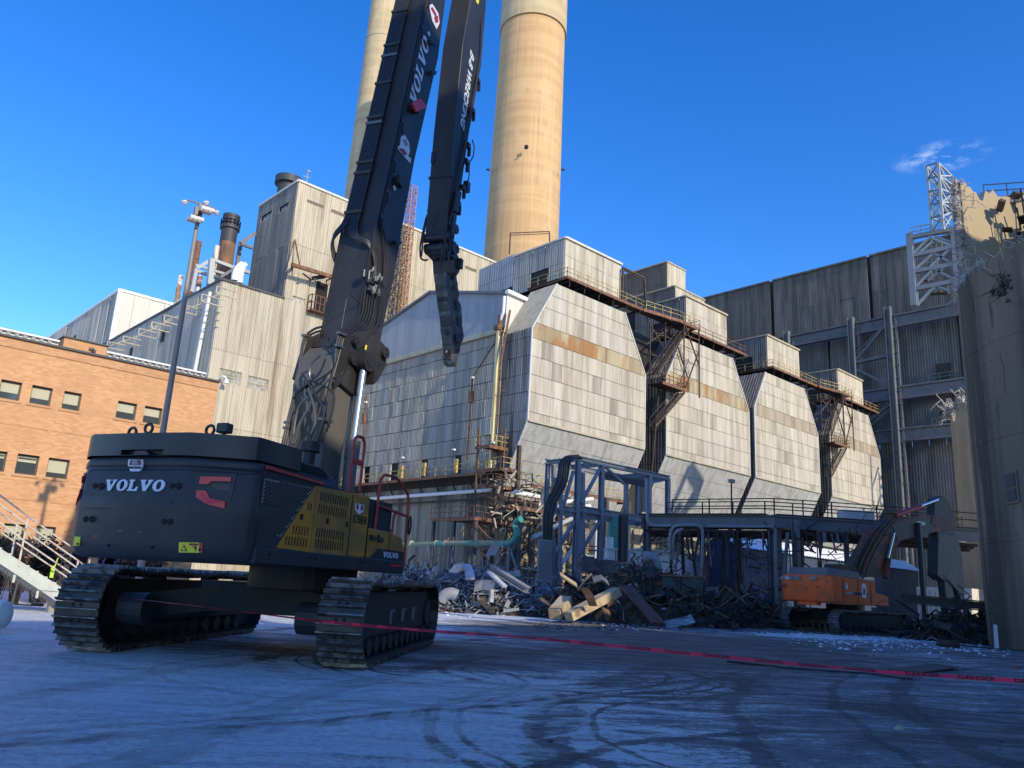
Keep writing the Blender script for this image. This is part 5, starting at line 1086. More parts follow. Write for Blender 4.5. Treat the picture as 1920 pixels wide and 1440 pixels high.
# ------------------------------------------------------------------ the long-reach demolition excavator
B = Frame(8.99, 16.06, 27); T_ = Frame(9.2, 17.3, 42)
ex = thing('long_reach_excavator', 'black and yellow high-reach demolition excavator standing in the shade in the foreground', 'excavator', (8.99, 16.06, 0), math.radians(27))
def bp(m, nm, mt, bevel=0., smooth=False, parent=None, **kw):
    """m holds local coordinates of frame B"""
    me = m.mesh(nm, bevel, smooth); return place(nm, me, mt, parent or ex, B.M, **kw)
zz2 = lambda x, y: (400+x/2.77, 760+y/2.77)
z3 = lambda x, y: (500+x/3, 380+y/3)
z4 = lambda x, y: (600+x/3, y/3)
for yc, sd in ((-2.5, -1), (2.5, 1)):
    tr, part, zc = track(ex, T_, -3.05, 3.55, yc, .86, .73, 'track_steel', side=sd)
    for x in (-.9, .3, 1.5): m = MB(); m.box((x, sd*.30, .95), (.34, .05, .04)); m.box((x-.12, sd*.30, .82), (.04, .05, .26)); part(m, 'step_bracket', 'grille_mesh')
def tp(m, nm, mt, **kw): me = m.mesh(nm); return place(nm, me, mt, ex, T_.M, **kw)
m = MB(); m.prism([(-1.5, .75), (1.5, .75), (1.35, 1.38), (-1.35, 1.38)], 'y', -1.3, 1.3); tp(m, 'centre_frame', 'black_steel')
for sx in (-1.2, 1.3):
    for sy in (-1, 1): m = MB(); m.bar((sx*.9, sy*.9, 1.05), (sx*1.25, sy*2.3, .82), .62, .5); tp(m, 'carbody_arm', 'black_steel')
m = MB(); m.cyl((-3.05, -2.0, .8), (-3.05, -1.5, .8), .30, 16); m.cyl((-3.05, 1.5, .8), (-3.05, 2.0, .8), .3, 16); tp(m, 'travel_motor', 'charcoal_paint', kind='stuff')
m = MB(); m.cyl((0, 0, 1.3), (0, 0, 1.78), 1.15, 32); bp(m, 'slew_ring', 'black_steel')
m = MB(); m.box((-1.4, .0, 1.88), (5.4, 3.4, .26)); bp(m, 'deck', 'black_steel')
# counterweight
OUT = [(-3.7, -1.84), (-4.36, -1.84), (-4.45, -1.78), (-4.82, -1.08), (-4.93, -.80), (-4.96, .27), (-4.90, 1.30), (-4.80, 1.46), (-4.52, 1.80), (-4.44, 1.84), (-3.7, 1.84)]
def surf(y):
    P = sorted([(b, a) for a, b in OUT[1:-1]])
    for (y0, x0), (y1, x1) in zip(P[:-1], P[1:]):
        if y0 <= y <= y1: return x0+(x1-x0)*(y-y0)/(y1-y0)
    return -4.3
def ring(z, k): return [(x if x > -4 else x+k, y*(1-k/2.2), z) for x, y in OUT]
def hit(px, py):
    """where a line of sight meets the rear of the counterweight (y, z)"""
    d = ray(px, py); dx, dy = float(d@B.h), float(d@B.l); o = CAM-B.o; ox_, oy_ = float(o@B.h), float(o@B.l)
    for (xa_, ya_), (xb_, yb_) in zip(OUT[1:-2], OUT[2:-1]):
        ex_, ey_ = xb_-xa_, yb_-ya_; det = dx*(-ey_)+ex_*dy
        if abs(det) < 1e-9: continue
        t = ((xa_-ox_)*(-ey_)+ex_*(ya_-oy_))/det; u = (dx*(ya_-oy_)-dy*(xa_-ox_))/det
        if t > 0 and -1e-6 <= u <= 1+1e-6: return (ya_+u*ey_, EYE+t*float(d[2]))
    return (2.3, 2.5)
zz1 = lambda x, y: (x/3, 760+y/3)
def hits(pl): return [hit(*zz1(*p)) for p in pl]
m = MB(); m.loft([ring(1.70, .16), ring(1.76, .05), ring(1.95, 0), ring(2.42, -.01), ring(2.50, -.022), ring(2.60, -.022), ring(2.72, 0), ring(3.14, .01), ring(3.19, .05), ring(3.24, .01), ring(3.34, .02), ring(3.39, .07)])
bp(m, 'counterweight', 'charcoal_paint', bevel=.014, smooth=True)
def slab(z0, z1, ya, yb, g):
    pts = [(-3.2, ya)]+[(surf(y)-g, y) for y in sorted(set([ya, yb]+[y for _, y in OUT[1:-1] if ya < y < yb]))]+[(-3.2, yb)]
    m = MB(); m.loft([[(x, y, z) for x, y in pts] for z in (z0, z1)]); return m
ZA, ZB = 3.40, 3.78
sy0, sy1 = hit(*zz1(915, 270))[0], hit(*zz1(680, 270))[0]; sz0, sz1 = hit(*zz1(800, 281))[1], hit(*zz1(800, 248))[1]
m = slab(ZA, sz0, -1.82, 1.74, .0); m2 = slab(sz1, ZB, -1.82, 1.74, .0); m.add(m2.v, m2.f)
for (a, b) in ((-1.82, sy0), (sy1, 1.74)): m2 = slab(sz0, sz1, a, b, .0); m.add(m2.v, m2.f)
m2 = slab(sz0-.01, sz1+.01, -1.7, 1.65, -.14); m.add(m2.v, m2.f)
bp(m, 'top_weight', 'black_machine_paint', smooth=True)
q = hits([(755, 282), (850, 282), (835, 258), (775, 258)]); m = MB(); m.prism(q, 'x', -5.0, -4.85); bp(m, 'rear_camera', 'black_machine_paint')
for zx, zy in ((745, 152), (837, 130), (1182, 140)):
    q = B.on(*zz1(zx, zy), 'x', -4.3); y, z = q[1], q[2]
    m = MB(); n = 16; m.tube([(-4.3, y+.085*math.cos(a), z+.085*math.sin(a)) for a in np.linspace(0, 2*math.pi, n)], .028, 6, caps=False); bp(m, 'lifting_eye', 'black_machine_paint', smooth=True)
q = B.on(*zz1(1264, 130), 'x', -4.3); m = MB(); m.box((-4.3, q[1], q[2]), (.18, .24, .17)); m.box((-4.3, q[1], q[2]-.12), (.06, .06, .10)); bp(m, 'work_light', 'black_machine_paint', bevel=.02)
q = B.on(*zz1(960, 142), 'x', -4.3); m = MB(); m.box((-4.3, q[1], 3.81), (.4, .30, .07)); bp(m, 'cover_plate', 'black_machine_paint')
def cwp(poly, nm, mt, t0=.004, t1=.012, parent=None):
    # cut at the bends of the surface so that the plate follows it
    m = MB(); cuts = sorted(y for _, y in OUT[1:-1]); lo = min(p[0] for p in poly); hi = max(p[0] for p in poly)
    ys_ = [lo-1]+[c for c in cuts if lo+.005 < c < hi-.005]+[hi+1]
    for a, b in zip(ys_[:-1], ys_[1:]):
        q = clip(poly, [(a, 0), (b, 0), (b, 6), (a, 6)]); n = len(q)
        if n < 3: continue
        g = lambda z: (.018 if 2.40 <= z <= 2.70 else 0)
        vs = [(surf(y)+t0, y, z) for y, z in q]+[(surf(y)-t1-g(z), y, z) for y, z in q]
        m.add(vs, [tuple(range(n)), tuple(reversed(range(n, 2*n)))]+[(i, (i+1) % n, n+(i+1) % n, n+i) for i in range(n)])
    return bp(m, nm, mt, parent=parent)
RZ = {}
for key, pts, mt, t1 in (('lamp_bezel', [(1085, 385), (1335, 385), (1310, 500), (1280, 610), (1210, 600), (1060, 530), (1110, 480)], 'blue_charcoal_paint', .008),
        ('tail_lamp', [(1138, 402), (1308, 405), (1310, 430), (1200, 428), (1180, 446), (1128, 444)], 'red_lamp', .045), ('tail_lamp', [(1115, 480), (1168, 482), (1188, 522), (1280, 545), (1275, 582), (1180, 560), (1112, 518)], 'red_lamp', .045),
        ('lamp_recess', [(1195, 442), (1300, 446), (1298, 475), (1215, 475), (1205, 512), (1185, 505)], 'black_machine_paint', .012)):
    P = hits(pts); cwp(P, key, mt, .02, t1); cwp([(1.30+(-.80-y)*.52, z) for y, z in reversed(P)], key, mt, .02, t1)
def pod(zx, zy, w=34, h=20):
    P = hits([(zx+w*math.cos(a), zy+h*math.sin(a)) for a in np.linspace(0, 2*math.pi, 12, endpoint=False)]); o = cwp(P, 'bolt_recess', 'black_machine_paint', .0, .02)
    for d in (-15, 17):
        y, z = hit(*zz1(zx+d, zy)); m = MB(); m.cyl((surf(y)-.035, y, z), (surf(y)-.01, y, z), .05, 12); bp(m, 'bolt_hole', 'black_interior', parent=o)
for p_ in ((556, 454), (990, 453), (504, 641), (944, 655)): pod(*p_)
def bend_word(word, h, yc, z, mt):
    o = slab_word(word, h, mt, B.M, ex, 'maker_name'); me = o.data
    for v in me.vertices: X, Y, Z = v.co; v.co = (surf(yc-X)-.008-Z*1.2, yc-X, z+Y)
    me.update()
va, vb, vt, vbm = hit(*zz1(597, 450)), hit(*zz1(933, 450)), hit(*zz1(765, 419)), hit(*zz1(765, 482))
o_ = slab_word('VOLVO', 1., 'letter_white', B.M, ex, 'maker_name'); W0 = 1.16+1.12+.97+1.16+1.12+.4
for v in o_.data.vertices:
    X, Y, Z = v.co; yy = (va[0]+vb[0])/2-(X/W0)*(va[0]-vb[0])-Y*.03; v.co = (surf(yy)-.006-Z*1.4, yy, (vt[1]+vbm[1])/2+Y*(vt[1]-vbm[1]))
o_.data.update()
def px_text(body, zx, zy, size, mt, nm, t=.03, **k):
    y, z = hit(*zz1(zx, zy)); return text(body, size, mt, B.M @ basis((surf(y)-t, y, z), (0, -1, 0), (0, 0, 1)), ex, nm, **k)
cwp(hits([(728, 306), (808, 306), (806, 345), (790, 372), (740, 372), (724, 340)]), 'crest_sticker', 'letter_white', .01, .022)
cwp(hits([(740, 308), (800, 308), (800, 338), (732, 338)]), 'crest_print', 'maroon_ink', .01, .027); cwp(hits([(752, 312), (778, 304), (784, 330), (765, 342), (750, 332)]), 'crest_head', 'grey_steel', .0, .032)
px_text('WRECKING', 765, 352, .05, 'letter_black', 'crest_lettering', offset=.002); px_text('3147', 765, 366, .04, 'letter_black', 'crest_lettering') if False else None
cwp(hits([(1010, 770), (1122, 772), (1122, 830), (1007, 828)]), 'warning_sticker', 'sticker_yellow'); cwp(hits([(1122, 772), (1140, 773), (1140, 831), (1122, 830)]), 'warning_sticker', 'sticker_red')
cwp(hits([(1020, 820), (1058, 821), (1038, 782)]), 'warning_triangle', 'letter_black', .01, .018); cwp(hits([(1028, 815), (1049, 816), (1038, 792)]), 'warning_triangle', 'sticker_yellow', .01, .023)
cwp(hits([(1068, 776), (1118, 778), (1118, 790), (1068, 788)]), 'warning_print', 'maroon_ink', .01, .018); cwp(hits([(1080, 796), (1110, 792), (1104, 822), (1095, 800)]), 'warning_print', 'letter_black', .01, .018)
cwp([(hit(*zz1(455, 745))[0]+dy, z) for dy, z in ((0, 2.02), (.16, 2.02), (.16, 1.87), (0, 1.87))], 'warning_sticker', 'sticker_yellow')
for (x0, y0, r_) in ((972, 551, .03), (533, 545, .025)): y, z = hit(*zz1(x0, y0)); m = MB(); m.cyl((surf(y)-.02, y, z), (surf(y)+.02, y, z), r_, 10); bp(m, 'plug', 'black_interior')
# engine house and side panels
SY = -1.83
m = MB(); m.box((-1.85, .0, 2.6), (4.7, 3.5, 1.24)); bp(m, 'engine_house', 'blue_charcoal_paint')
m = MB(); m.prism([(-4.28, 2.0), (-4.28, 3.30), (-1.36, 3.24), (-1.36, 2.0)], 'y', SY, SY+.1); bp(m, 'side_panel', 'blue_charcoal_paint')
m = MB(); m.loft([[(-3.75, SY+.02, 3.25), (-1.72, SY+.02, 3.22), (-1.72, 1.7, 3.22), (-3.75, 1.75, 3.25)], [(-3.75, SY+.07, 3.48), (-1.85, SY+.1, 3.42), (-1.85, 1.62, 3.42), (-3.75, 1.66, 3.48)], [(-3.72, SY+.30, 3.66), (-2.08, SY+.36, 3.66), (-2.08, 1.35, 3.66), (-3.72, 1.40, 3.66)]])
bp(m, 'engine_hood', 'blue_charcoal_paint', bevel=.03)
for i in range(19):
    x = -3.52+i*.075; m = MB(); m.bar((x, SY+.045, 3.42), (x-.02, SY+.245, 3.60), .03, .02); bp(m, 'hood_slot', 'black_interior')
m = MB(); m.bar((-4.22, SY-.03, 3.31), (-2.50, SY-.03, 3.27), .04, .05); bp(m, 'orange_strip', 'red_rail')
# expanded metal grille
G = [(-4.21, 3.13), (-2.76, 3.15), (-3.56, 2.20), (-4.23, 2.31)]
m = MB(); m.prism(G, 'y', SY-.01, SY-.002); gr = bp(m, 'side_grille', 'grille_mesh')
m = MB(); j = 0; z = 2.22
while z < 3.13:
    x = -4.20+(j % 2)*.045
    while x < -2.7:
        c = [(x+dx, z+dz) for dx, dz in ((-.034, 0), (-.012, .019), (.012, .019), (.034, 0), (.012, -.019), (-.012, -.019))]
        if inside(G, c) and abs(x+3.75+(z-2.7)*.0) > .0: m.prism(c, 'y', SY-.014, SY-.009)
        x += .09
    z += .030 if False else .032; j += 1
bp(m, 'grille_holes', 'black_interior', parent=gr, kind='stuff')
for poly, nm in (([(-2.70, 3.20), (-2.66, 3.20), (-2.66, 2.0), (-3.66, 2.02)], 'yellow_door'), ([(-2.645, 3.20), (-1.375, 3.23), (-1.375, 2.0), (-2.645, 2.0)], 'yellow_door')):
    m = MB(); m.prism(poly, 'y', SY-.016, SY-.003); bp(m, nm, 'machine_yellow')
m = MB(); m.prism([(-1.355, 2.0), (-1.355, 3.24), (-.66, 3.25), (-.66, 2.62), (-.66, 2.0)], 'y', SY-.016, SY+1.15); bp(m, 'pump_door', 'machine_yellow', bevel=.02)
m = MB(); m.prism([(-.64, 2.0), (-.64, 2.61), (.30, 2.60), (.90, 2.52), (1.02, 2.35), (1.02, 2.0)], 'y', SY-.012, SY+1.0); bp(m, 'tool_box', 'machine_yellow', bevel=.02)
m = MB(); m.box((.33, SY-.014, 2.3), (.012, .01, .6)); bp(m, 'box_seam', 'letter_black')
m = MB(); m.prism([(-.16, 2.215), (1.03, 2.215), (1.03, 2.0), (-.46, 2.0)], 'y', SY-.022, SY-.01); bp(m, 'name_plate', 'blue_charcoal_paint')
slab_word('VOLVO', .115, 'letter_white', B.M @ basis((.43, SY-.024, 2.11), (1, 0, 0), (0, 0, 1)), ex, 'maker_name', t=.006)
def slots(x0, x1, z, h, sk=0):
    n = max(1, round((x1-x0)/.085))
    for i in range(n+1):
        x = x0+(x1-x0)*i/n; m = MB(); m.prism([(x-.018, z-h/2), (x+.008, z-h/2-.0), (x+.022, z+h/2), (x-.004, z+h/2)], 'y', SY-.022, SY-.012); bp(m, 'louvre_slot', 'black_interior')
slots(-2.50, -1.55, 3.03, .17); slots(-2.52, -1.57, 2.80, .17); slots(-2.50, -1.57, 2.37, .17); slots(-2.50, -1.57, 2.17, .17); slots(-3.24, -2.80, 2.36, .15); slots(-3.42, -2.80, 2.16, .15); slots(-2.86, -2.78, 2.80, .13)
text('EC750EHR', .22, 'letter_black', B.M @ basis((-1.0, SY-.018, 2.73), (1, 0, 0), (0, 0, 1)), ex, 'model_number', xs=.55, offset=.006, ext=.003)
m = MB(); m.prism([(-1.24, 3.05), (-.90, 3.05), (-.90, 2.92), (-1.07, 2.84), (-1.24, 2.92)], 'y', SY-.022, SY-.016); bp(m, 'crest_sticker', 'white_paint')
for x in (-1.16, -.98): text('B', .13, 'maroon_ink', B.M @ basis((x, SY-.024, 2.98), (1, 0, 0), (0, 0, 1)), ex, 'crest_letter', offset=.012, ext=.003)
m = MB(); m.bar((-.55, SY-.06, 2.42), (-.05, SY-.06, 2.40), .05, .05); m.box((-.5, SY-.04, 2.42), (.1, .08, .1)); m.box((-.12, SY-.04, 2.40), (.1, .08, .1)); bp(m, 'grab_handle', 'black_machine_paint')
m = MB(); m.box((-1.62, SY+.02, 1.865), (5.3, .16, .27)); bp(m, 'side_skirt', 'blue_charcoal_paint', bevel=.02)
for x in (-3.9, -2.7, -2.5, -.9, -.75): m = MB(); m.cyl((x, SY-.075, 1.90), (x, SY-.055, 1.90), .022, 8); bp(m, 'bolt', 'black_interior')
m = MB(); m.box((.62, SY-.07, 1.90), (.50, .02, .05)); bp(m, 'side_reflector', 'red_lamp')
q = B.on(581, 838, 'y', -1.0); m = MB(); m.cyl((q[0], -1.0, 3.6), (q[0], -1.0, q[2]-.08), .13, 18); m.cyl((q[0], -1.0, q[2]-.1), (q[0], -1.0, q[2]+.06), .215, 24); m.cyl((q[0], -1.0, q[2]+.06), (q[0], -1.0, q[2]+.10), .18, 24); bp(m, 'air_cleaner', 'blue_charcoal_paint', smooth=True)
def rail(pts, r=.032, nm='guard_rail', mt='red_rail', y=SY+.05, sm=.10):
    m = MB(); m.tube([(x, y, z) for x, z in pts], r, 8, smooth=sm); return bp(m, nm, mt, smooth=True)
r1 = rail([(-1.45, 3.25), (-1.42, 4.30), (-1.33, 4.40), (-1.08, 4.42), (-1.0, 4.30), (-1.02, 3.30)]); m = MB(); m.box((-1.22, SY+.05, 3.88), (.44, .03, .12)); bp(m, 'guard_plate', 'red_rail')
rail([(-.24, 2.60), (-.20, 3.66), (-.05, 3.80), (.50, 3.82), (1.16, 3.52), (1.20, 3.10), (1.24, 1.95), (1.14, 1.84), (1.0, 1.84)]); rail([(-.21, 3.12), (1.19, 3.02)]); rail([(.70, 3.06), (.56, 3.0), (.54, 2.55), (.62, 2.46), (.78, 2.44)])
m = MB(); m.tube([(1.22+.06*math.cos(a), SY-.02, 2.82+.20*math.sin(a)) for a in np.linspace(0, 6.283, 14)], .022, 6, caps=False); bp(m, 'hose_loop', 'hose_black')
m = MB(); m.prism([(1.0, 2.0), (3.2, 2.0), (3.3, 3.0), (2.9, 3.75), (1.2, 3.75), (1.0, 3.2)], 'y', .75, 1.8); bp(m, 'cab', 'black_machine_paint')
# boom foot section
def lst(pl, y, f): return [B.xz(*f(*p), y) for p in pl]
m = MB(); m.prism([(-.62, 2.4), (-.50, 4.2), (-.62, 5.75), (-.42, 6.45), (-.15, 6.75), (.75, 6.75), (.62, 6.2), (.50, 5.6), (.30, 4.5), (.30, 2.4)], 'y', -.45, .45); bp(m, 'boom_foot', 'sunlit_boom_paint', bevel=.02)
for y in (-.50, .50):
    m = MB(); m.prism([(-.55, 5.9), (-.30, 6.9), (.25, 7.25), (.95, 7.45), (1.62, 7.3), (1.78, 6.85), (1.45, 6.35), (.95, 6.15), (.45, 5.7)], 'y', y-.05, y+.05); bp(m, 'hinge_plate', 'boom_paint', bevel=.015)
for (x, z, r) in ((1.52, 7.08, .15), (.12, 6.95, .13), (.10, 6.52, .17), (.88, 6.58, .19), (1.2, 6.7, .09)):
    m = MB(); m.cyl((x, -.66, z), (x, .66, z), r, 20); o = bp(m, 'hinge_pin', 'boom_paint', smooth=True)
    for a in range(3): m = MB(); m.cyl((x+r*.5*math.cos(a*2.1), -.68, z+r*.5*math.sin(a*2.1)), (x+r*.5*math.cos(a*2.1), -.655, z+r*.5*math.sin(a*2.1)), .025, 8); bp(m, 'bolt', 'black_interior', parent=o)
# main boom
REAR = [(.10, 6.70), (.32, 7.4), (.50, 8.8), (.66, 10.), (1.06, 12.15), (2.03, 17.8), (2.25, 19.), (2.75, 20.9)]
FRONT = [(3.75, 20.2), (3.42, 19.), (3.28, 16.87), (2.42, 12.97), (2.08, 10.71), (1.93, 9.39), (1.58, 7.76), (1.50, 7.1), (.9, 6.75)]
m = MB(); m.prism(REAR+FRONT, 'y', -.45, .45); bp(m, 'boom', 'boom_paint', bevel=.018)
def rx(z):
    for (x0, z0), (x1, z1) in zip(REAR[:-1], REAR[1:]):
        if z0 <= z <= z1: return x0+(x1-x0)*(z-z0)/(z1-z0)
    return REAR[-1][0]
# raised edge flanges
for y in (-.47, .47):
    m = MB()
    for (a, b) in zip(REAR[:-1], REAR[1:]): m.bar((a[0]-.01, y, a[1]), (b[0]-.01, y, b[1]), .04, .05)
    bp(m, 'edge_flange', 'boom_paint')
m = MB(); m.box((.02, 0, 6.85), (.16, .86, .10)); m.box((-.02, 0, 6.78), (.05, .70, .28)); bp(m, 'boom_end_plate', 'boom_paint')
# hose run up the back
HY = [.40, .335, .27, .205, .14, .075, .01]
for k, y in enumerate(HY):
    top = [(rx(z)-.085, y, z) for z in (20.6, 19., 17.8, 15., 12.15, 10.55)]
    z0 = 10.35
    if k < 3: tail = [(rx(10.2)-.16, y+.02, 10.2), (rx(9.9)-.22, .55+.03*k, 9.95-.1*k), (rx(9.6)-.05, .63-.02*k, 9.62-.12*k), (rx(9.4)+.15, .52, 9.35-.12*k)]
    else:
        e = (k-3)*.085
        tail = [(rx(10.2)-.13, y, 10.2), (rx(9.85)-.14, y-.10, 9.85), (rx(9.5)-.10, -.40+e*.2, 9.62+e*.4), (rx(9.3)+.10+e*.6, -.53, 9.35+e), (rx(9.)+.24+e*.9, -.54, 8.95+e*.3), (rx(8.7)+.26+e*.9, -.54, 8.62)]
    m = MB(); m.tube(top+tail, .031, 8, smooth=.22); bp(m, 'hydraulic_hose', 'hose_black', smooth=True)
for z in (20.2, 19.0, 17.6, 16.3, 15.9, 14.9, 13.7, 13.5, 12.2, 11.85, 10.62):
    m = MB(); x = rx(z)-.10; m.box((x, .205, z), (.10, .50, .07), Matrix.Rotation(-.17, 3, 'Y')); o = bp(m, 'hose_clamp', 'hose_black' if int(z*10) % 3 else 'tube_steel')
# thin pipes along the side face
for k, (dx, r) in enumerate(((.10, .02), (.155, .014), (.20, .014))):
    m = MB(); m.tube([(rx(z)+dx, -.48, z) for z in (20.5, 19, 17.8, 12.15, 10.4)]+[(rx(10)+.2+dx*2.2, -.5, 9.9), (rx(9.6)+.45+dx*1.6, -.5, 9.45), (rx(9.3)+.62+dx, -.5, 8.8)], r, 6, smooth=.1); bp(m, 'side_pipe', 'hose_black', smooth=True)
for z in (20, 18.9, 18.2, 17.0, 15.4, 13.6, 12.3, 11.3, 10.5):
    m = MB(); m.box((rx(z)+.15, -.49, z), (.16, .05, .10)); m.box((rx(z)+.20, -.50, z-.22), (.04, .05, .2)); bp(m, 'pipe_bracket', 'hose_black')
for i in range(26):
    z = 8.0+i*.72
    if z > 19: break
    xf = [a for a in (FRONT)]; 
    for (x1, z1), (x0, z0) in zip(FRONT[:-1], FRONT[1:]):
        if z0 <= z <= z1: X = x0+(x1-x0)*(z-z0)/(z1-z0); m = MB(); m.cyl((X-.09, -.475, z), (X-.09, -.45, z), .025, 6); bp(m, 'bolt', 'tube_steel'); break
# valve block and its hoses
c = B.xz(*z3(590, 420), -.6); m = MB()
vr = random.Random(4)
m.box((c[0], -.55, c[1]), (.26, .12, .30)); m.box((c[0]+.28, -.56, c[1]+.05), (.22, .12, .14)); m.box((c[0]-.24, -.54, c[1]), (.14, .08, .22)); bp(m, 'valve_block', 'black_machine_paint', bevel=.02)
for i in range(16): m = MB(); x = c[0]+vr.uniform(-.2, .42); z = c[1]+vr.uniform(-.42, .18); m.cyl((x, -.66, z), (x+.01, -.66, z+.10), .026, 8); m.box((x, -.63, z), (.07, .05, .05)); bp(m, 'valve_fitting', 'grey_steel' if i % 2 else 'tube_steel')
def pxh(pts, f, y, r=.026, mt='hose_black', nm='hydraulic_hose', sm=.14, y2=None):
    n = len(pts); P = []
    for i, p in enumerate(pts): yy = y if y2 is None else y+(y2-y)*i/(n-1); q = B.xz(*f(*p), yy); P.append((q[0], yy, q[1]))
    m = MB(); m.tube(P, r, 7, smooth=sm); return bp(m, nm, mt, smooth=True)
for k in range(5):
    pxh([(560+k*15, 450+k*4), (548+k*15, 540), (540+k*14, 620+k*5), (515+k*14, 668+k*8), (450+k*6, 700+k*15), (418+k*5, 728+k*7)], z3, -.53)
pxh([(640, 480), (640, 600), (625, 680), (560, 760), (520, 800)], z3, -.55, .02); pxh([(650, 520), (655, 640), (640, 700), (590, 740), (545, 800)], z3, -.56, .018)
pxh([(420, 705), (450, 540), (465, 515), (530, 570)], z3, -.47, .012)
# steel pipe bundles beside the foot section
for k in range(4):
    pxh([(404+k*10, 735+k*4), (392+k*10, 800), (384+k*10, 900), (352+k*11, 1050), (318+k*12, 1210), (282+k*12, 1345)], z3, -.50, .024, 'tube_steel', 'steel_pipe')
for k in range(4):
    pxh([(212+k*9, 742), (196+k*9, 810), (180+k*9, 930), (178+k*9, 990), (150+k*9, 1085), (122+k*12, 1200), (78+k*13, 1395)], z3, .52, .022, 'tube_steel', 'steel_pipe', y2=.30)
def pxr(pts, f, x, r=.03, mt='tube_steel', nm='hydraulic_hose', sm=.14):
    m = MB(); m.tube([B.on(*f(*p), 'x', x) for p in pts], r, 7, smooth=sm); return bp(m, nm, mt, smooth=True)
for i, pts in enumerate(([(385, 900), (365, 950), (235, 1030), (160, 1075)], [(360, 985), (290, 1050), (180, 1140), (165, 1200), (150, 1300)], [(200, 960), (250, 1040), (300, 1120), (325, 1160), (316, 1235), (285, 1340)], [(210, 1000), (215, 1080), (235, 1160), (190, 1230), (165, 1350)],
            [(240, 1000), (330, 1030), (385, 1080), (370, 1180), (335, 1290)], [(235, 1050), (265, 1130), (280, 1230), (250, 1300)], [(320, 1030), (290, 1150), (270, 1250), (245, 1330)], [(300, 860), (250, 900), (235, 980), (270, 1030)], [(330, 880), (300, 960), (240, 1010), (190, 1050)])):
    pxr(pts, z3, -.78-.03*(i % 3), .026, 'tube_steel' if i % 2 else 'hose_black')
for k in range(5): pxh([(560-k*6, 790+k*6), (500-k*5, 830+k*8), (480+k*2, 900+k*6), (440, 960+k*8), (375, 1010+k*8)], z3, -.56, .02)
pxh([(232, 735), (270, 708), (312, 698)], z3, .50, .03); pxh([(235, 750), (275, 728), (312, 720)], z3, .50, .03); pxh([(240, 770), (280, 752), (312, 745)], z3, .50, .03)
for (x0, y0, x1, y1, yy) in ((400, 730, 440, 745, -.52), (390, 800, 425, 815, -.53), (300, 1215, 365, 1235, -.53), (205, 745, 245, 755, .52), (105, 1235, 180, 1250, .40), (100, 1265, 130, 1272, .4), (150, 1350, 190, 1360, .3)):
    a, b = B.xz(*z3(x0, y0), yy), B.xz(*z3(x1, y1), yy); m = MB(); m.bar((a[0], yy, a[1]), (b[0], yy, b[1]), .10, .06); bp(m, 'pipe_clamp', 'tube_steel')
a = B.xz(*z3(225, 815), .5); m = MB(); m.prism([(a[0]-.16, a[1]+.1), (a[0]+.34, a[1]+.15), (a[0]+.25, a[1]-.35), (a[0]+.05, a[1]-.25), (a[0]-.1, a[1]-.05)], 'y', .46, .52); bp(m, 'pipe_bracket', 'sunlit_boom_paint')
for (x, y) in ((552, 815), (568, 855)): c = B.xz(*z3(x, y), -.62); m = MB(); m.cyl((c[0], -.64, c[1]-.06), (c[0]+.02, -.64, c[1]+.06), .025, 8); bp(m, 'yellow_tag', 'sticker_yellow')
# lift cylinders
for y in (-.74, .74):
    a, b = B.xz(*z3(548, 905), -.74), B.xz(*z3(486, 1370), -.74); c = B.xz(657, 905, -.74)
    m = MB(); m.cyl((a[0], y, a[1]-.05), (b[0], y, b[1]), .085, 20); bp(m, 'cylinder_rod', 'chrome', smooth=True)
    m = MB(); m.cyl((b[0], y, b[1]+.12), (b[0]-.02, y, b[1]-.30), .165, 20); m.cyl((b[0]-.02, y, b[1]-.3), (b[0]-.06, y, 2.3), .145, 20); bp(m, 'cylinder_barrel', 'cylinder_grey', smooth=True)
    m = MB(); m.cyl((a[0]+.02, y-.14, a[1]+.05), (a[0]+.02, y+.14, a[1]+.05), .24, 22); m.cyl((a[0]+.02, y-.16, a[1]+.05), (a[0]+.02, y+.16, a[1]+.05), .13, 16); bp(m, 'cylinder_eye', 'boom_paint', smooth=True)
a = B.xz(*z3(575, 960), -.7); m = MB(); m.prism([(a[0]-.1, a[1]+.35), (a[0]+.1, a[1]+.25), (a[0]+.16, a[1]-.15), (a[0], a[1]-.28)], 'y', -.86, -.5); bp(m, 'cylinder_guard', 'boom_paint')
# marks and lugs on the boom side
ax_ = Vector((.172, 0, .985))
cv = (2.20, 15.70); slab_word('VOLVO', .42, 'letter_white', B.M @ basis((cv[0], -.462, cv[1]), (.172, 0, .985), (-.985, 0, .172)), ex, 'maker_name', t=.006, slant=.18)
def bpoly(pl, nm, mt, f=z4, y=-.462, t=.006): m = MB(); m.prism([B.xz(*f(*p), y) for p in pl], 'y', y-t, y); return bp(m, nm, mt)
bpoly([(612, 30), (632, 22), (665, 75), (672, 130), (655, 165), (632, 120)], 'crest_sticker', 'letter_white'); bpoly([(620, 45), (632, 40), (655, 82), (650, 100)], 'crest_print', 'maroon_ink', t=.012); bpoly([(640, 95), (662, 88), (664, 125), (648, 130)], 'crest_print', 'maroon_ink', t=.012)
bpoly([(455, 770), (475, 758), (500, 800), (505, 850), (495, 880), (512, 890), (508, 920), (480, 890), (455, 860), (432, 830), (450, 815)], 'mascot_sticker', 'letter_white'); bpoly([(440, 832), (470, 838), (490, 868), (470, 875)], 'mascot_print', 'maroon_ink', t=.012); bpoly([(462, 785), (480, 780), (495, 815), (478, 825)], 'mascot_print', 'grey_steel', t=.012)
for (x, y) in ((613, 190), (420, 1058)): c = B.xz(*z4(x, y), -.47); m = MB(); m.cyl((c[0], -.475, c[1]), (c[0], -.46, c[1]), .07, 14); bp(m, 'round_sticker', 'letter_white')
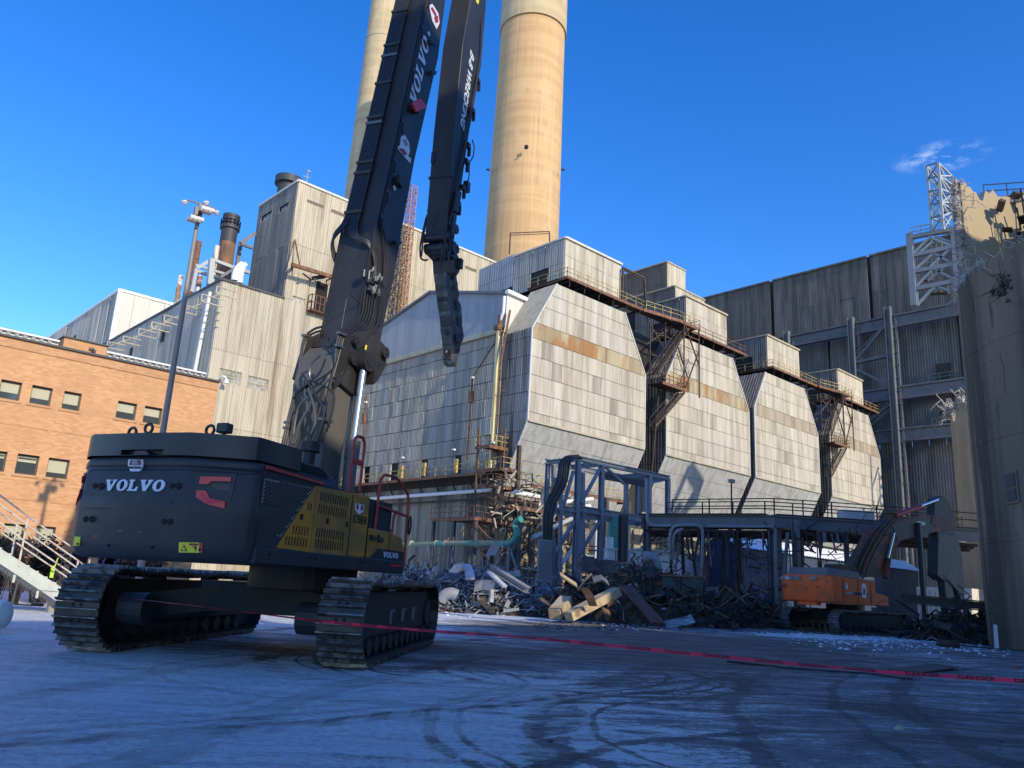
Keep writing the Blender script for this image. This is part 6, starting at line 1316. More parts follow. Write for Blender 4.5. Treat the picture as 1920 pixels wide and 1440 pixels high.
bpoly([(512, 590), (540, 560), (560, 558), (592, 605), (560, 618), (530, 632)], 'safety_latch', 'red_lamp', y=-.60, t=.06); c = B.xz(*z4(530, 610), -.5); m = MB(); m.box((c[0], -.52, c[1]-.02), (.22, .16, .16)); bp(m, 'latch_base', 'boom_paint')
for pl in ([(600, 225), (655, 232), (630, 255), (605, 248)], [(608, 400), (640, 405), (630, 425), (612, 420)], [(425, 985), (485, 1010), (480, 1030), (440, 1060), (425, 1030)], [(400, 1355), (440, 1360), (430, 1378), (405, 1372)]):
    bpoly(pl, 'lug', 'boom_paint', y=-.50, t=.12)
# arm and crusher
AR = [(4.98, 11.9), (4.95, 15.4), (5.08, 18.7), (5.42, 20.9), (5.6, 21.8)]; AF = [(6.7, 22.1), (6.70, 21.5), (6.67, 19.04), (6.08, 16.03), (5.66, 12.93), (5.55, 11.7)]
m = MB(); m.prism(AR+AF, 'y', -.36, .36); bp(m, 'arm', 'boom_paint', bevel=.015)
m = MB(); m.prism([(2.7, 20.7), (3.2, 21.6), (4.6, 22.6), (6.2, 22.9), (6.75, 22.3), (6.6, 21.5), (5.6, 21.6), (4.6, 21.2), (3.75, 20.1)], 'y', -.3, .3); bp(m, 'boom_head', 'boom_paint')
text('B-B WRECKING', .44, 'letter_white', B.M @ basis((5.66, -.372, 17.45), (-.115, 0, -.993), (.993, 0, -.115)), ex, 'owner_name', offset=.012, shear=.25, xs=1.0, ext=.004)
bpoly([(875, 0), (895, 0), (890, 25), (880, 15)], 'sticker', 'sticker_yellow', y=-.372)
ar_ = lambda z: 5.0+(max(0, z-15.4)*.05)
for (zs, ze, dx, r, y) in ((20.5, 12.2, .55, .028, -.42), (20.8, 12.5, .62, .02, -.44), (18.0, 12.8, .72, .024, -.42)):
    m = MB(); m.tube([((6.62-(.9-dx)*.5 if z > 18.9 else 6.62-(18.9-z)*.20-(.9-dx)*.5)-.12+.03*math.sin(z*3), y-.03*abs(math.sin(z*2)), z) for z in np.linspace(zs, ze, 14)], r, 6); bp(m, 'arm_hose', 'hose_black', smooth=True)
for k, (x, z) in enumerate(((6.40, 18.2), (6.15, 16.9), (6.0, 15.5), (5.95, 14.9), (5.85, 13.9), (5.6, 13.2))):
    m = MB(); m.box((x-.05, -.42, z), (.18, .12, .16)); m.box((x+.02, -.44, z-.2), (.06, .1, .3)); bp(m, 'hose_bracket', 'hose_black')
m = MB(); m.tube([(6.25, -.42, 15.9), (6.42, -.44, 15.7), (6.36, -.44, 15.3), (6.15, -.42, 15.0), (6.2, -.42, 14.5), (6.05, -.42, 14.0)], .022, 6, smooth=.1); bp(m, 'arm_hose', 'hose_black')
m = MB(); m.box((6.12, -.40, 14.1), (.22, .16, .34)); bp(m, 'junction_box', 'black_machine_paint')
m = MB(); m.box((5.0, .0, 13.9), (.12, .8, .08)); m.box((4.97, .3, 14.6), (.1, .12, .4)); bp(m, 'arm_step', 'black_machine_paint')
a, b = B.xz(*z4(775, 1085), -.45), B.xz(*z4(742, 1330), -.45); m = MB(); m.cyl((a[0], -.46, a[1]), (b[0], -.46, (a[1]+b[1])/2), .12, 14); m.cyl((b[0]+.02, -.46, (a[1]+b[1])/2), (b[0], -.46, b[1]), .07, 12); bp(m, 'tilt_cylinder', 'black_machine_paint', smooth=True)
L3 = lambda x, y: B.xz(*z3(x, y), .36); R3 = lambda x, y: B.xz(*z3(x, y), -.40)
m = MB(); m.prism([L3(928, 20), L3(920, 150), L3(915, 240), R3(1045, 240), R3(1072, 150), R3(1078, 60)], 'y', -.34, .34); bp(m, 'arm_tip', 'black_machine_paint', bevel=.02)
for (x, y, r, hw) in ((905, 262, .17, .42), (1050, 255, .20, .46), (1025, 190, .13, .44), (1065, 150, .15, .44), (1065, 262, .14, .46)):
    c = (L3 if x < 950 else R3)(x, y); m = MB(); m.cyl((c[0], -hw, c[1]), (c[0], hw, c[1]), r, 18); bp(m, 'link_pin', 'black_machine_paint', smooth=True)
m = MB(); m.bar((R3(1035, 130)[0], -.3, R3(1035, 130)[1]), (R3(1050, 255)[0], -.3, R3(1050, 255)[1]), .12, .14); bp(m, 'link', 'black_machine_paint')
m = MB(); m.prism([L3(898, 262), L3(915, 310), L3(935, 330), L3(940, 408), R3(1075, 412), R3(1090, 390), R3(1088, 312), R3(1060, 250)], 'y', -.38, .38); bp(m, 'crusher_head', 'black_machine_paint', bevel=.02)
m = MB(); c = R3(1082, 345); m.box((c[0], -.42, c[1]), (.16, .2, .34)); bp(m, 'crusher_motor', 'black_machine_paint', bevel=.02)
m = MB(); c = L3(930, 425); c2 = R3(1090, 417); m.bar((c[0]-.18, 0, c[1]), (c2[0]+.14, 0, c2[1]), .05, .03); bp(m, 'stop_bar', 'tube_steel')
m = MB()
jf = random.Random(2)
SIL = [(408, 932, 1086), (470, 938, 1084), (505, 943, 1090), (540, 948, 1086), (570, 953, 1102), (620, 960, 1112), (645, 963, 1104), (690, 968, 1118), (745, 974, 1118), (790, 980, 1104), (820, 984, 1098), (850, 987, 1088), (885, 989, 1080)]
def jsec(zy, xl, xr):
    cx_, cz_ = B.xz(*z3((xl+xr)/2, zy), 0.); S_ = (xr-xl)/208.; return cx_, cz_, .66*S_, .80*S_
def jring(zy, xl, xr, k=1.): cx_, cz_, wx_, wy_ = jsec(zy, xl, xr); wy_ *= k; return [(cx_-wx_/2, -wy_/2, cz_), (cx_+wx_/2, -wy_/2, cz_), (cx_+wx_/2, wy_/2, cz_), (cx_-wx_/2, wy_/2, cz_)]
m = MB(); m.loft([jring(y, l, l+.70*(r-l)) for y, l, r in SIL]); roughen(bp(m, 'jaw', 'jaw_steel').data, 4, .022, 5.2)
m = MB(); m.loft([jring(y, l+.40*(r-l), r, .9) for y, l, r in SIL[:-1]]); roughen(bp(m, 'jaw', 'jaw_steel').data, 4, .05, 4.1, 5.)
m = MB(); m.loft([jring(868, 984, 1082), jring(905, 988, 1076), jring(918, 996, 1068)]); roughen(bp(m, 'jaw_tip', 'jaw_steel').data, 3, .015, 5.2)
for (zy, l, r) in ((478, 944, 1040), (690, 971, 1060), (800, 984, 1060)):
    cx_, cz_, wx_, wy_ = jsec(zy, l, r); m = MB(); m.box((cx_, 0, cz_), (wx_*1.04, wy_*1.06, .05)); bp(m, 'jaw_rib', 'track_steel')
def jface(pl, nm, mt, dx=.03):       # plates on the rear face of the jaw
    cx_, cz_, wx_, wy_ = jsec(sum(p[1] for p in pl)/len(pl), 984, 1050); xx = cx_-wx_/2-dx; m = MB(); m.prism([B.yz(*z3(*p), xx) for p in pl], 'x', xx-.012, xx+.03); bp(m, nm, mt)
jface([(1000, 826), (1030, 822), (1034, 848), (1020, 878), (1002, 864)], 'jaw_opening', 'black_interior', .01); jface([(1006, 832), (1020, 830), (1008, 850)], 'jaw_opening', 'scrap_grey', .02)
for pl in ([(960, 500), (968, 498), (972, 520), (962, 524)], [(1000, 590), (1012, 586), (1016, 650), (1004, 660)], [(985, 540), (992, 536), (994, 560)], [(995, 715), (1015, 712), (1018, 740), (998, 742)]): jface(pl, 'jaw_scar', 'track_steel', -.0)
for pl in ([(1062, 560), (1082, 566), (1078, 600), (1064, 604)], [(1070, 640), (1092, 650), (1084, 700), (1072, 690)], [(1060, 740), (1078, 735), (1076, 780), (1062, 785)]):
    m = MB(); P = [B.xz(*z3(*p), -.20) for p in pl]; m.prism(P, 'y', -.235, -.18); bp(m, 'jaw_scar', 'black_machine_paint')
for pts in ([(930, 35), (905, 90), (885, 180), (872, 250), (874, 310), (895, 325), (915, 320)], [(925, 70), (900, 130), (888, 210), (884, 270), (880, 300)], [(920, 30), (935, 25), (915, 45)]):
    m = MB(); m.tube([(L3(*p)[0], .42, L3(*p)[1]) for p in pts], .03, 7, smooth=.12); bp(m, 'hose_loop', 'hose_black', smooth=True)
for i in range(9):
    x0 = jf.uniform(940, 1040); y0 = jf.uniform(20, 250); m = MB(); a = B.xz(*z3(x0, y0), -.4); m.tube([(a[0], -.40, a[1]), (a[0]+jf.uniform(-.2, .2), -.48, a[1]-.3), (a[0]+jf.uniform(-.2, .3), -.42, a[1]-.7)], .025, 6, smooth=.2); bp(m, 'arm_hose', 'hose_black')

# ------------------------------------------------------------------ the orange excavator
O = Frame(47.7, 21.7, -10); O2 = Frame(47.7, 21.7, -15)
ox = thing('orange_excavator', 'weathered orange excavator with dark shear, parked before the blue shed', 'excavator', (47.7, 21.7, 0), math.radians(-10))
def op(m, nm, mt, bevel=0., smooth=False, parent=None, **kw): me = m.mesh(nm, bevel, smooth); return place(nm, me, mt, parent or ox, O.M, **kw)
zo = lambda x, y: (1420+x/2.88, 740+y/2.88)
for yc, sd in ((-1.75, -1), (1.75, 1)): track(ox, O2, -2.45, 2.75, yc, .68, .60, 'old_track', k=.9, side=sd)
def opt(m, nm, mt): me = m.mesh(nm); return place(nm, me, mt, ox, O2.M)
m = MB(); m.box((0, 0, 1.0), (2.4, 2.8, .6)); opt(m, 'centre_frame', 'black_steel'); m = MB(); m.cyl((0, 0, 1.1), (0, 0, 1.6), 1.0, 24); op(m, 'slew_ring', 'black_steel')
m = MB(); m.box((-.5, 0, 1.72), (5.0, 3.0, .22)); op(m, 'deck', 'black_steel')
ro = [(-2.5, -1.7), (-3.35, -1.70), (-3.62, -1.35), (-3.7, -.6), (-3.7, .6), (-3.62, 1.35), (-3.35, 1.70), (-2.5, 1.70)]
m = MB(); m.loft([[(x*k, y*k2, z) for x, y in ro] for z, k, k2 in ((1.62, .97, .97), (1.70, 1, 1), (2.55, 1.01, 1), (2.85, 1.0, 1), (3.12, .985, .985))]); op(m, 'counterweight', 'machine_orange', bevel=.03)
m = MB(); m.box((-3.5, -.2, 1.55), (.5, 1.2, .16)); op(m, 'tow_block', 'machine_orange')
side = [(-2.5, 1.62), (-2.5, 3.08), (.55, 3.02), (.62, 2.35), (1.75, 2.2), (1.85, 2.0), (1.85, 1.62)]
m = MB(); m.prism(side, 'y', -1.70, 1.6); op(m, 'body', 'machine_orange', bevel=.03)
for x in (-2.48, -1.1, .1): m = MB(); m.box((x, -1.71, 2.35), (.03, .02, 1.3)); op(m, 'panel_seam', 'black_steel')
m = MB(); m.box((-.9, -1.71, 2.22), (1.5, .012, .16)); op(m, 'dark_band', 'black_steel')
text('DX480 LC', .17, 'letter_white', O.M @ basis((-1.85, -1.722, 2.22), (1, 0, 0), (0, 0, 1)), ox, 'model_number', shear=.2, ext=.003)
m = MB(); m.prism([(-.78, 2.05), (-.40, 2.0), (-.30, 2.35), (-.36, 2.75), (-.55, 2.86), (-.72, 2.70)], 'y', -1.722, -1.70); op(m, 'mascot_sticker', 'letter_white'); m = MB(); m.prism([(-.68, 2.2), (-.45, 2.2), (-.42, 2.5), (-.6, 2.55)], 'y', -1.73, -1.72); op(m, 'mascot_print', 'maroon_ink')
m = MB(); m.prism([(-2.25, 2.45), (-2.05, 2.45), (-2.1, 2.75), (-2.2, 2.75)], 'y', -1.722, -1.70); op(m, 'crest_sticker', 'letter_white')
def rearp(y0, y1, z0, z1, nm, mt, x=-3.72): m = MB(); m.box((x, (y0+y1)/2, (z0+z1)/2), (.04, abs(y1-y0), z1-z0)); op(m, nm, mt, bevel=.01)
rearp(1.25, 0.15, 2.82, 3.02, 'worn_plate', 'scrap_grey'); rearp(-.45, -.95, 2.84, 3.0, 'worn_plate', 'scrap_grey'); rearp(1.65, 1.45, 2.82, 3.0, 'worn_plate', 'scrap_grey', -3.56)
for y in (1.35, -.55, -.95): m = MB(); m.cyl((-3.73, y, 2.45), (-3.68, y, 2.45), .08, 12); op(m, 'rear_reflector', 'red_lamp')
for y in (.1, -.1, -.3, -.5): m = MB(); m.box((-3.3, y, 1.56), (.3, .12, .1)); op(m, 'step_tooth', 'machine_orange')
m = MB(); m.prism([(-3.3, 3.1), (-3.25, 3.55), (-.3, 3.45), (-.2, 3.05)], 'y', -1.3, 1.3); op(m, 'engine_cover', 'mid_steel', bevel=.04)
m = MB(); m.box((-.9, -.9, 3.62), (1.3, .5, .3)); op(m, 'valve_cover', 'dirty_orange', bevel=.03)
m = MB(); m.prism([(.3, 1.8), (2.0, 1.8), (2.2, 2.6), (1.9, 3.9), (.5, 3.95), (.3, 3.0)], 'y', .5, 1.6); op(m, 'cab', 'black_steel', bevel=.05)
xo = lambda pl, y=-.3: [O.xz(*zo(*p), y) for p in pl]
m = MB(); m.prism(xo([(515, 985), (508, 930), (560, 850), (625, 740), (700, 672), (960, 648), (1060, 682), (1068, 722), (970, 742), (850, 752), (780, 790), (730, 850), (700, 930), (660, 985)]), 'y', -.30, .30); op(m, 'boom', 'boom_weathered' if False else 'dirty_orange', bevel=.03)
m = MB(); m.prism(xo([(720, 690), (955, 655), (960, 742), (760, 790)], -.31), 'y', -.325, -.305); op(m, 'boom_plate', 'black_steel')
text('OSAN', .34, 'letter_white', O.M @ basis((O.xz(*zo(885, 696), -.33)[0], -.335, O.xz(*zo(885, 696), -.33)[1]), (1, 0, .02), (0, 0, 1)), ox, 'maker_name', offset=.01, shear=.15, ext=.003)
for p, q, r, mt, nm in (((745, 652), (880, 604), .17, 'red_rail', 'cylinder_barrel'), ((878, 603), (975, 566), .08, 'chrome', 'cylinder_rod'), ((692, 990), (708, 888), .17, 'dirty_orange', 'cylinder_barrel'), ((705, 884), (738, 748), .08, 'chrome', 'cylinder_rod')):
    a, b = O.xz(*zo(*p), -.42), O.xz(*zo(*q), -.42); m = MB(); m.cyl((a[0], -.42, a[1]), (b[0], -.42, b[1]), r, 14); op(m, nm, mt, smooth=True)
for k in range(5): 
    P = [O.xz(*zo(x+k*11, y+k*3), -.36) for x, y in ((530, 960), (560, 880), (600, 800), (650, 720), (700, 668), (760, 650))]; m = MB(); m.tube([(a, -.36-.02*k, b) for a, b in P], .035, 6, smooth=.2); op(m, 'hydraulic_hose', 'copper_pipe' if k % 2 else 'hose_black')
P = [O.xz(*zo(x, y), -.36) for x, y in ((665, 690), (668, 640), (700, 625), (735, 640), (735, 665))]; m = MB(); m.tube([(a, -.4, b) for a, b in P], .04, 6, smooth=.2); op(m, 'hose_loop', 'hose_black')
m = MB(); m.prism(xo([(962, 562), (1005, 546), (1030, 560), (1062, 630), (1078, 715), (1072, 770), (975, 760), (955, 690)]), 'y', -.26, .26); op(m, 'stick', 'black_steel', bevel=.03)
m = MB(); m.prism(xo([(940, 655), (990, 660), (1000, 690), (965, 712), (940, 700)], -.33), 'y', -.36, -.30); op(m, 'elbow_plate', 'dirty_orange')
m = MB(); m.prism(xo([(968, 745), (1072, 760), (1098, 870), (1106, 990), (1112, 1120), (1100, 1165), (1085, 1090), (1062, 1050), (1030, 1010), (990, 1000), (962, 975)]), 'y', -.42, .3); op(m, 'shear_jaw', 'shear_dark', bevel=.05)
m = MB(); m.prism(xo([(1008, 1000), (1052, 1020), (1066, 1100), (1064, 1190), (1050, 1228), (1030, 1170)]), 'y', -.3, .2); op(m, 'shear_jaw', 'shear_dark', bevel=.04)

for (x, z) in ((-2.2, 2.60), (-3.05, 2.60), (-1.5, 2.60), (-.2, 2.45)): m = MB(); m.box((x, SY-.03, z), (.05, .03, .10)); bp(m, 'door_latch', 'letter_black')
for x in (-4.26, -1.365, -.65): m = MB(); m.box((x, SY-.012, 2.6), (.014, .03, 1.2)); bp(m, 'panel_seam', 'letter_black')
for y in (-1.2, -.4, .5, 1.2): m = MB(); m.cyl((surf(y)-.02, y, 1.90), (surf(y)+.02, y, 1.90), .022, 8); bp(m, 'bolt', 'black_interior')
m = MB(); m.box((surf(.2)-.002, .2, 2.50), (.02, 1.9, .012)); bp(m, 'casting_seam', 'letter_black')
for (y0, z0, w_) in ((.3, 2.14, .10), (-.1, 2.13, .06)): m = MB(); m.box((surf(y0)-.004, y0, z0), (.006, w_, .012)); bp(m, 'scratch', 'grille_mesh')
m = MB(); m.box((surf(.85)-.003, .85, 2.03), (.006, .05, .07)); m.box((surf(.82)-.003, .80, 2.04), (.006, .04, .05)); bp(m, 'rust_patch', 'rusty_steel', kind='stuff')
for i, (x, z) in enumerate(((-1.9, 3.5), (-1.8, 3.42))): m = MB(); m.bar((x, SY+.2, z), (x+.16, SY+.16, z-.02), .03); bp(m, 'hood_handle', 'black_machine_paint')
m = MB(); m.tube([(.3, SY+.1, 2.62), (.5, SY+.05, 2.66), (.62, SY+.1, 2.60)], .02, 6, smooth=.1); bp(m, 'grab_handle', 'black_machine_paint')
# ------------------------------------------------------------------ lamp post
LX, LY = 10.18, 29.5
lp = thing('lamp_post', 'tall slim light pole with small lamps and cameras at its head, behind the excavator', 'lamp post', (LX, LY, 0))
zt_ = at(377, 383, 'y', LY)[2]
m = MB(); m.cyl((LX, LY, 0), (LX, LY, zt_-4.5), .125, 14, .10); m.build('pole', 'lamp_metal', lp, smooth=True)
m = MB(); m.cyl((LX, LY, zt_-4.5), (LX, LY, zt_), .10, 14, .07); m.build('pole', 'lamp_metal', lp, smooth=True)
L_ = lambda x, y, d=0: Vector(at(x/3.273, 320+y/3.273, 'y', LY+d))
def lpart(fn, nm, mt): m = MB(); fn(m); m.build(nm, mt, lp)
lpart(lambda m: m.tube([L_(1238, 215), L_(1205, 195), L_(1140, 178), L_(1133, 195)], .035, 6), 'arm', 'lamp_metal')
lpart(lambda m: m.tube([L_(1238, 215), L_(1265, 180, .2), L_(1268, 200, .2)], .035, 6), 'arm', 'lamp_metal')
lpart(lambda m: m.tube([L_(1235, 215), L_(1300, 225), L_(1325, 235), L_(1328, 250)], .035, 6), 'arm', 'lamp_metal')
for (x, y) in ((1133, 195), (1266, 200), (1328, 258)): lpart(lambda m: m.tube([L_(x, y-10), L_(x, y), L_(x, y+14)], [.10, .13, .06], 10), 'camera', 'lamp_head')
for (x, y, w) in ((1262, 242, 80), (1196, 298, 80)):
    lpart(lambda m: m.bar(L_(x-w/2, y-10, -.15), L_(x+w/2, y+14, -.15), .5, .13), 'flood_lamp', 'lamp_head')
    for k in range(3): lpart(lambda m: m.box(L_(x-w/3+k*w/3, y-4+k*8, -.42), (.14, .05, .10)), 'lamp_fin', 'lamp_metal')
lpart(lambda m: m.box(L_(1205, 262), (.18, .16, .5)), 'junction_box', 'lamp_metal'); lpart(lambda m: m.bar(L_(1225, 260), L_(1216, 320), .16), 'collar', 'black_steel')

# ------------------------------------------------------------------ walkway and platforms along the casing building
ww = thing('wall_walkway', 'rusty walkway with yellow railings running along the foot of the grey casing building', 'walkway', (53.9, 75, 12.8))
m = MB(); m.box((54.3, 75, 12.86), (1.3, 29, .10)); m.build('deck', 'dark_rusty_steel', ww)
m = MB(); m.bar((53.65, 61, 12.75), (53.65, 89, 12.75), .10, .30); m.build('edge_beam', 'rusty_steel', ww)
railing(ww, [(53.65, 60.8, 12.9), (53.65, 89, 12.9)], 'yellow_rail', sp=1.75, r=.03)
for y in steps(61.5, 88, 2.8): m = MB(); m.bar((53.7, y, 12.7), (55.0, y, 11.3), .12); m.build('deck_bracket', 'dark_rusty_steel', ww)
m = MB(); m.tube([(54.2, 60, 11.0), (54.2, 90, 11.0)], .20, 8); m.build('long_pipe', 'white_metal', ww); m = MB(); m.tube([(54.4, 60, 10.2), (54.4, 90, 10.2)], .12, 8); m.build('long_pipe', 'dark_rusty_steel', ww)
for px in (751, 793, 852): q = at(px, 872, 'x', 54); m = MB(); m.box((54.2, q[1], 13.9), (.25, .5, 1.5)); m.build('gate', 'yellow_rail', ww)
pt = thing('platform_cluster', 'cluttered rusty platforms with yellow rails under the corner of the first hopper house', 'platform', (53, 58.5, 8))
def deck(x0, x1, y0, y1, z, mt='dark_rusty_steel', rail='yellow_rail', sides='ws', sp=1.1):
    m = MB(); m.box(((x0+x1)/2, (y0+y1)/2, z), (x1-x0, y1-y0, .12)); m.build('deck', mt, pt)
    m = MB()
    for a, b in (((x0, y0), (x1, y0)), ((x0, y0), (x0, y1)), ((x1, y0), (x1, y1))): m.bar((*a, z-.15), (*b, z-.15), .10, .32)
    m.build('edge_beam', 'rusty_steel', pt)
    P = []
    if 'w' in sides: P += [(x0, y1, z)]
    P += [(x0, y0, z), (x1, y0, z)]
    if 'e' in sides: P += [(x1, y1, z)]
    if rail: railing(pt, P, rail, sp=sp, r=.03)
deck(52.6, 54.9, 57.6, 61.2, 12.9); deck(52.4, 54.9, 59.4, 61.6, 15.3, sides='we', sp=.9); deck(52.2, 55.4, 58.2, 60.2, 11.2, rail='rusty_steel', sp=.8)
deck(54.9, 70, 55.6, 57.2, 11.4, sides='w', sp=1.3); deck(49.5, 54.6, 57.6, 64.5, 7.75, rail='rusty_steel', sp=1.2); deck(51.5, 56.5, 55.2, 57.6, 9.0, rail='rusty_steel')
cr = random.Random(11)
for x, y, z0, z1, w, mt in ((49.8, 57.8, 0, 7.7, .34, 'dark_steel'), (52.0, 57.8, 0, 11, .34, 'dark_rusty_steel'), (49.8, 61, 0, 7.7, .30, 'dark_steel'), (49.8, 64.2, 0, 7.7, .30, 'dark_steel'), (54.7, 57.5, 0, 15.4, .36, 'dark_rusty_steel'), (52.6, 61.4, 7, 17.2, .16, 'rusty_steel'),
                        (54.4, 59.4, 12, 17.2, .14, 'rusty_steel'), (56.5, 55.4, 0, 11.3, .42, 'pale_steel'), (58.6, 55.4, 0, 11.3, .30, 'dark_rusty_steel'), (61.5, 55.4, 0, 11.3, .42, 'dark_steel'), (66, 55.4, 0, 11.3, .42, 'dark_steel'), (69.8, 55.4, 0, 11.3, .42, 'dark_steel'), (53.2, 55.3, 0, 9, .3, 'dark_steel')):
    m = MB(); m.bar((x, y, z0), (x, y, z1), w); m.build('post', mt, pt)
for i in range(60):
    x = cr.uniform(49.8, 70); y = cr.uniform(55, 60); z = cr.uniform(1.0, 9.5); k = cr.random(); L = cr.uniform(1.2, 4.2)
    d = Vector((1, 0, 0)) if k < .35 else Vector((0, 1, 0)) if k < .5 else Vector((0, 0, 1)) if k < .65 else Vector((cr.uniform(-1, 1), 0, cr.uniform(-1, 1))).normalized()
    a = Vector((x, y, z)); b = a+d*L
    if b.z < 0 or b.z > 12.5: b.z = 6
    m = MB(); m.bar(a, b, cr.choice((.10, .16, .22, .30))); m.build('brace', cr.choice(('dark_steel', 'dark_rusty_steel', 'black_steel', 'rusty_steel', 'grey_steel', 'dark_steel')), pt)
for (a, b, r, mt) in (((53, 56, 10.4), (64, 56, 10.2), .26, 'white_metal'), ((56, 55.8, 9.5), (63.5, 55.2, 10.9), .22, 'white_metal'), ((55.2, 57, 10.9), (62, 57, 10.8), .18, 'tan_flashing'), ((54.5, 54.8, 6.2), (60, 54.6, 8.6), .24, 'pale_steel'), ((58.5, 55, 3.6), (62, 54.8, 7.3), .22, 'pale_steel'), ((52, 57, 2), (55.6, 57, 7.4), .20, 'mid_steel'),
                      ((57, 55, 8.4), (57.6, 54.5, 9.6), .45, 'pale_steel'), ((60.5, 57, 1), (60.5, 57, 9), .5, 'tan_flashing'), ((63.5, 57.5, 0), (63.5, 57.5, 8.8), .9, 'tan_flashing'), ((67, 57.5, 0), (67, 57.5, 9.4), .8, 'white_metal')):
    m = MB(); m.tube([a, b], r, 12); m.build('pipe', mt, pt, smooth=True)
m = MB()
for i in range(420):
    a = Vector((cr.uniform(50, 62), cr.uniform(54.6, 58.5), cr.choice((cr.uniform(7.8, 12.6), cr.uniform(2, 9))))); d = Vector((cr.gauss(0, 1), cr.gauss(0, .5), cr.gauss(0, .8))); d = d.normalized()*cr.uniform(.3, 1.5); m.bar(a, a+d, cr.choice((.04, .06, .09)))
m.build('bent_pipework', 'dark_rusty_steel', pt, kind='stuff')
m = MB()
for i in range(170):
    a = Vector((cr.uniform(50.5, 63), cr.uniform(54.6, 57.5), cr.choice((cr.uniform(7.8, 11.6), cr.uniform(3, 9))))); d = Vector((cr.gauss(0, 1), cr.gauss(0, .4), cr.gauss(0, .7))); d = d.normalized()*cr.uniform(.3, 1.4); m.bar(a, a+d, cr.choice((.05, .08, .14)))
m.build('pale_pipework', 'tan_flashing', pt, kind='stuff')
# more supports below the hopper row
hs_ = thing('hopper_supports', 'dark columns and cross braces under the row of hopper houses', 'supports', (100, 59, 0))
for x in np.arange(72, 142, 5.8): m = MB(); m.bar((x, 58.8, 0), (x, 58.8, 10), .5); m.build('post', 'dark_steel', hs_)
for x in np.arange(72, 136, 5.8):
    m = MB(); m.bar((x, 58.8, 2 if int(x) % 2 else 9), (x+5.8, 58.8, 9 if int(x) % 2 else 2), .25); m.build('brace', 'dark_steel', hs_)
m = MB(); m.bar((71, 58.4, 9.3), (142, 58.4, 9.3), .4, .8); m.bar((71, 58.4, 5.3), (142, 58.4, 5.3), .3, .5); m.build('cross_beam', 'dark_steel', hs_)

# ------------------------------------------------------------------ green pipe
GP = lambda x, y: at(740+x/6, 940+y/6, 'x', 48.2)
gp2 = thing('green_pipe', 'horizontal green pipe ending in a torn upturned bend above the scrap heap', 'pipe', (48.2, 62, 4))
m = MB(); m.tube([GP(95, 490), GP(465, 478)], .22, 12); m.build('pipe_run', 'old_green_pipe', gp2, smooth=True)
m = MB(); m.tube([GP(470, 478), GP(570, 474)], .26, 14); m.build('pipe_run', 'teal_pipe', gp2, smooth=True)
m = MB(); m.tube([GP(570, 474), GP(1180, 474)], .25, 14); m.build('pipe_run', 'old_green_pipe', gp2, smooth=True)
m = MB(); m.tube([GP(1180, 474), GP(1290, 474), GP(1340, 440), GP(1375, 380), GP(1370, 310), GP(1345, 270), GP(1375, 220), GP(1420, 200)], [.26, .27, .28, .28, .27, .24, .27, .30], 14); m.build('pipe_bend', 'teal_pipe', gp2, smooth=True)
for x in (190, 470, 575, 950, 1235): m = MB(); q = Vector(GP(x, 476)); m.tube([q+Vector((0, .07, 0)), q-Vector((0, .07, 0))], .31, 14); m.build('clamp', 'tan_flashing', gp2)
for x in (620, 1290): m = MB(); q = Vector(GP(x, 480)); m.bar(q, (q.x, q.y, 0), .2); m.bar(q-Vector((0, 0, .1)), (q.x, q.y-1.6, 2), .14); m.build('prop', 'mid_steel', gp2)

# ------------------------------------------------------------------ blue pipe rack
rk = thing('blue_pipe_rack', 'blue steel pipe rack with dark conduits bending over its left end', 'pipe rack', (49, 41, 0))
RY, RY2 = 40., 43.2
xs_ = [at(p, 900, 'y', RY)[0] for p in (1083, 1128, 1217, 1252)]
for x, z0 in zip(xs_, (0, 0, 7.6, 7.6)): m = MB(); m.ibar((x, RY, z0), (x, RY, 11.15), .33, .33, t=.18, up=(0, 1, 0)); m.build('post', 'blue_steel', rk)
for x, z0 in ((41.7+2.6, 0), (xs_[1]+1.2, 0), (xs_[2]+1, 7.6), (xs_[3], 7.6)): m = MB(); m.ibar((x, RY2, z0), (x, RY2, 11.0), .28, .28, t=.18, up=(0, 1, 0)); m.build('post', 'blue_steel', rk)
for y in (RY-.02, RY2+.02):
    m = MB(); m.ibar((xs_[0]-.2, y, 11.2), (xs_[3]+.2, y, 11.2), .3, .36, t=.2); m.build('top_beam', 'blue_steel', rk)
    m = MB(); m.ibar((xs_[0]-.2, y, 7.45), (xs_[3]+.2, y, 7.45), .3, .42, t=.2); m.build('middle_beam', 'blue_steel', rk)
for x in xs_:
    for z in (11.15, 7.4): m = MB(); m.ibar((x, RY, z), (x, RY2, z), .26, .3, t=.2); m.build('cross_beam', 'blue_steel', rk)
m = MB(); m.ibar((xs_[0]-2.6, RY+.1, 7.0), (xs_[1], RY+.1, 7.0), .26, .36, t=.2); m.ibar((xs_[0]-2.6, RY+.1, 2.4), (xs_[0], RY+.1, 2.4), .26, .34, t=.2); m.build('side_beam', 'blue_steel', rk)
R4 = lambda x, y, Y=RY: at(980+x/3.79, 820+y/3.79, 'y', Y)
for p, q, w in (((412, 470), (556, 212), .26), ((236, 822), (362, 600), .30), ((402, 830), (548, 596), .26), ((270, 560), (360, 240), .22), ((430, 250), (432, 860), .26), ((275, 300), (262, 1060), .26), ((575, 200), (720, 330), .18), ((430, 190), (560, 160), .16)):
    m = MB(); m.bar(R4(*p), R4(*q), w, .18); m.build('brace', 'blue_steel', rk)
for p, q in (((220, 160), (228, 500)), ((1000, 300), (905, 320)), ((735, 330), (735, 520)), ((865, 330), (870, 530))): m = MB(); m.bar(R4(*p, RY2), R4(*q, RY2), .35, .3); m.build('post', 'blue_steel', rk)
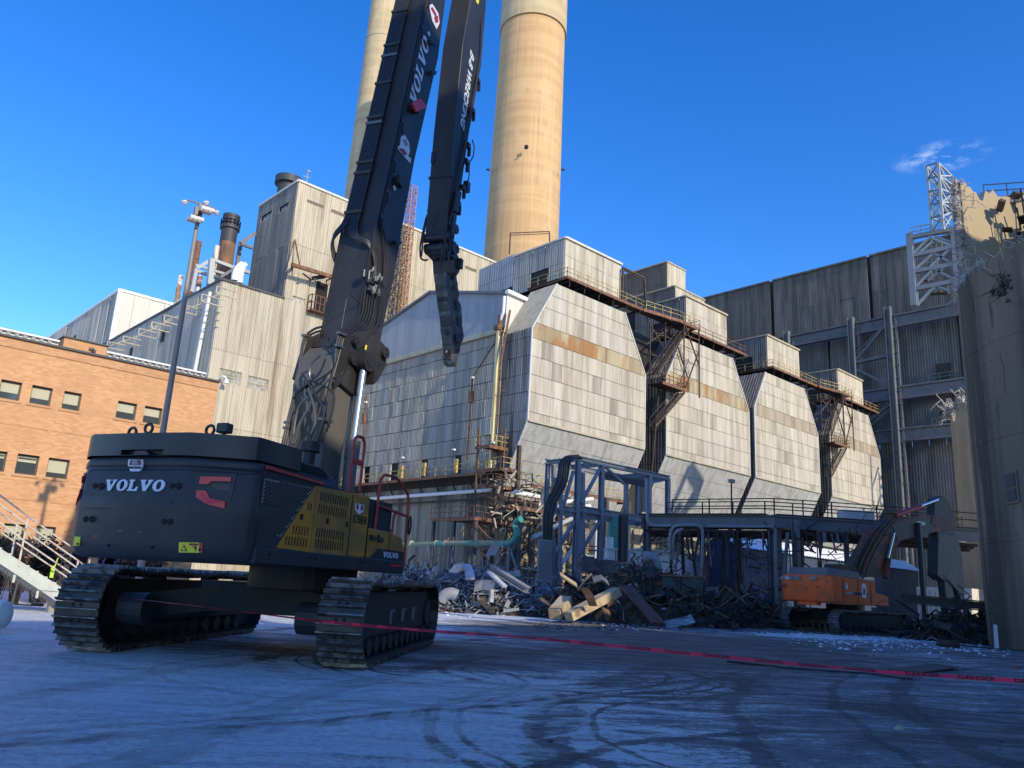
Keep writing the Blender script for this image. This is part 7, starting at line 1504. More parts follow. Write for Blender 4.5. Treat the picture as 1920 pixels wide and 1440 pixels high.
for k in range(3): m = MB(); m.tube([R4(560, 250+k*18, RY+1+k*.4), R4(900, 318+k*16, RY+1+k*.4)], .12, 8); m.build('rack_pipe', 'mid_steel', rk)
for k in range(5):
    m = MB(); o = k*17; m.tube([R4(395+o*.4, 128+o*.3, RY-.3), R4(300+o, 138, RY-.3), R4(262+o, 180, RY-.3), R4(248+o, 310, RY-.3), R4(165+o*.95, 470, RY-.35), R4(150+o*.9, 560, RY-.35), R4(148+o*.8, 730, RY-.35)], .085, 8, smooth=.5); m.build('conduit', 'dark_steel' if k % 2 else 'black_steel', rk, smooth=True)
for i in range(9):
    f = i/8; p = R4(255, 200, RY-.2) if i < 4 else None
    y0 = 190+i*60; xx = 250 if y0 < 310 else 250-(y0-310)*.55 if y0 < 470 else 150
    m = MB(); m.bar(R4(xx, y0, RY-.22), R4(xx+78, y0+4, RY-.22), .08); m.build('tray_rung', 'mid_steel', rk)
a, b = R4(108, 722, RY-.5), R4(198, 1110, RY-.5)
m = MB(); m.prism([(a[0], a[2]), (b[0]-.15, a[2]), (b[0]+.1, .3), (a[0]+.1, .3)], 'y', RY-.62, RY-.5); m.build('cable_tray_cover', 'scrap_lilac' if False else 'grey_steel', rk)
for i in range(16): z = a[2]-.2-i*.16; m = MB(); m.box((a[0]+1.1, RY-.64, z), (2.0, .03, .04)); m.build('tray_rib', 'mid_steel', rk)
m = MB(); m.bar((b[0]+.3, RY-.55, 0), (b[0]+.05, RY-.55, a[2]+.2), .22); m.build('tray_post', 'mid_steel', rk)

# ------------------------------------------------------------------ raised pipe bridge
br = thing('pipe_bridge', 'long dark raised pipe bridge with railings crossing before the hopper houses', 'bridge', (55, 28, 0))
BP = [at(1212, 966, 'z', 7.3), at(1330, 966, 'z', 7.3), at(1452, 966, 'z', 7.3), at(1560, 973, 'z', 7.3), at(1645, 979, 'z', 7.3), at(1835, 993, 'z', 7.3)]
BP = [Vector(p) for p in BP]
dv = Vector((FW[0], FW[1], 0)).normalized()*2.0
for a, b in zip(BP[:-1], BP[1:]):
    for o in (Vector(), dv): m = MB(); m.ibar(a+o-Vector((0, 0, .42)), b+o-Vector((0, 0, .42)), .35, .80, t=.14); m.build('girder', 'mid_steel' if o.length == 0 else 'dark_steel', br)
    m = MB(); m.bar(a+dv/2+Vector((0, 0, .05)), b+dv/2+Vector((0, 0, .05)), 2.4, .10); m.build('deck', 'black_steel', br)
    m = MB()
    for k in range(3): m.tube([a+dv*(.2+.25*k)-Vector((0, 0, 1.1+.12*k)), b+dv*(.2+.25*k)-Vector((0, 0, 1.1+.12*k))], .10+.04*k, 8)
    m.build('hung_pipe', 'dark_rusty_steel', br, kind='stuff')
ups = Vector((0, 0, .1))
railing(br, [BP[0]+(BP[1]-BP[0])*.42+ups]+[p+ups for p in BP[1:3]], 'dark_rusty_steel', h=1.05, sp=2.4, r=.035); railing(br, [p+ups for p in BP[2:]], 'dark_rusty_steel', h=1.05, sp=2.4, r=.035)
railing(br, [BP[0]+(BP[1]-BP[0])*.42+ups+dv]+[p+ups+dv for p in BP[1:]], 'dark_rusty_steel', h=1.05, sp=2.6, r=.035)
for (px, w, z1, o) in ((1452, .62, 7.0, 0), (1461, .3, 7.0, 1), (1491, .40, 7.0, 0), (1519, .34, 6.6, 1), (1214, .45, 7.0, 0), (1176, .5, 7.0, 1), (1752, .26, 7.0, 1), (1330, .3, 6.8, 1), (1400, .3, 6.8, 1)):
    q = Vector(at(px, 970, 'z', 7.2)) if px > 1200 else Vector(atd(px, 1000, 55)); q = q+dv*o; m = MB(); m.ibar((q.x, q.y, 0), (q.x, q.y, z1), w, w, t=.16, up=(0, 1, 0)); m.build('column', 'mid_steel' if o == 0 else 'dark_steel', br)
for i in range(46):
    t_ = cr.random(); px = 1215+t_*430; q = Vector(at(px, 970, 'z', 7.0))+dv*cr.uniform(.1, 1.6); L = cr.uniform(.6, 4.8)
    m = MB(); m.bar(q-Vector((0, 0, .9)), q+Vector((cr.uniform(-.5, .5)*L*.4, cr.uniform(-.5, .5)*L*.4, -.9-L)), cr.choice((.06, .09, .13, .18))); m.build('hanger', cr.choice(('dark_steel', 'black_steel', 'dark_rusty_steel', 'mid_steel')), br)
m = MB()
for i in range(260):
    px = cr.uniform(1215, 1640); q = Vector(at(px, 970, 'z', 7.0))+dv*cr.uniform(.1, 2.2); q.z = cr.choice((cr.uniform(5.2, 6.3), cr.uniform(1.5, 5.2))); d = Vector((cr.gauss(0, 1), cr.gauss(0, 1), cr.gauss(0, .5))).normalized()*cr.uniform(.4, 2.2); m.bar(q, q+d, cr.choice((.03, .05, .08)))
m.build('loose_pipework', 'black_steel', br, kind='stuff')
q = Vector(at(1372, 966, 'z', 7.3)); m = MB(); m.bar(q, q+Vector((0, 0, 2.3)), .08); m.build('bridge_lamp_pole', 'dark_rusty_steel', br); m = MB(); m.box(q+Vector((-.1, -.1, 2.4)), (.45, .3, .25)); m.build('bridge_lamp', 'lamp_metal', br)
q = Vector(at(1575, 970, 'z', 7.4))+dv; m = MB(); m.bar(q+Vector((.6, -.6, .35)), q+Vector((2.2, -2.1, .35)), 1.2, .7); m.build('deck_cabin', 'pale_container', br)
# looped conduit in front of the bridge
lc = thing('conduit_loop', 'bent grey conduit looping down from the bridge in front of the pale container', 'conduit', (48, 33, 0))
for pts, r in (([(1050, 870), (1045, 700), (1065, 640), (1100, 625), (1240, 622), (1275, 645), (1280, 700), (1270, 985)], .10), ([(880, 290), (885, 560), (890, 605), (925, 628), (1050, 628)], .10), ([(1070, 870), (1068, 720), (1085, 670), (1140, 650)], .09), ([(1325, 632), (1780, 636), (1795, 660), (1805, 1180)], .09)):
    P = [atd(980+x/3.79, 820+y/3.79, 50.5) for x, y in pts]; m = MB(); m.tube(P, r, 8, smooth=.6); m.build('conduit', 'grey_steel', lc, smooth=True)

# ------------------------------------------------------------------ pale container, teal tank, blue shed
P0 = Vector(atd(1205, 1031, 61)); zc_ = P0.z; yb = at(1131, 1028, 'x', P0.x)[1]; xb_ = at(1328, 1046, 'y', P0.y)[0]
ct = thing('pale_container', 'pale blue-grey flat-topped container cabin behind the twisted beams', 'container', (P0.x, P0.y, 0))
m = MB(); m.box(((P0.x+xb_)/2, (P0.y+yb)/2, zc_/2), (xb_-P0.x, yb-P0.y, zc_)); m.build('body', 'pale_container', ct, bevel=.04)
m = MB(); m.box(((P0.x+xb_)/2, (P0.y+yb)/2, zc_+.06), (xb_-P0.x+.3, yb-P0.y+.3, .12)); m.build('roof', 'pale_container', ct)
for y in steps(P0.y, yb, 1.2): m = MB(); m.box((P0.x-.02, y, zc_/2), (.05, .05, zc_-.1)); m.build('panel_joint', 'mid_steel', ct)
q = at(1163, 1041, 'x', P0.x-.1); m = MB(); m.box(q, (.2, .45, .6)); m.build('wall_box', 'black_steel', ct)
el = MB(); P = [atd(980+x/3.79, 820+y/3.79, 48) for x, y in ((860, 850), (900, 850), (935, 870), (948, 910), (950, 960))]; el.tube(P, .34, 12, smooth=.3); el.build('duct_elbow', 'grey_steel', label='fat grey duct elbow in front of the pale container', cat='duct', smooth=True)
q = atd(1152, 1000, 66); tt = thing('teal_tank', 'teal painted tank with a pale cylinder beside it seen through the blue rack', 'tank', (q[0], q[1], 0))
m = MB(); r = 13.5/1489*66; m.tube([(q[0], q[1], 0), (q[0], q[1], q[2]+.4), (q[0], q[1], q[2]+.9), (q[0], q[1], q[2]+1.25)], [r, r, r*.85, r*.4], 20); m.build('shell', 'teal_pipe', tt, smooth=True)
q2 = atd(1143, 1000, 64); m = MB(); m.cyl((q2[0], q2[1], 0), (q2[0], q2[1], q2[2]-.3), .34, 14); m.build('side_cylinder', 'white_metal', tt, smooth=True)
Q = Vector(atd(1381, 1085, 63)); ysh = at(1326, 1036, 'x', Q.x)[1]; zev = at(1381, 1024, 'x', Q.x)[2]; zap = at(1352, 1002, 'x', Q.x)[2]; xe = at(1718, 1045, 'y', Q.y)[0]
sh = thing('blue_shed', 'navy blue ribbed metal shed with a pale frosted roof under the bridge', 'shed', (Q.x, Q.y, 0)); ym = (Q.y+ysh)/2; Lw = ysh-Q.y
clad(sh, (Q.x, Q.y, 0), (0, 1, 0), (-1, 0, 0), [(0, 0), (Lw, 0), (Lw, zev), (Lw/2, zap), (0, zev)], steps(0, Lw, .9), [0, zap], 3, .05, 'navy_sheet', gap=.01)
clad(sh, (Q.x, Q.y, 0), (1, 0, 0), (0, -1, 0), [(0, 0), (xe-Q.x, 0), (xe-Q.x, zev), (0, zev)], steps(0, xe-Q.x, 1.2), [0, zev], 4, .05, 'navy_sheet', gap=.01)
m = MB(); m.prism([(Q.y+.1, 0), (ysh-.1, 0), (ysh-.1, zev-.1), (ym, zap-.1), (Q.y+.1, zev-.1)], 'x', Q.x+.1, xe-.1); m.build('core', 'navy_sheet', sh)
for s_, (ya_, yb_) in enumerate(((Q.y-.35, ym), (ysh+.35, ym))):
    V = Vector((0, yb_-ya_, zap-zev+.12)); ln = V.length
    clad(sh, (Q.x-.3, ya_, zev-.1), (1, 0, 0), (0, -(zap-zev) if s_ == 0 else (zap-zev), abs(ym-Q.y)), [(0, 0), (xe-Q.x+.6, 0), (xe-Q.x+.6, ln), (0, ln)], steps(0, xe-Q.x+.6, 1.6), [0, ln], 3, .06, 'roof_snow', V=V, gap=.01)

# ------------------------------------------------------------------ wreckage
RTV = Vector((RT[0], RT[1], 0)).normalized(); FWV = Vector((FW[0], FW[1], 0)).normalized()
def mound(c, a, b, h, nm, mt, label, seed, cat='scrap heap', kind=None, base=True):
    t = thing(nm, label, cat, (c[0], c[1], 0)); C_ = Vector((c[0], c[1], 0)); m = MB(); N = 34
    hf = lambda u, v: h*max(0, 1-(u*u+v*v))**.8*(.72+.55*noise.noise(Vector((u*2.3+seed, v*2.3, seed))))
    g = [[C_+RTV*(a*(i/N*2-1))+FWV*(b*(j/N*2-1))+Vector((0, 0, max(0, hf(i/N*2-1, j/N*2-1))-.04)) for i in range(N+1)] for j in range(N+1)]
    for j in range(N):
        for i in range(N): m.add([g[j][i], g[j][i+1], g[j+1][i+1], g[j+1][i]], [(0, 1, 2, 3)])
    m.build('base_heap', mt, t); return t, hf, C_
def litter(t, hf, C_, a, b, n, mts, seed, smin=.25, smax=1.5, up=1., nm='scrap_pieces', jut=.5):
    r = random.Random(seed); ms = {k: MB() for k in mts}
    for i in range(n):
        while True:
            u, v = r.uniform(-1, 1), r.uniform(-1, 1)
            if u*u+v*v < 1: break
        p = C_+RTV*(a*u)+FWV*(b*v); p.z = max(.02, hf(u, v))+r.uniform(-.1, .25)*up
        m = ms[r.choice(mts)]; L = r.uniform(smin, smax)*(1 if r.random() < .85 else 1.6); d = Vector((r.gauss(0, 1), r.gauss(0, 1), r.gauss(0, jut))).normalized(); w = r.choice((.03, .05, .08, .12, .16, .24))*(.6+L*.4)
        k = r.random(); p = p-d*L*.4
        if r.random() < .22:   # tangled bar or cable
            P = [p]; e = d.copy()
            for _ in range(5): e = (e+Vector((r.gauss(0, .6), r.gauss(0, .6), r.gauss(0, .5)))).normalized(); P.append(P[-1]+e*L*.35)
            m.tube(P, r.choice((.012, .02, .03)), 4, caps=False); continue
        if k < .5:      # bent strip
            sd = d.cross(Vector((r.gauss(0, 1), r.gauss(0, 1), r.gauss(0, 1)))).normalized()*w/2; nn = d.cross(sd).normalized()
            P = [p, p+d*L*.4+nn*r.uniform(-.15, .15)*L, p+d*L*.75+nn*r.uniform(-.35, .35)*L, p+d*L+nn*r.uniform(-.6, .6)*L]
            vs = []; 
            for q in P: vs += [q-sd, q+sd]
            m.add(vs, [(0, 1, 3, 2), (2, 3, 5, 4), (4, 5, 7, 6)])
            vs = [q+nn*.02 for q in vs]; m.add(vs, [(0, 2, 3, 1), (2, 4, 5, 3), (4, 6, 7, 5)])
        elif k < .75: m.bar(p, p+d*L, w*.5, w*.3)
        elif k < .9: q = p+d*L*.5; m.tube([p, q+Vector((0, 0, r.uniform(-.1, .2))), p+d*L+Vector((r.uniform(-.3, .3), 0, r.uniform(-.2, .3)))], .03+w*.1, 5)
        else: m.box(p, (w*1.2, w, w*.8), Matrix.Rotation(r.uniform(0, 3), 3, d))
    for k, m in ms.items(): m.build(nm, k, t, kind='stuff')
c = at(900, 1128, 'z', 0); c = Vector(c)
c = Vector((31.2, 37.5, 0))+FWV*2.0
hA, fA, CA = mound(c, 8.2, 4.6, 2.7, 'scrap_heap', 'scrap_dark', 'broad heap of frosted grey twisted scrap metal beside the large excavator track', 3)
litter(hA, fA, CA, 8.3, 4.8, 2300, ['scrap_grey', 'scrap_frost', 'mid_steel'] if False else ['scrap_grey', 'grey_steel', 'mid_steel'], 5, .25, 1.3)
mat('scrap_frost', (.44, .47, .51), .7, layers=[((.30, .29, .28), 2.2, (1, 1, 1), .5, .64, .8)])
litter(hA, fA, CA, 8.2, 4.7, 620, ['scrap_frost', 'scrap_frost', 'scrap_dark'], 6, .3, 1.5, nm='frosted_scrap')
# lying snow and small bits in front of the heap
def bent_sheet(pts, w, mt, label, group=None, cat='scrap metal', nm='bent_sheet', th=.04):
    """pts: centre line in the world; w width vector"""
    m = MB(); w = Vector(w); vs = []
    for p in pts: p = Vector(p); vs += [p-w/2, p+w/2]
    n = len(pts); f = [(2*i, 2*i+1, 2*i+3, 2*i+2) for i in range(n-1)]; m.add(vs, f); m.add([v+Vector((0, 0, th)) for v in vs], [tuple(reversed(q)) for q in f])
    return m.build(nm, mt, label=label, cat=cat, group=group)
D8 = lambda x, y, d: Vector(atd(740+x/6, 940+y/6, d))
bent_sheet([D8(660, 800, 44), D8(720, 720, 44), D8(800, 710, 44), D8(840, 790, 43.5), D8(850, 880, 43)], RTV*.5, 'scrap_frost', 'folded frosted plate draped over the top of the scrap heap', cat='scrap plate')
bent_sheet([D8(890, 1040, 41), D8(900, 960, 41.3), D8(990, 940, 41.5), D8(1120, 950, 41.5)], FWV*.9+Vector((0, 0, -.5)), 'scrap_frost', 'crumpled drum end with snow on it, low in the front of the scrap heap', cat='scrap drum')
bent_sheet([D8(1010, 640, 45), D8(1050, 560, 45), D8(1170, 545, 45)], Vector((.2, -.2, .6)), 'blue_steel', 'torn blue flag-like sheet sticking up behind the scrap heap', cat='scrap sheet')
m = MB(); m.ibar(D8(1080, 740, 43.5), D8(1500, 1000, 42), .5, .3); m.build('scrap_beam', 'grey_steel', label='longest grey beam sloping down the right part of the frosted scrap heap', cat='beam')
m = MB(); m.bar(D8(1060, 790, 43), D8(1240, 960, 42), .34, .12); m.build('scrap_beam', 'scrap_frost', label='short pale beam lying below the longest beam on the frosted heap', cat='beam')
m = MB(); m.tube([D8(520, 1115, 40.5), D8(560, 1050, 40.5), D8(640, 1030, 40.5), D8(700, 1060, 40.5)], .3, 10, smooth=.4); m.build('bent_duct', 'grey_steel', label='curled grey duct piece at the left foot of the frosted scrap heap', cat='duct', smooth=True)
m = MB(); m.bar(D8(1085, 1135, 40.5), D8(1095, 990, 40.7), .22, .1); m.build('scrap_plate', 'scrap_frost', label='narrow upright white strip in the front of the frosted scrap heap', cat='scrap strip')
# dark heap under the rack
cB = Vector(atd(1205, 1160, 46)); cB.z = 0
hB, fB, CB = mound(cB, 5.6, 4.2, 3.1, 'rubble_heap', 'scrap_dark', 'dark heap of burnt scrap and timber below the blue pipe rack', 9)
litter(hB, fB, CB, 5.8, 4.4, 1200, ['scrap_dark', 'scrap_brown', 'black_steel', 'dark_rusty_steel'], 15, .3, 2.0); litter(hB, fB, CB, 5.6, 4.2, 60, ['scrap_frost'], 16, .2, .8, nm='frosted_scrap')
cC = Vector(atd(1378, 1172, 50)); cC.z = 0
hC_, fC, CC = mound(cC, 3.9, 3.0, 1.7, 'rubble_heap', 'scrap_dark', 'lower dark heap of snapped frames left of the orange excavator', 21)
litter(hC_, fC, CC, 4.1, 3.2, 900, ['scrap_dark', 'black_steel', 'dark_rusty_steel', 'scrap_brown'], 25, .3, 2.2); litter(hC_, fC, CC, 4.1, 3.2, 160, ['mid_steel', 'scrap_grey'], 26, .2, .9, nm='grey_bits')
cD = Vector(at(1935, 1215, 'z', 0))+FWV*3.6
hD, fD, CD = mound(cD, 4.4, 3.0, 1.5, 'rubble_heap', 'scrap_dark', 'black wreckage heap at the foot of the broken silo, right edge', 31)
litter(hD, fD, CD, 4.7, 3.2, 800, ['scrap_dark', 'black_steel', 'dark_rusty_steel'], 35, .3, 1.8, jut=.8); litter(hD, fD, CD, 4.7, 3.2, 40, ['scrap_frost'], 36, .2, .9, nm='frosted_scrap')
Z4 = lambda x, y, d: Vector(atd(980+x/3.79, 820+y/3.79, d))
def G4(x, y): return Vector(at(980+x/3.79, 820+y/3.79, 'z', .15))
def dp(v): return float((np.array(v)-CAM) @ FW)
g = G4(225, 1290); m = MB(); m.bar(g+Vector((0, 0, .22)), Z4(310, 1160, dp(g)+1.5), .62, .5); m.build('box_beam', 'beam_beige', label='short beige box beam end at the left of the sunlit beams', cat='beam')
g = G4(325, 1300); m = MB(); m.bar(g+Vector((0, 0, .18)), Z4(670, 1095, dp(g)+2.0), .62, .42); m.build('box_beam', 'beam_beige', label='long sunlit beige box beam leaning up out of the dark heap', cat='beam')
g = G4(965, 1330); m = MB(); m.bar(g+Vector((0, 0, .05)), Z4(735, 1060, dp(g)+3), .75, .12); o = m.build('channel_beam', 'beam_red', label='long rust-red channel beam lying down the front of the dark heap', cat='beam')
for pts, w, mt, lab in (([(590, 1180), (640, 1150), (690, 1180), (715, 1240), (718, 1300)], .42, 'beam_beige', 'curled beige strip standing beside the long beige beam'),
                        ([(265, 975), (330, 1020), (385, 1055)], .5, 'beam_beige', 'torn beige plate jutting up at the top left of the dark heap'), ([(395, 1085), (450, 1010), (490, 975), (500, 1000)], .22, 'beam_beige', 'hooked beige bar above the sunlit beams'),
                        ([(1015, 1340), (1090, 1325), (1160, 1310), (1210, 1290)], 1.0, 'scrap_grey', 'flat grey sheet lying on the ground right of the red channel beam'), ([(520, 1290), (570, 1230), (620, 1250), (600, 1300)], .6, 'scrap_brown', 'crumpled copper-brown sheet under the long beige beam'),
                        ([(600, 1190), (640, 1160), (670, 1200)], .7, 'scrap_brown', 'brown folded plate leaning on the curled beige strip'), ([(500, 1020), (560, 1000), (610, 1040)], .7, 'mid_steel', 'bluish folded sheet on top of the dark heap'),
                        ([(430, 1070), (470, 1120), (500, 1200)], .4, 'dark_rusty_steel', 'dark rusty strap crossing behind the long beige beam'), ([(860, 1140), (930, 1160), (1010, 1110)], .4, 'scrap_dark', 'black bent strip right of the red channel beam')):
    g0 = at(980+pts[-1][0]/3.79, 820+1320/3.79, 'z', .1); d = dp(g0) if lab.startswith('flat') is False else dp(at(980+1100/3.79, 820+1335/3.79, 'z', .1))
    wv = RTV*w if abs(pts[0][1]-pts[-1][1]) > abs(pts[0][0]-pts[-1][0]) else FWV*w+Vector((0, 0, w*.35))
    bent_sheet([Z4(x, y, d+i*.15) for i, (x, y) in enumerate(pts)], wv, mt, lab, cat='scrap sheet', th=.05)
q = Vector(atd(1283, 1150, 44.5)); q.z = 0; Fq = Frame(q.x+.6, q.y+.6, 38)
cb = thing('rusted_cabinet', 'tall dark green battered cabinet standing in the rubble under the bridge', 'cabinet', (q.x, q.y, 0), math.radians(38))
def lbx(par, F, c, d, nm, mt, R=None): m = MB(); m.box(c, d, R); me = m.mesh(nm, .02); return place(nm, me, mt, par, F.M)
lbx(cb, Fq, (0, 0, 1.3), (1.9, 2.3, 2.6), 'body', 'old_crate'); lbx(cb, Fq, (-.97, .1, 1.4), (.06, .06, 2.4), 'seam', 'black_steel'); lbx(cb, Fq, (-.98, -.7, 1.9), (.06, .6, 1.0), 'torn_flap', 'black_steel', Matrix.Rotation(.3, 3, 'Y')); lbx(cb, Fq, (0, 0, 2.64), (2.1, 2.5, .08), 'lid', 'scrap_brown')
q = Vector(atd(1332, 1140, 47)); q.z = 0; Fq2 = Frame(q.x, q.y, 45); ck = thing('blue_crate', 'small blue-grey slatted crate beside the battered cabinet', 'crate', (q.x, q.y, 0), math.radians(45))
lbx(ck, Fq2, (0, 0, 1.1), (.9, .8, 2.2), 'body', 'mid_steel')
for i in range(4): lbx(ck, Fq2, (-.46, 0, 1.3+i*.22), (.04, .7, .06), 'slat', 'grey_steel')
# ragged roof sheets sagging from the container to the cabinet
rs = thing('collapsed_roof', 'collapsed dark timber roof sagging across the heap before the pale container', 'collapsed roof', (40, 34, 1))
rr = random.Random(8)
for i in range(26):
    f = i/25; a = Z4(430+f*520+rr.uniform(-8, 8), 850+f*90+rr.uniform(-14, 14), 47.5); b = Z4(440+f*540+rr.uniform(-8, 8), 960+f*60+rr.uniform(-14, 14), 45.5+rr.uniform(-.3, .3)); m = MB(); m.bar(a, b, .62, .06); m.build('roof_board', rr.choice(('scrap_dark', 'scrap_brown', 'dark_rusty_steel', 'scrap_dark')), rs)
for i in range(14): x = 620+i*26; m = MB(); m.bar(Z4(x, 965+i*3, 45.4), Z4(x+rr.uniform(-8, 8), 1090+rr.uniform(-20, 20), 45), .12); m.build('stud', 'scrap_dark', rs)
# snapped frames in the lower heap
for i, (pts, lab) in enumerate((([(1310, 1200), (1440, 1060), (1560, 1150), (1500, 1260)], 'collapsed square pallet leaning in the lower dark heap'), ([(1370, 1240), (1470, 1090), (1600, 1190)], 'second broken pallet lying across the collapsed one'))):
    m = MB()
    for a, b in zip(pts[:-1], pts[1:]): m.bar(Z4(*a, 47-i), Z4(*b, 47-i), .16, .12)
    m.build('pallet', 'scrap_brown', label=lab, cat='pallet')
# beam and post by the right heap
m = MB(); m.ibar(atd(1690, 1122, 45), atd(1918, 1143, 42), .5, .5); m.build('fallen_girder', 'black_steel', label='long black girder lying over the wreckage at the right edge', cat='girder')
q = Vector(at(1869, 1216, 'z', 0)); m = MB(); m.bar(q, Vector(atd(1866, 1172, dp(q))), .18, .18, taper=.8); m.build('white_post', 'snow_white', label='short broken white post standing before the right wreckage', cat='post')
q = Vector(at(1775, 1208, 'z', .1)); m = MB(); m.tube([q-RTV*.4, q+RTV*.5], [.16, .2], 10); m.tube([q+RTV*.4, q+RTV*2.2-Vector((0, 0, .08)), q+RTV*4.5-Vector((0, 0, .1))], .03, 5); m.build('pipe_stub', 'scrap_dark', label='stubby brown pipe end trailing a cable on the snow', cat='pipe')
# low pale wall and trailer glimpsed between shed and silo
a, b = at(1718, 1098, 'x', 96)[0:3], 0
bx = thing('pale_trailer', 'low pale ribbed trailer glimpsed between the shed and the silo', 'trailer', (88, 36, 0))
p0, p1 = Vector(atd(1718, 1100, 76)), Vector(atd(1822, 1108, 72)); dd_ = (p1-p0); dd_.z = 0; nrm = Vector((dd_.y, -dd_.x, 0)).normalized()
fr = basis((p0.x, p0.y, 0), dd_, (0, 0, 1)); m = MB(fr); m.box((dd_.length/2, p0.z/2, -1.2), (dd_.length, p0.z, 2.4)); m.build('body', 'white_cladding', bx)
for i in range(10): m = MB(fr); m.box((dd_.length*(i+.5)/10, p0.z/2-.1, .02), (.10, p0.z-.4, .06)); m.build('rib', 'grey_cladding', bx)
m = MB(fr); m.box((dd_.length*.93, p0.z*.52, .2), (.7, 1.2, .5)); m.build('window_box', 'white_metal', bx)
# snow clods in front of the machines
sc = MB(); r = random.Random(44)
def clod(m, x, y, s_): 
    z = gz(x, y); vs = []; n = 5
    for j, (rr_, zz) in enumerate(((1, 0), (.75, .45), (.2, .75))):
        for k in range(n): a = 6.283*k/n+j; q = s_*rr_*r.uniform(.7, 1.25); vs.append((x+q*math.cos(a), y+q*math.sin(a), z-.02+zz*s_*r.uniform(.6, 1.1)))
    m.add(vs, [(k, (k+1) % n, n+(k+1) % n, n+k) for k in range(n)]+[(n+k, n+(k+1) % n, 2*n+(k+1) % n, 2*n+k) for k in range(n)]+[tuple(2*n+k for k in range(n))])
for i in range(900):
    px = r.uniform(1480, 1900); py = 1190+(px-1480)*.05+r.gauss(0, 9); q = at(px, max(py, 1168), 'z', 0); clod(sc, q[0], q[1], r.uniform(.02, .10))
for i in range(420): q = at(r.uniform(820, 1100), 1142+r.gauss(0, 6), 'z', 0); clod(sc, q[0]+r.uniform(-.5, .5), q[1]+r.uniform(-.5, .5), r.uniform(.03, .12))
for i in range(200): q = at(r.uniform(1130, 1460), 1172+r.gauss(0, 5), 'z', 0); clod(sc, q[0], q[1], r.uniform(.02, .09))
sc.build('snow_clods', 'snow_white', label='small clods of snow and frost strewn along the foot of the heaps', cat='snow', kind='stuff')
st_ = MB()
for i in range(900):
    px = r.uniform(0, 1920); py = 1440-(r.random()**1.6)*290; q = at(px, py, 'z', 0)
    if q[1] > 0 and q[0] < 60: clod(st_, q[0], q[1], r.uniform(.006, .022)*(1 if r.random() < .96 else 2.2))
for i in range(500): q = at(r.uniform(1000, 1500), 1168+r.gauss(0, 7), 'z', 0); clod(st_, q[0], q[1], r.uniform(.03, .14))
st_.build('stones', 'scrap_dark', label='dark stones and crumbs of dirt scattered over the yard', cat='stones', kind='stuff')
for i, (px, py, s_, mt, nm, lab) in enumerate(((1032, 1384, .06, 'scrap_dark', 'stone', 'dark stone alone in the foreground, left of centre'), (1686, 1366, .10, 'beam_beige', 'stone', 'pale flat stone in the right foreground'), (1877, 1387, .05, 'scrap_dark', 'stone', 'black stone in the bottom right foreground'), (1588, 1217, .12, 'snow_white', 'snow_lump', 'small snow lump in front of the orange excavator'), (1906, 1252, .12, 'red_lamp', 'brick_lump', 'red lump near the right end of the danger tape'), (1722, 1291, .05, 'scrap_dark', 'stone', 'dark stone just below the tape at the right'))):
    m = MB(); q = at(px, py, 'z', 0); clod(m, q[0], q[1], s_); m.build(nm, mt, label=lab, cat='stone' if nm != 'snow_lump' else 'snow lump')
# plank / hose lying under the tape
m = MB(); P = [Vector(at(x, y, 'z', .02)) for x, y in ((1366, 1240), (1480, 1253), (1620, 1262), (1712, 1274))]; m.bar(P[0], P[1], .16, .05); m.tube(P, .02, 5); m.build('cable', 'black_steel', label='black cable and plank lying on the ground below the tape', cat='cable')
m = MB(); a, b = Vector(at(1695, 1258, 'z', .02)), Vector(at(1770, 1248, 'z', .02)); m.bar(a, b, .8, .03); m.build('ground_plate', 'dark_steel', label='thin dark steel plate lying flat beyond the tape at the right', cat='plate')

# ------------------------------------------------------------------ left edge: steel stair, planting, tank
sa = thing('metal_stair', 'galvanised stair with pale handrails descending at the left edge', 'stairs', (6, 30, 0))
S7 = lambda x, y, Y=29.5: Vector(at(x/4.5, 860+y/4.5, 'y', Y))
def ext(p, q, k=.9): return p+(p-q)*k
top, bot = S7(0, 755), S7(565, 1115); m = MB(); a0, a1, a2, a3 = ext(S7(0, 755), S7(565, 1115)), S7(565, 1115), S7(515, 1228), ext(S7(0, 885), S7(515, 1228))
for Y in (29.5, 31.0):
    m = MB(); m.prism([(v.x, v.z) for v in (a0, a1, a2, a3)], 'y', Y, Y+.06); m.build('stringer', 'galvanised', sa)
for i in range(15): f = i/14; p = a0.lerp(a1, f); m = MB(); m.box((p.x+.1, 30.28, p.z-.1), (.30, 1.4, .04)); m.build('tread', 'galvanised', sa)
b0, b1 = ext(S7(0, 900), S7(515, 1245)), S7(515, 1245)
for i in range(34): f = i/33; p = b0.lerp(b1, f); m = MB(); m.bar((p.x, 29.6, p.z), (p.x, 29.6, p.z-.20), .012); m.build('mesh_bar', 'dark_steel', sa)
for dz in (0, -.07, -.14, -.20): m = MB(); m.bar(b0+Vector((0, .1, dz)), b1+Vector((0, .1, dz)), .012); m.build('mesh_wire', 'dark_steel', sa)
for i in range(6): f = i/5; p = b0.lerp(b1, f); m = MB(); m.box((p.x, 29.58, p.z-.10), (.07, .05, .24)); m.build('mesh_post', 'galvanised', sa)
def hr(pts, Y, r=.028):
    P = [S7(x, y, Y) for x, y in pts]; P[0] = ext(P[0], P[1], .5); m = MB(); m.tube(P, r, 8); m.build('handrail', 'handrail_white', sa, smooth=True)
hr([(0, 385), (230, 560), (665, 865), (735, 918)], 29.5); hr([(0, 540), (200, 692), (665, 1010)], 29.5); hr([(0, 310), (240, 490), (592, 738)], 31.0); hr([(0, 460), (230, 622), (640, 915), (730, 918)], 31.0); hr([(0, 618), (190, 745), (612, 1032)], 31.0)
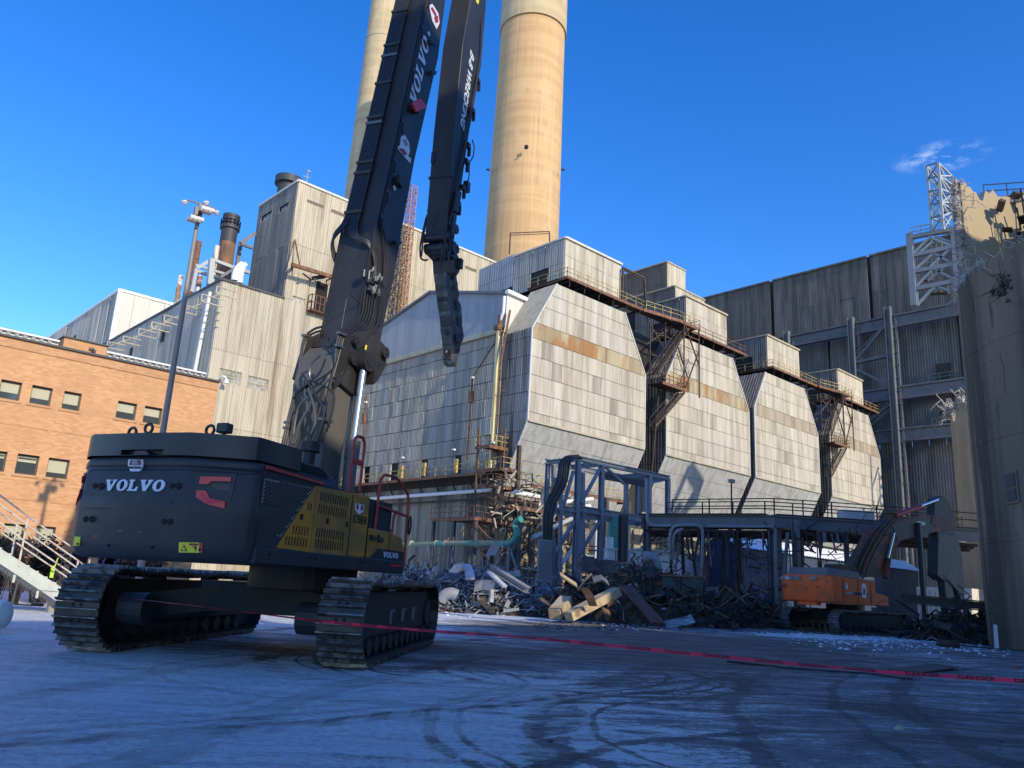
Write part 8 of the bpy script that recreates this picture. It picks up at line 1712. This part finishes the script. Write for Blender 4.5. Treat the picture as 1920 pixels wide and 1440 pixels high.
for p, q, Y in (((240, 488), (155, 908), 29.5), ((660, 862), (628, 1032), 29.5), ((150, 520), (100, 812), 31.0), ((756, 850), (742, 962), 31.), ((735, 918), (742, 962), 29.5)): m = MB(); m.tube([S7(*p, Y), S7(*q, Y)], .032, 8); m.build('handrail_post', 'handrail_white', sa, smooth=True)
for Y in (29.6, 31.): p = S7(160, 1000, Y); m = MB(); m.bar(p, (p.x-.05, Y, .25), .05); m.build('prop', 'dark_steel', sa)
m = MB(); q = at(106, 1147, 'z', 0); m.box((q[0], q[1]+.3, .14), (.42, .3, .32)); m.build('concrete_block', 'concrete_block', label='small concrete block at the foot of the metal stair', cat='block')
m = MB(); q = Vector(at(-12, 1152, 'z', .38)); m.tube([q-Vector((.5, -.5, 0)), q, q+Vector((.18, -.18, 0)), q+Vector((.26, -.26, 0))], [.34, .34, .30, .1], 16); m.build('white_tank', 'tank_white', label='rounded end of a white tank lying at the left edge', cat='tank', smooth=True)
m = MB(); q = Vector(at(60, 1135, 'z', .08)); m.bar(q-RTV*.6, q+RTV*.35, .06, .05)
for i in range(5): m.box(q+RTV*(.0+.09*i)+Vector((0, 0, .03)), (.05, .14, .10))
m.build('ratchet_strap', 'dark_steel', label='dark tool with teeth lying in the snow under the stair', cat='tool')
m = MB(); q = Vector(at(98, 1072, 'y', 33)); m.box(q, (.12, .04, .42)); m.bar(q+Vector((.05, 0, .2)), q+Vector((.1, 0, .5)), .03); m.build('marker_tag', 'lime_tag', label='lime green tag hanging among the stair rails', cat='tag')
m = MB(); q = Vector(at(205, 1053, 'y', 34))
for k in range(6): m.box(q+Vector((r.uniform(-.1, .1), 0, r.uniform(-.15, .15))), (.3, .1, .22), Matrix.Rotation(r.uniform(0, 3), 3, 'Y'))
m.build('blue_cloth', 'blue_cloth', label='crumpled blue cloth hung behind the large excavator track', cat='cloth')
def bush(px0, px1, py0, py1, Y, n, mt, nm, label, s_=.10):
    a, b = at(px0, py1, 'y', Y), at(px1, py0, 'y', Y); cx_, cz = (a[0]+b[0])/2, (a[2]+b[2])/2; t = thing(nm, label, 'bush', (cx_, Y, 0)); rr_ = random.Random(n); m = MB()
    hw, hh_ = abs(b[0]-a[0])/2, (b[2]-a[2])/2
    for i in range(n):
        u, v, w = rr_.gauss(0, .5), rr_.gauss(0, .5), rr_.gauss(0, .5); p = Vector((cx_+u*hw, Y+v*.9, max(.05, cz+w*hh_))); d1 = Vector((rr_.gauss(0, 1), rr_.gauss(0, 1), rr_.gauss(0, 1))).normalized()*s_; d2 = d1.orthogonal().normalized()*s_*.5
        m.add([p-d1, p+d2, p+d1, p-d2], [(0, 1, 2, 3)])
    m.build('foliage', mt, t); m = MB()
    for i in range(60): p = Vector((cx_+rr_.uniform(-.5, .5)*hw, Y+rr_.uniform(-.4, .4), 0)); m.bar(p, p+Vector((rr_.uniform(-.6, .6), rr_.uniform(-.5, .5), cz+hh_*rr_.uniform(.2, 1.1))), .02, taper=.4)
    m.build('stem', 'bush_dark', t)
bush(42, 120, 1020, 1095, 36, 1500, 'bush_dark', 'dark_bush', 'dark dry bush behind the stair rails'); bush(-30, 40, 1005, 1045, 38, 700, 'bush_dry', 'dry_shrub', 'tawny dry shrub at the left edge behind the stair'); bush(28, 62, 1015, 1050, 35, 500, 'leaf_tan', 'leafy_shrub', 'pinkish tan shrub between the stair rails', .13)
bush(215, 320, 1035, 1060, 44, 900, 'bush_dry', 'dry_hedge', 'dry brown hedge seen under the excavator body')

# ------------------------------------------------------------------ danger tape
tpn = thing('danger_tape', 'pink danger tape with black lettering strung low across the yard', 'tape', (9, 13, 0))
K = [(-60, 1098, 15.6), (100, 1109, 15.4), (205, 1118, 15.2), (350, 1134, 14.8), (480, 1150, 14.3), (600, 1165, 13.7), (710, 1175, 13.1), (820, 1184, 12.5), (960, 1193, 11.9), (1100, 1206, 11.3), (1300, 1226, 10.6), (1500, 1246, 9.9), (1700, 1263, 9.2), (1920, 1277, 8.6), (2080, 1286, 8.2)]
def tape_at(px):
    for a, b in zip(K[:-1], K[1:]):
        if a[0] <= px <= b[0]: t = (px-a[0])/(b[0]-a[0]); return Vector(atd(px, a[1]+(b[1]-a[1])*t, a[2]+(b[2]-a[2])*t))
    return Vector(atd(*K[-1]))
def tw_at(px):     # twist: how much of the width faces us
    if px < 420: return .16
    return .70+.14*math.sin(px*.0105+1)+.08*math.sin(px*.031) if px > 620 else .16+.5*(px-420)/200
vs = []; m = MB(); pxs = np.arange(-60, 2081, 12); WT = .054
def edge(px):
    c_ = tape_at(px); k = max(-1, min(1, tw_at(px))); up = Vector((0, 0, 1))*k+FWV*math.sqrt(max(0, 1-k*k)); return c_, up
for px in pxs: c_, up = edge(px); vs += [c_-up*WT/2, c_+up*WT/2]
n = len(pxs); f = [(2*i, 2*i+2, 2*i+3, 2*i+1) for i in range(n-1)]; m.add(vs, f); m.build('ribbon', 'tape_pink', tpn)
cum = [0]; 
for a, b in zip(pxs[:-1], pxs[1:]): cum.append(cum[-1]+(tape_at(b)-tape_at(a)).length)
def along(s_):
    i = max(0, min(len(cum)-2, next((k for k in range(len(cum)-1) if cum[k+1] >= s_), len(cum)-2))); t = (s_-cum[i])/(cum[i+1]-cum[i]); return pxs[i]+(pxs[i+1]-pxs[i])*t
s_ = cum[20]; i = 0
while s_ < cum[-1]-.6:
    o = text('DANGER', .078, 'letter_black', Matrix(), tpn, 'tape_lettering', offset=.0022, xs=1.15, ext=.0)
    o.matrix_basis = Matrix(); o.parent = None; o.parent = tpn; o.matrix_basis = WM[tpn.name].inverted()
    for v in o.data.vertices:
        px = along(s_+.2+v.co.x); c_, up = edge(px); tng = (tape_at(px+4)-tape_at(px-4)).normalized(); nn = tng.cross(up).normalized(); v.co = c_+up*v.co.y*.86+nn*.002
    for v in o.data.vertices: pass
    o.data.update(); s_ += .46+.22*(1 if i % 3 == 2 else .35); i += 1
# marks on the big silo: tie-hole rows, cracks, a thin pipe
mk = random.Random(77)
def on_silo(ang, z, out=.012): return Vector((SCX+(SR+out)*math.cos(ang), SCY+(SR+out)*math.sin(ang), z))
m = MB()
for z in np.arange(1.5, 18.5, 1.22):
    for d in range(106, 176, 4):
        a = math.radians(d+mk.uniform(-.15, .15)); p = on_silo(a, z); n_ = Vector((math.cos(a), math.sin(a), 0)); m.cyl(p-n_*.03, p+n_*.004, .022, 6)
m.build('tie_holes', 'dark_seam', s1, kind='stuff')
for i in range(9):
    a = math.radians(mk.uniform(112, 165)); z = mk.uniform(9, 18.6); P = []
    for k in range(9): P.append(on_silo(a, z)); a += math.radians(mk.uniform(-.9, .9)); z -= mk.uniform(.15, .5)
    m = MB(); m.tube(P, .007, 4); m.build('crack', 'black_interior', s1)
for z in (4.9, 9.8, 14.6):
    m = MB(); m.tube([on_silo(math.radians(d), z, .0) for d in range(104, 182, 3)], .022, 4); m.build('pour_joint', 'silo_concrete', s1)
c = math.radians(147); m = MB(); ctr = on_silo(c, 17.2, -.1); n_ = Vector((math.cos(c), math.sin(c), 0))
for k in range(26):
    t_ = Vector((0, 0, 1)).cross(n_); q = ctr+t_*mk.gauss(0, .35)+Vector((0, 0, mk.gauss(0, .3))); s_ = mk.uniform(.05, .22); m.box(q+n_*.1, (s_, s_, s_*.8), Matrix.Rotation(mk.uniform(0, 3), 3, Vector((mk.random(), mk.random(), .4)).normalized()))
m.build('broken_patch', 'scrap_dark', s1, kind='stuff')
m = MB()
for k in range(22): q = ctr+n_*.1+Vector((0, 0, mk.gauss(0, .3))); d_ = (Vector((0, 0, 1)).cross(n_)*mk.gauss(0, 1)+n_*.3+Vector((0, 0, mk.gauss(0, .7)))).normalized(); m.bar(q, q+d_*mk.uniform(.4, 1.3), .02)
m.build('bent_bars', 'dark_rusty_steel', s1, kind='stuff')
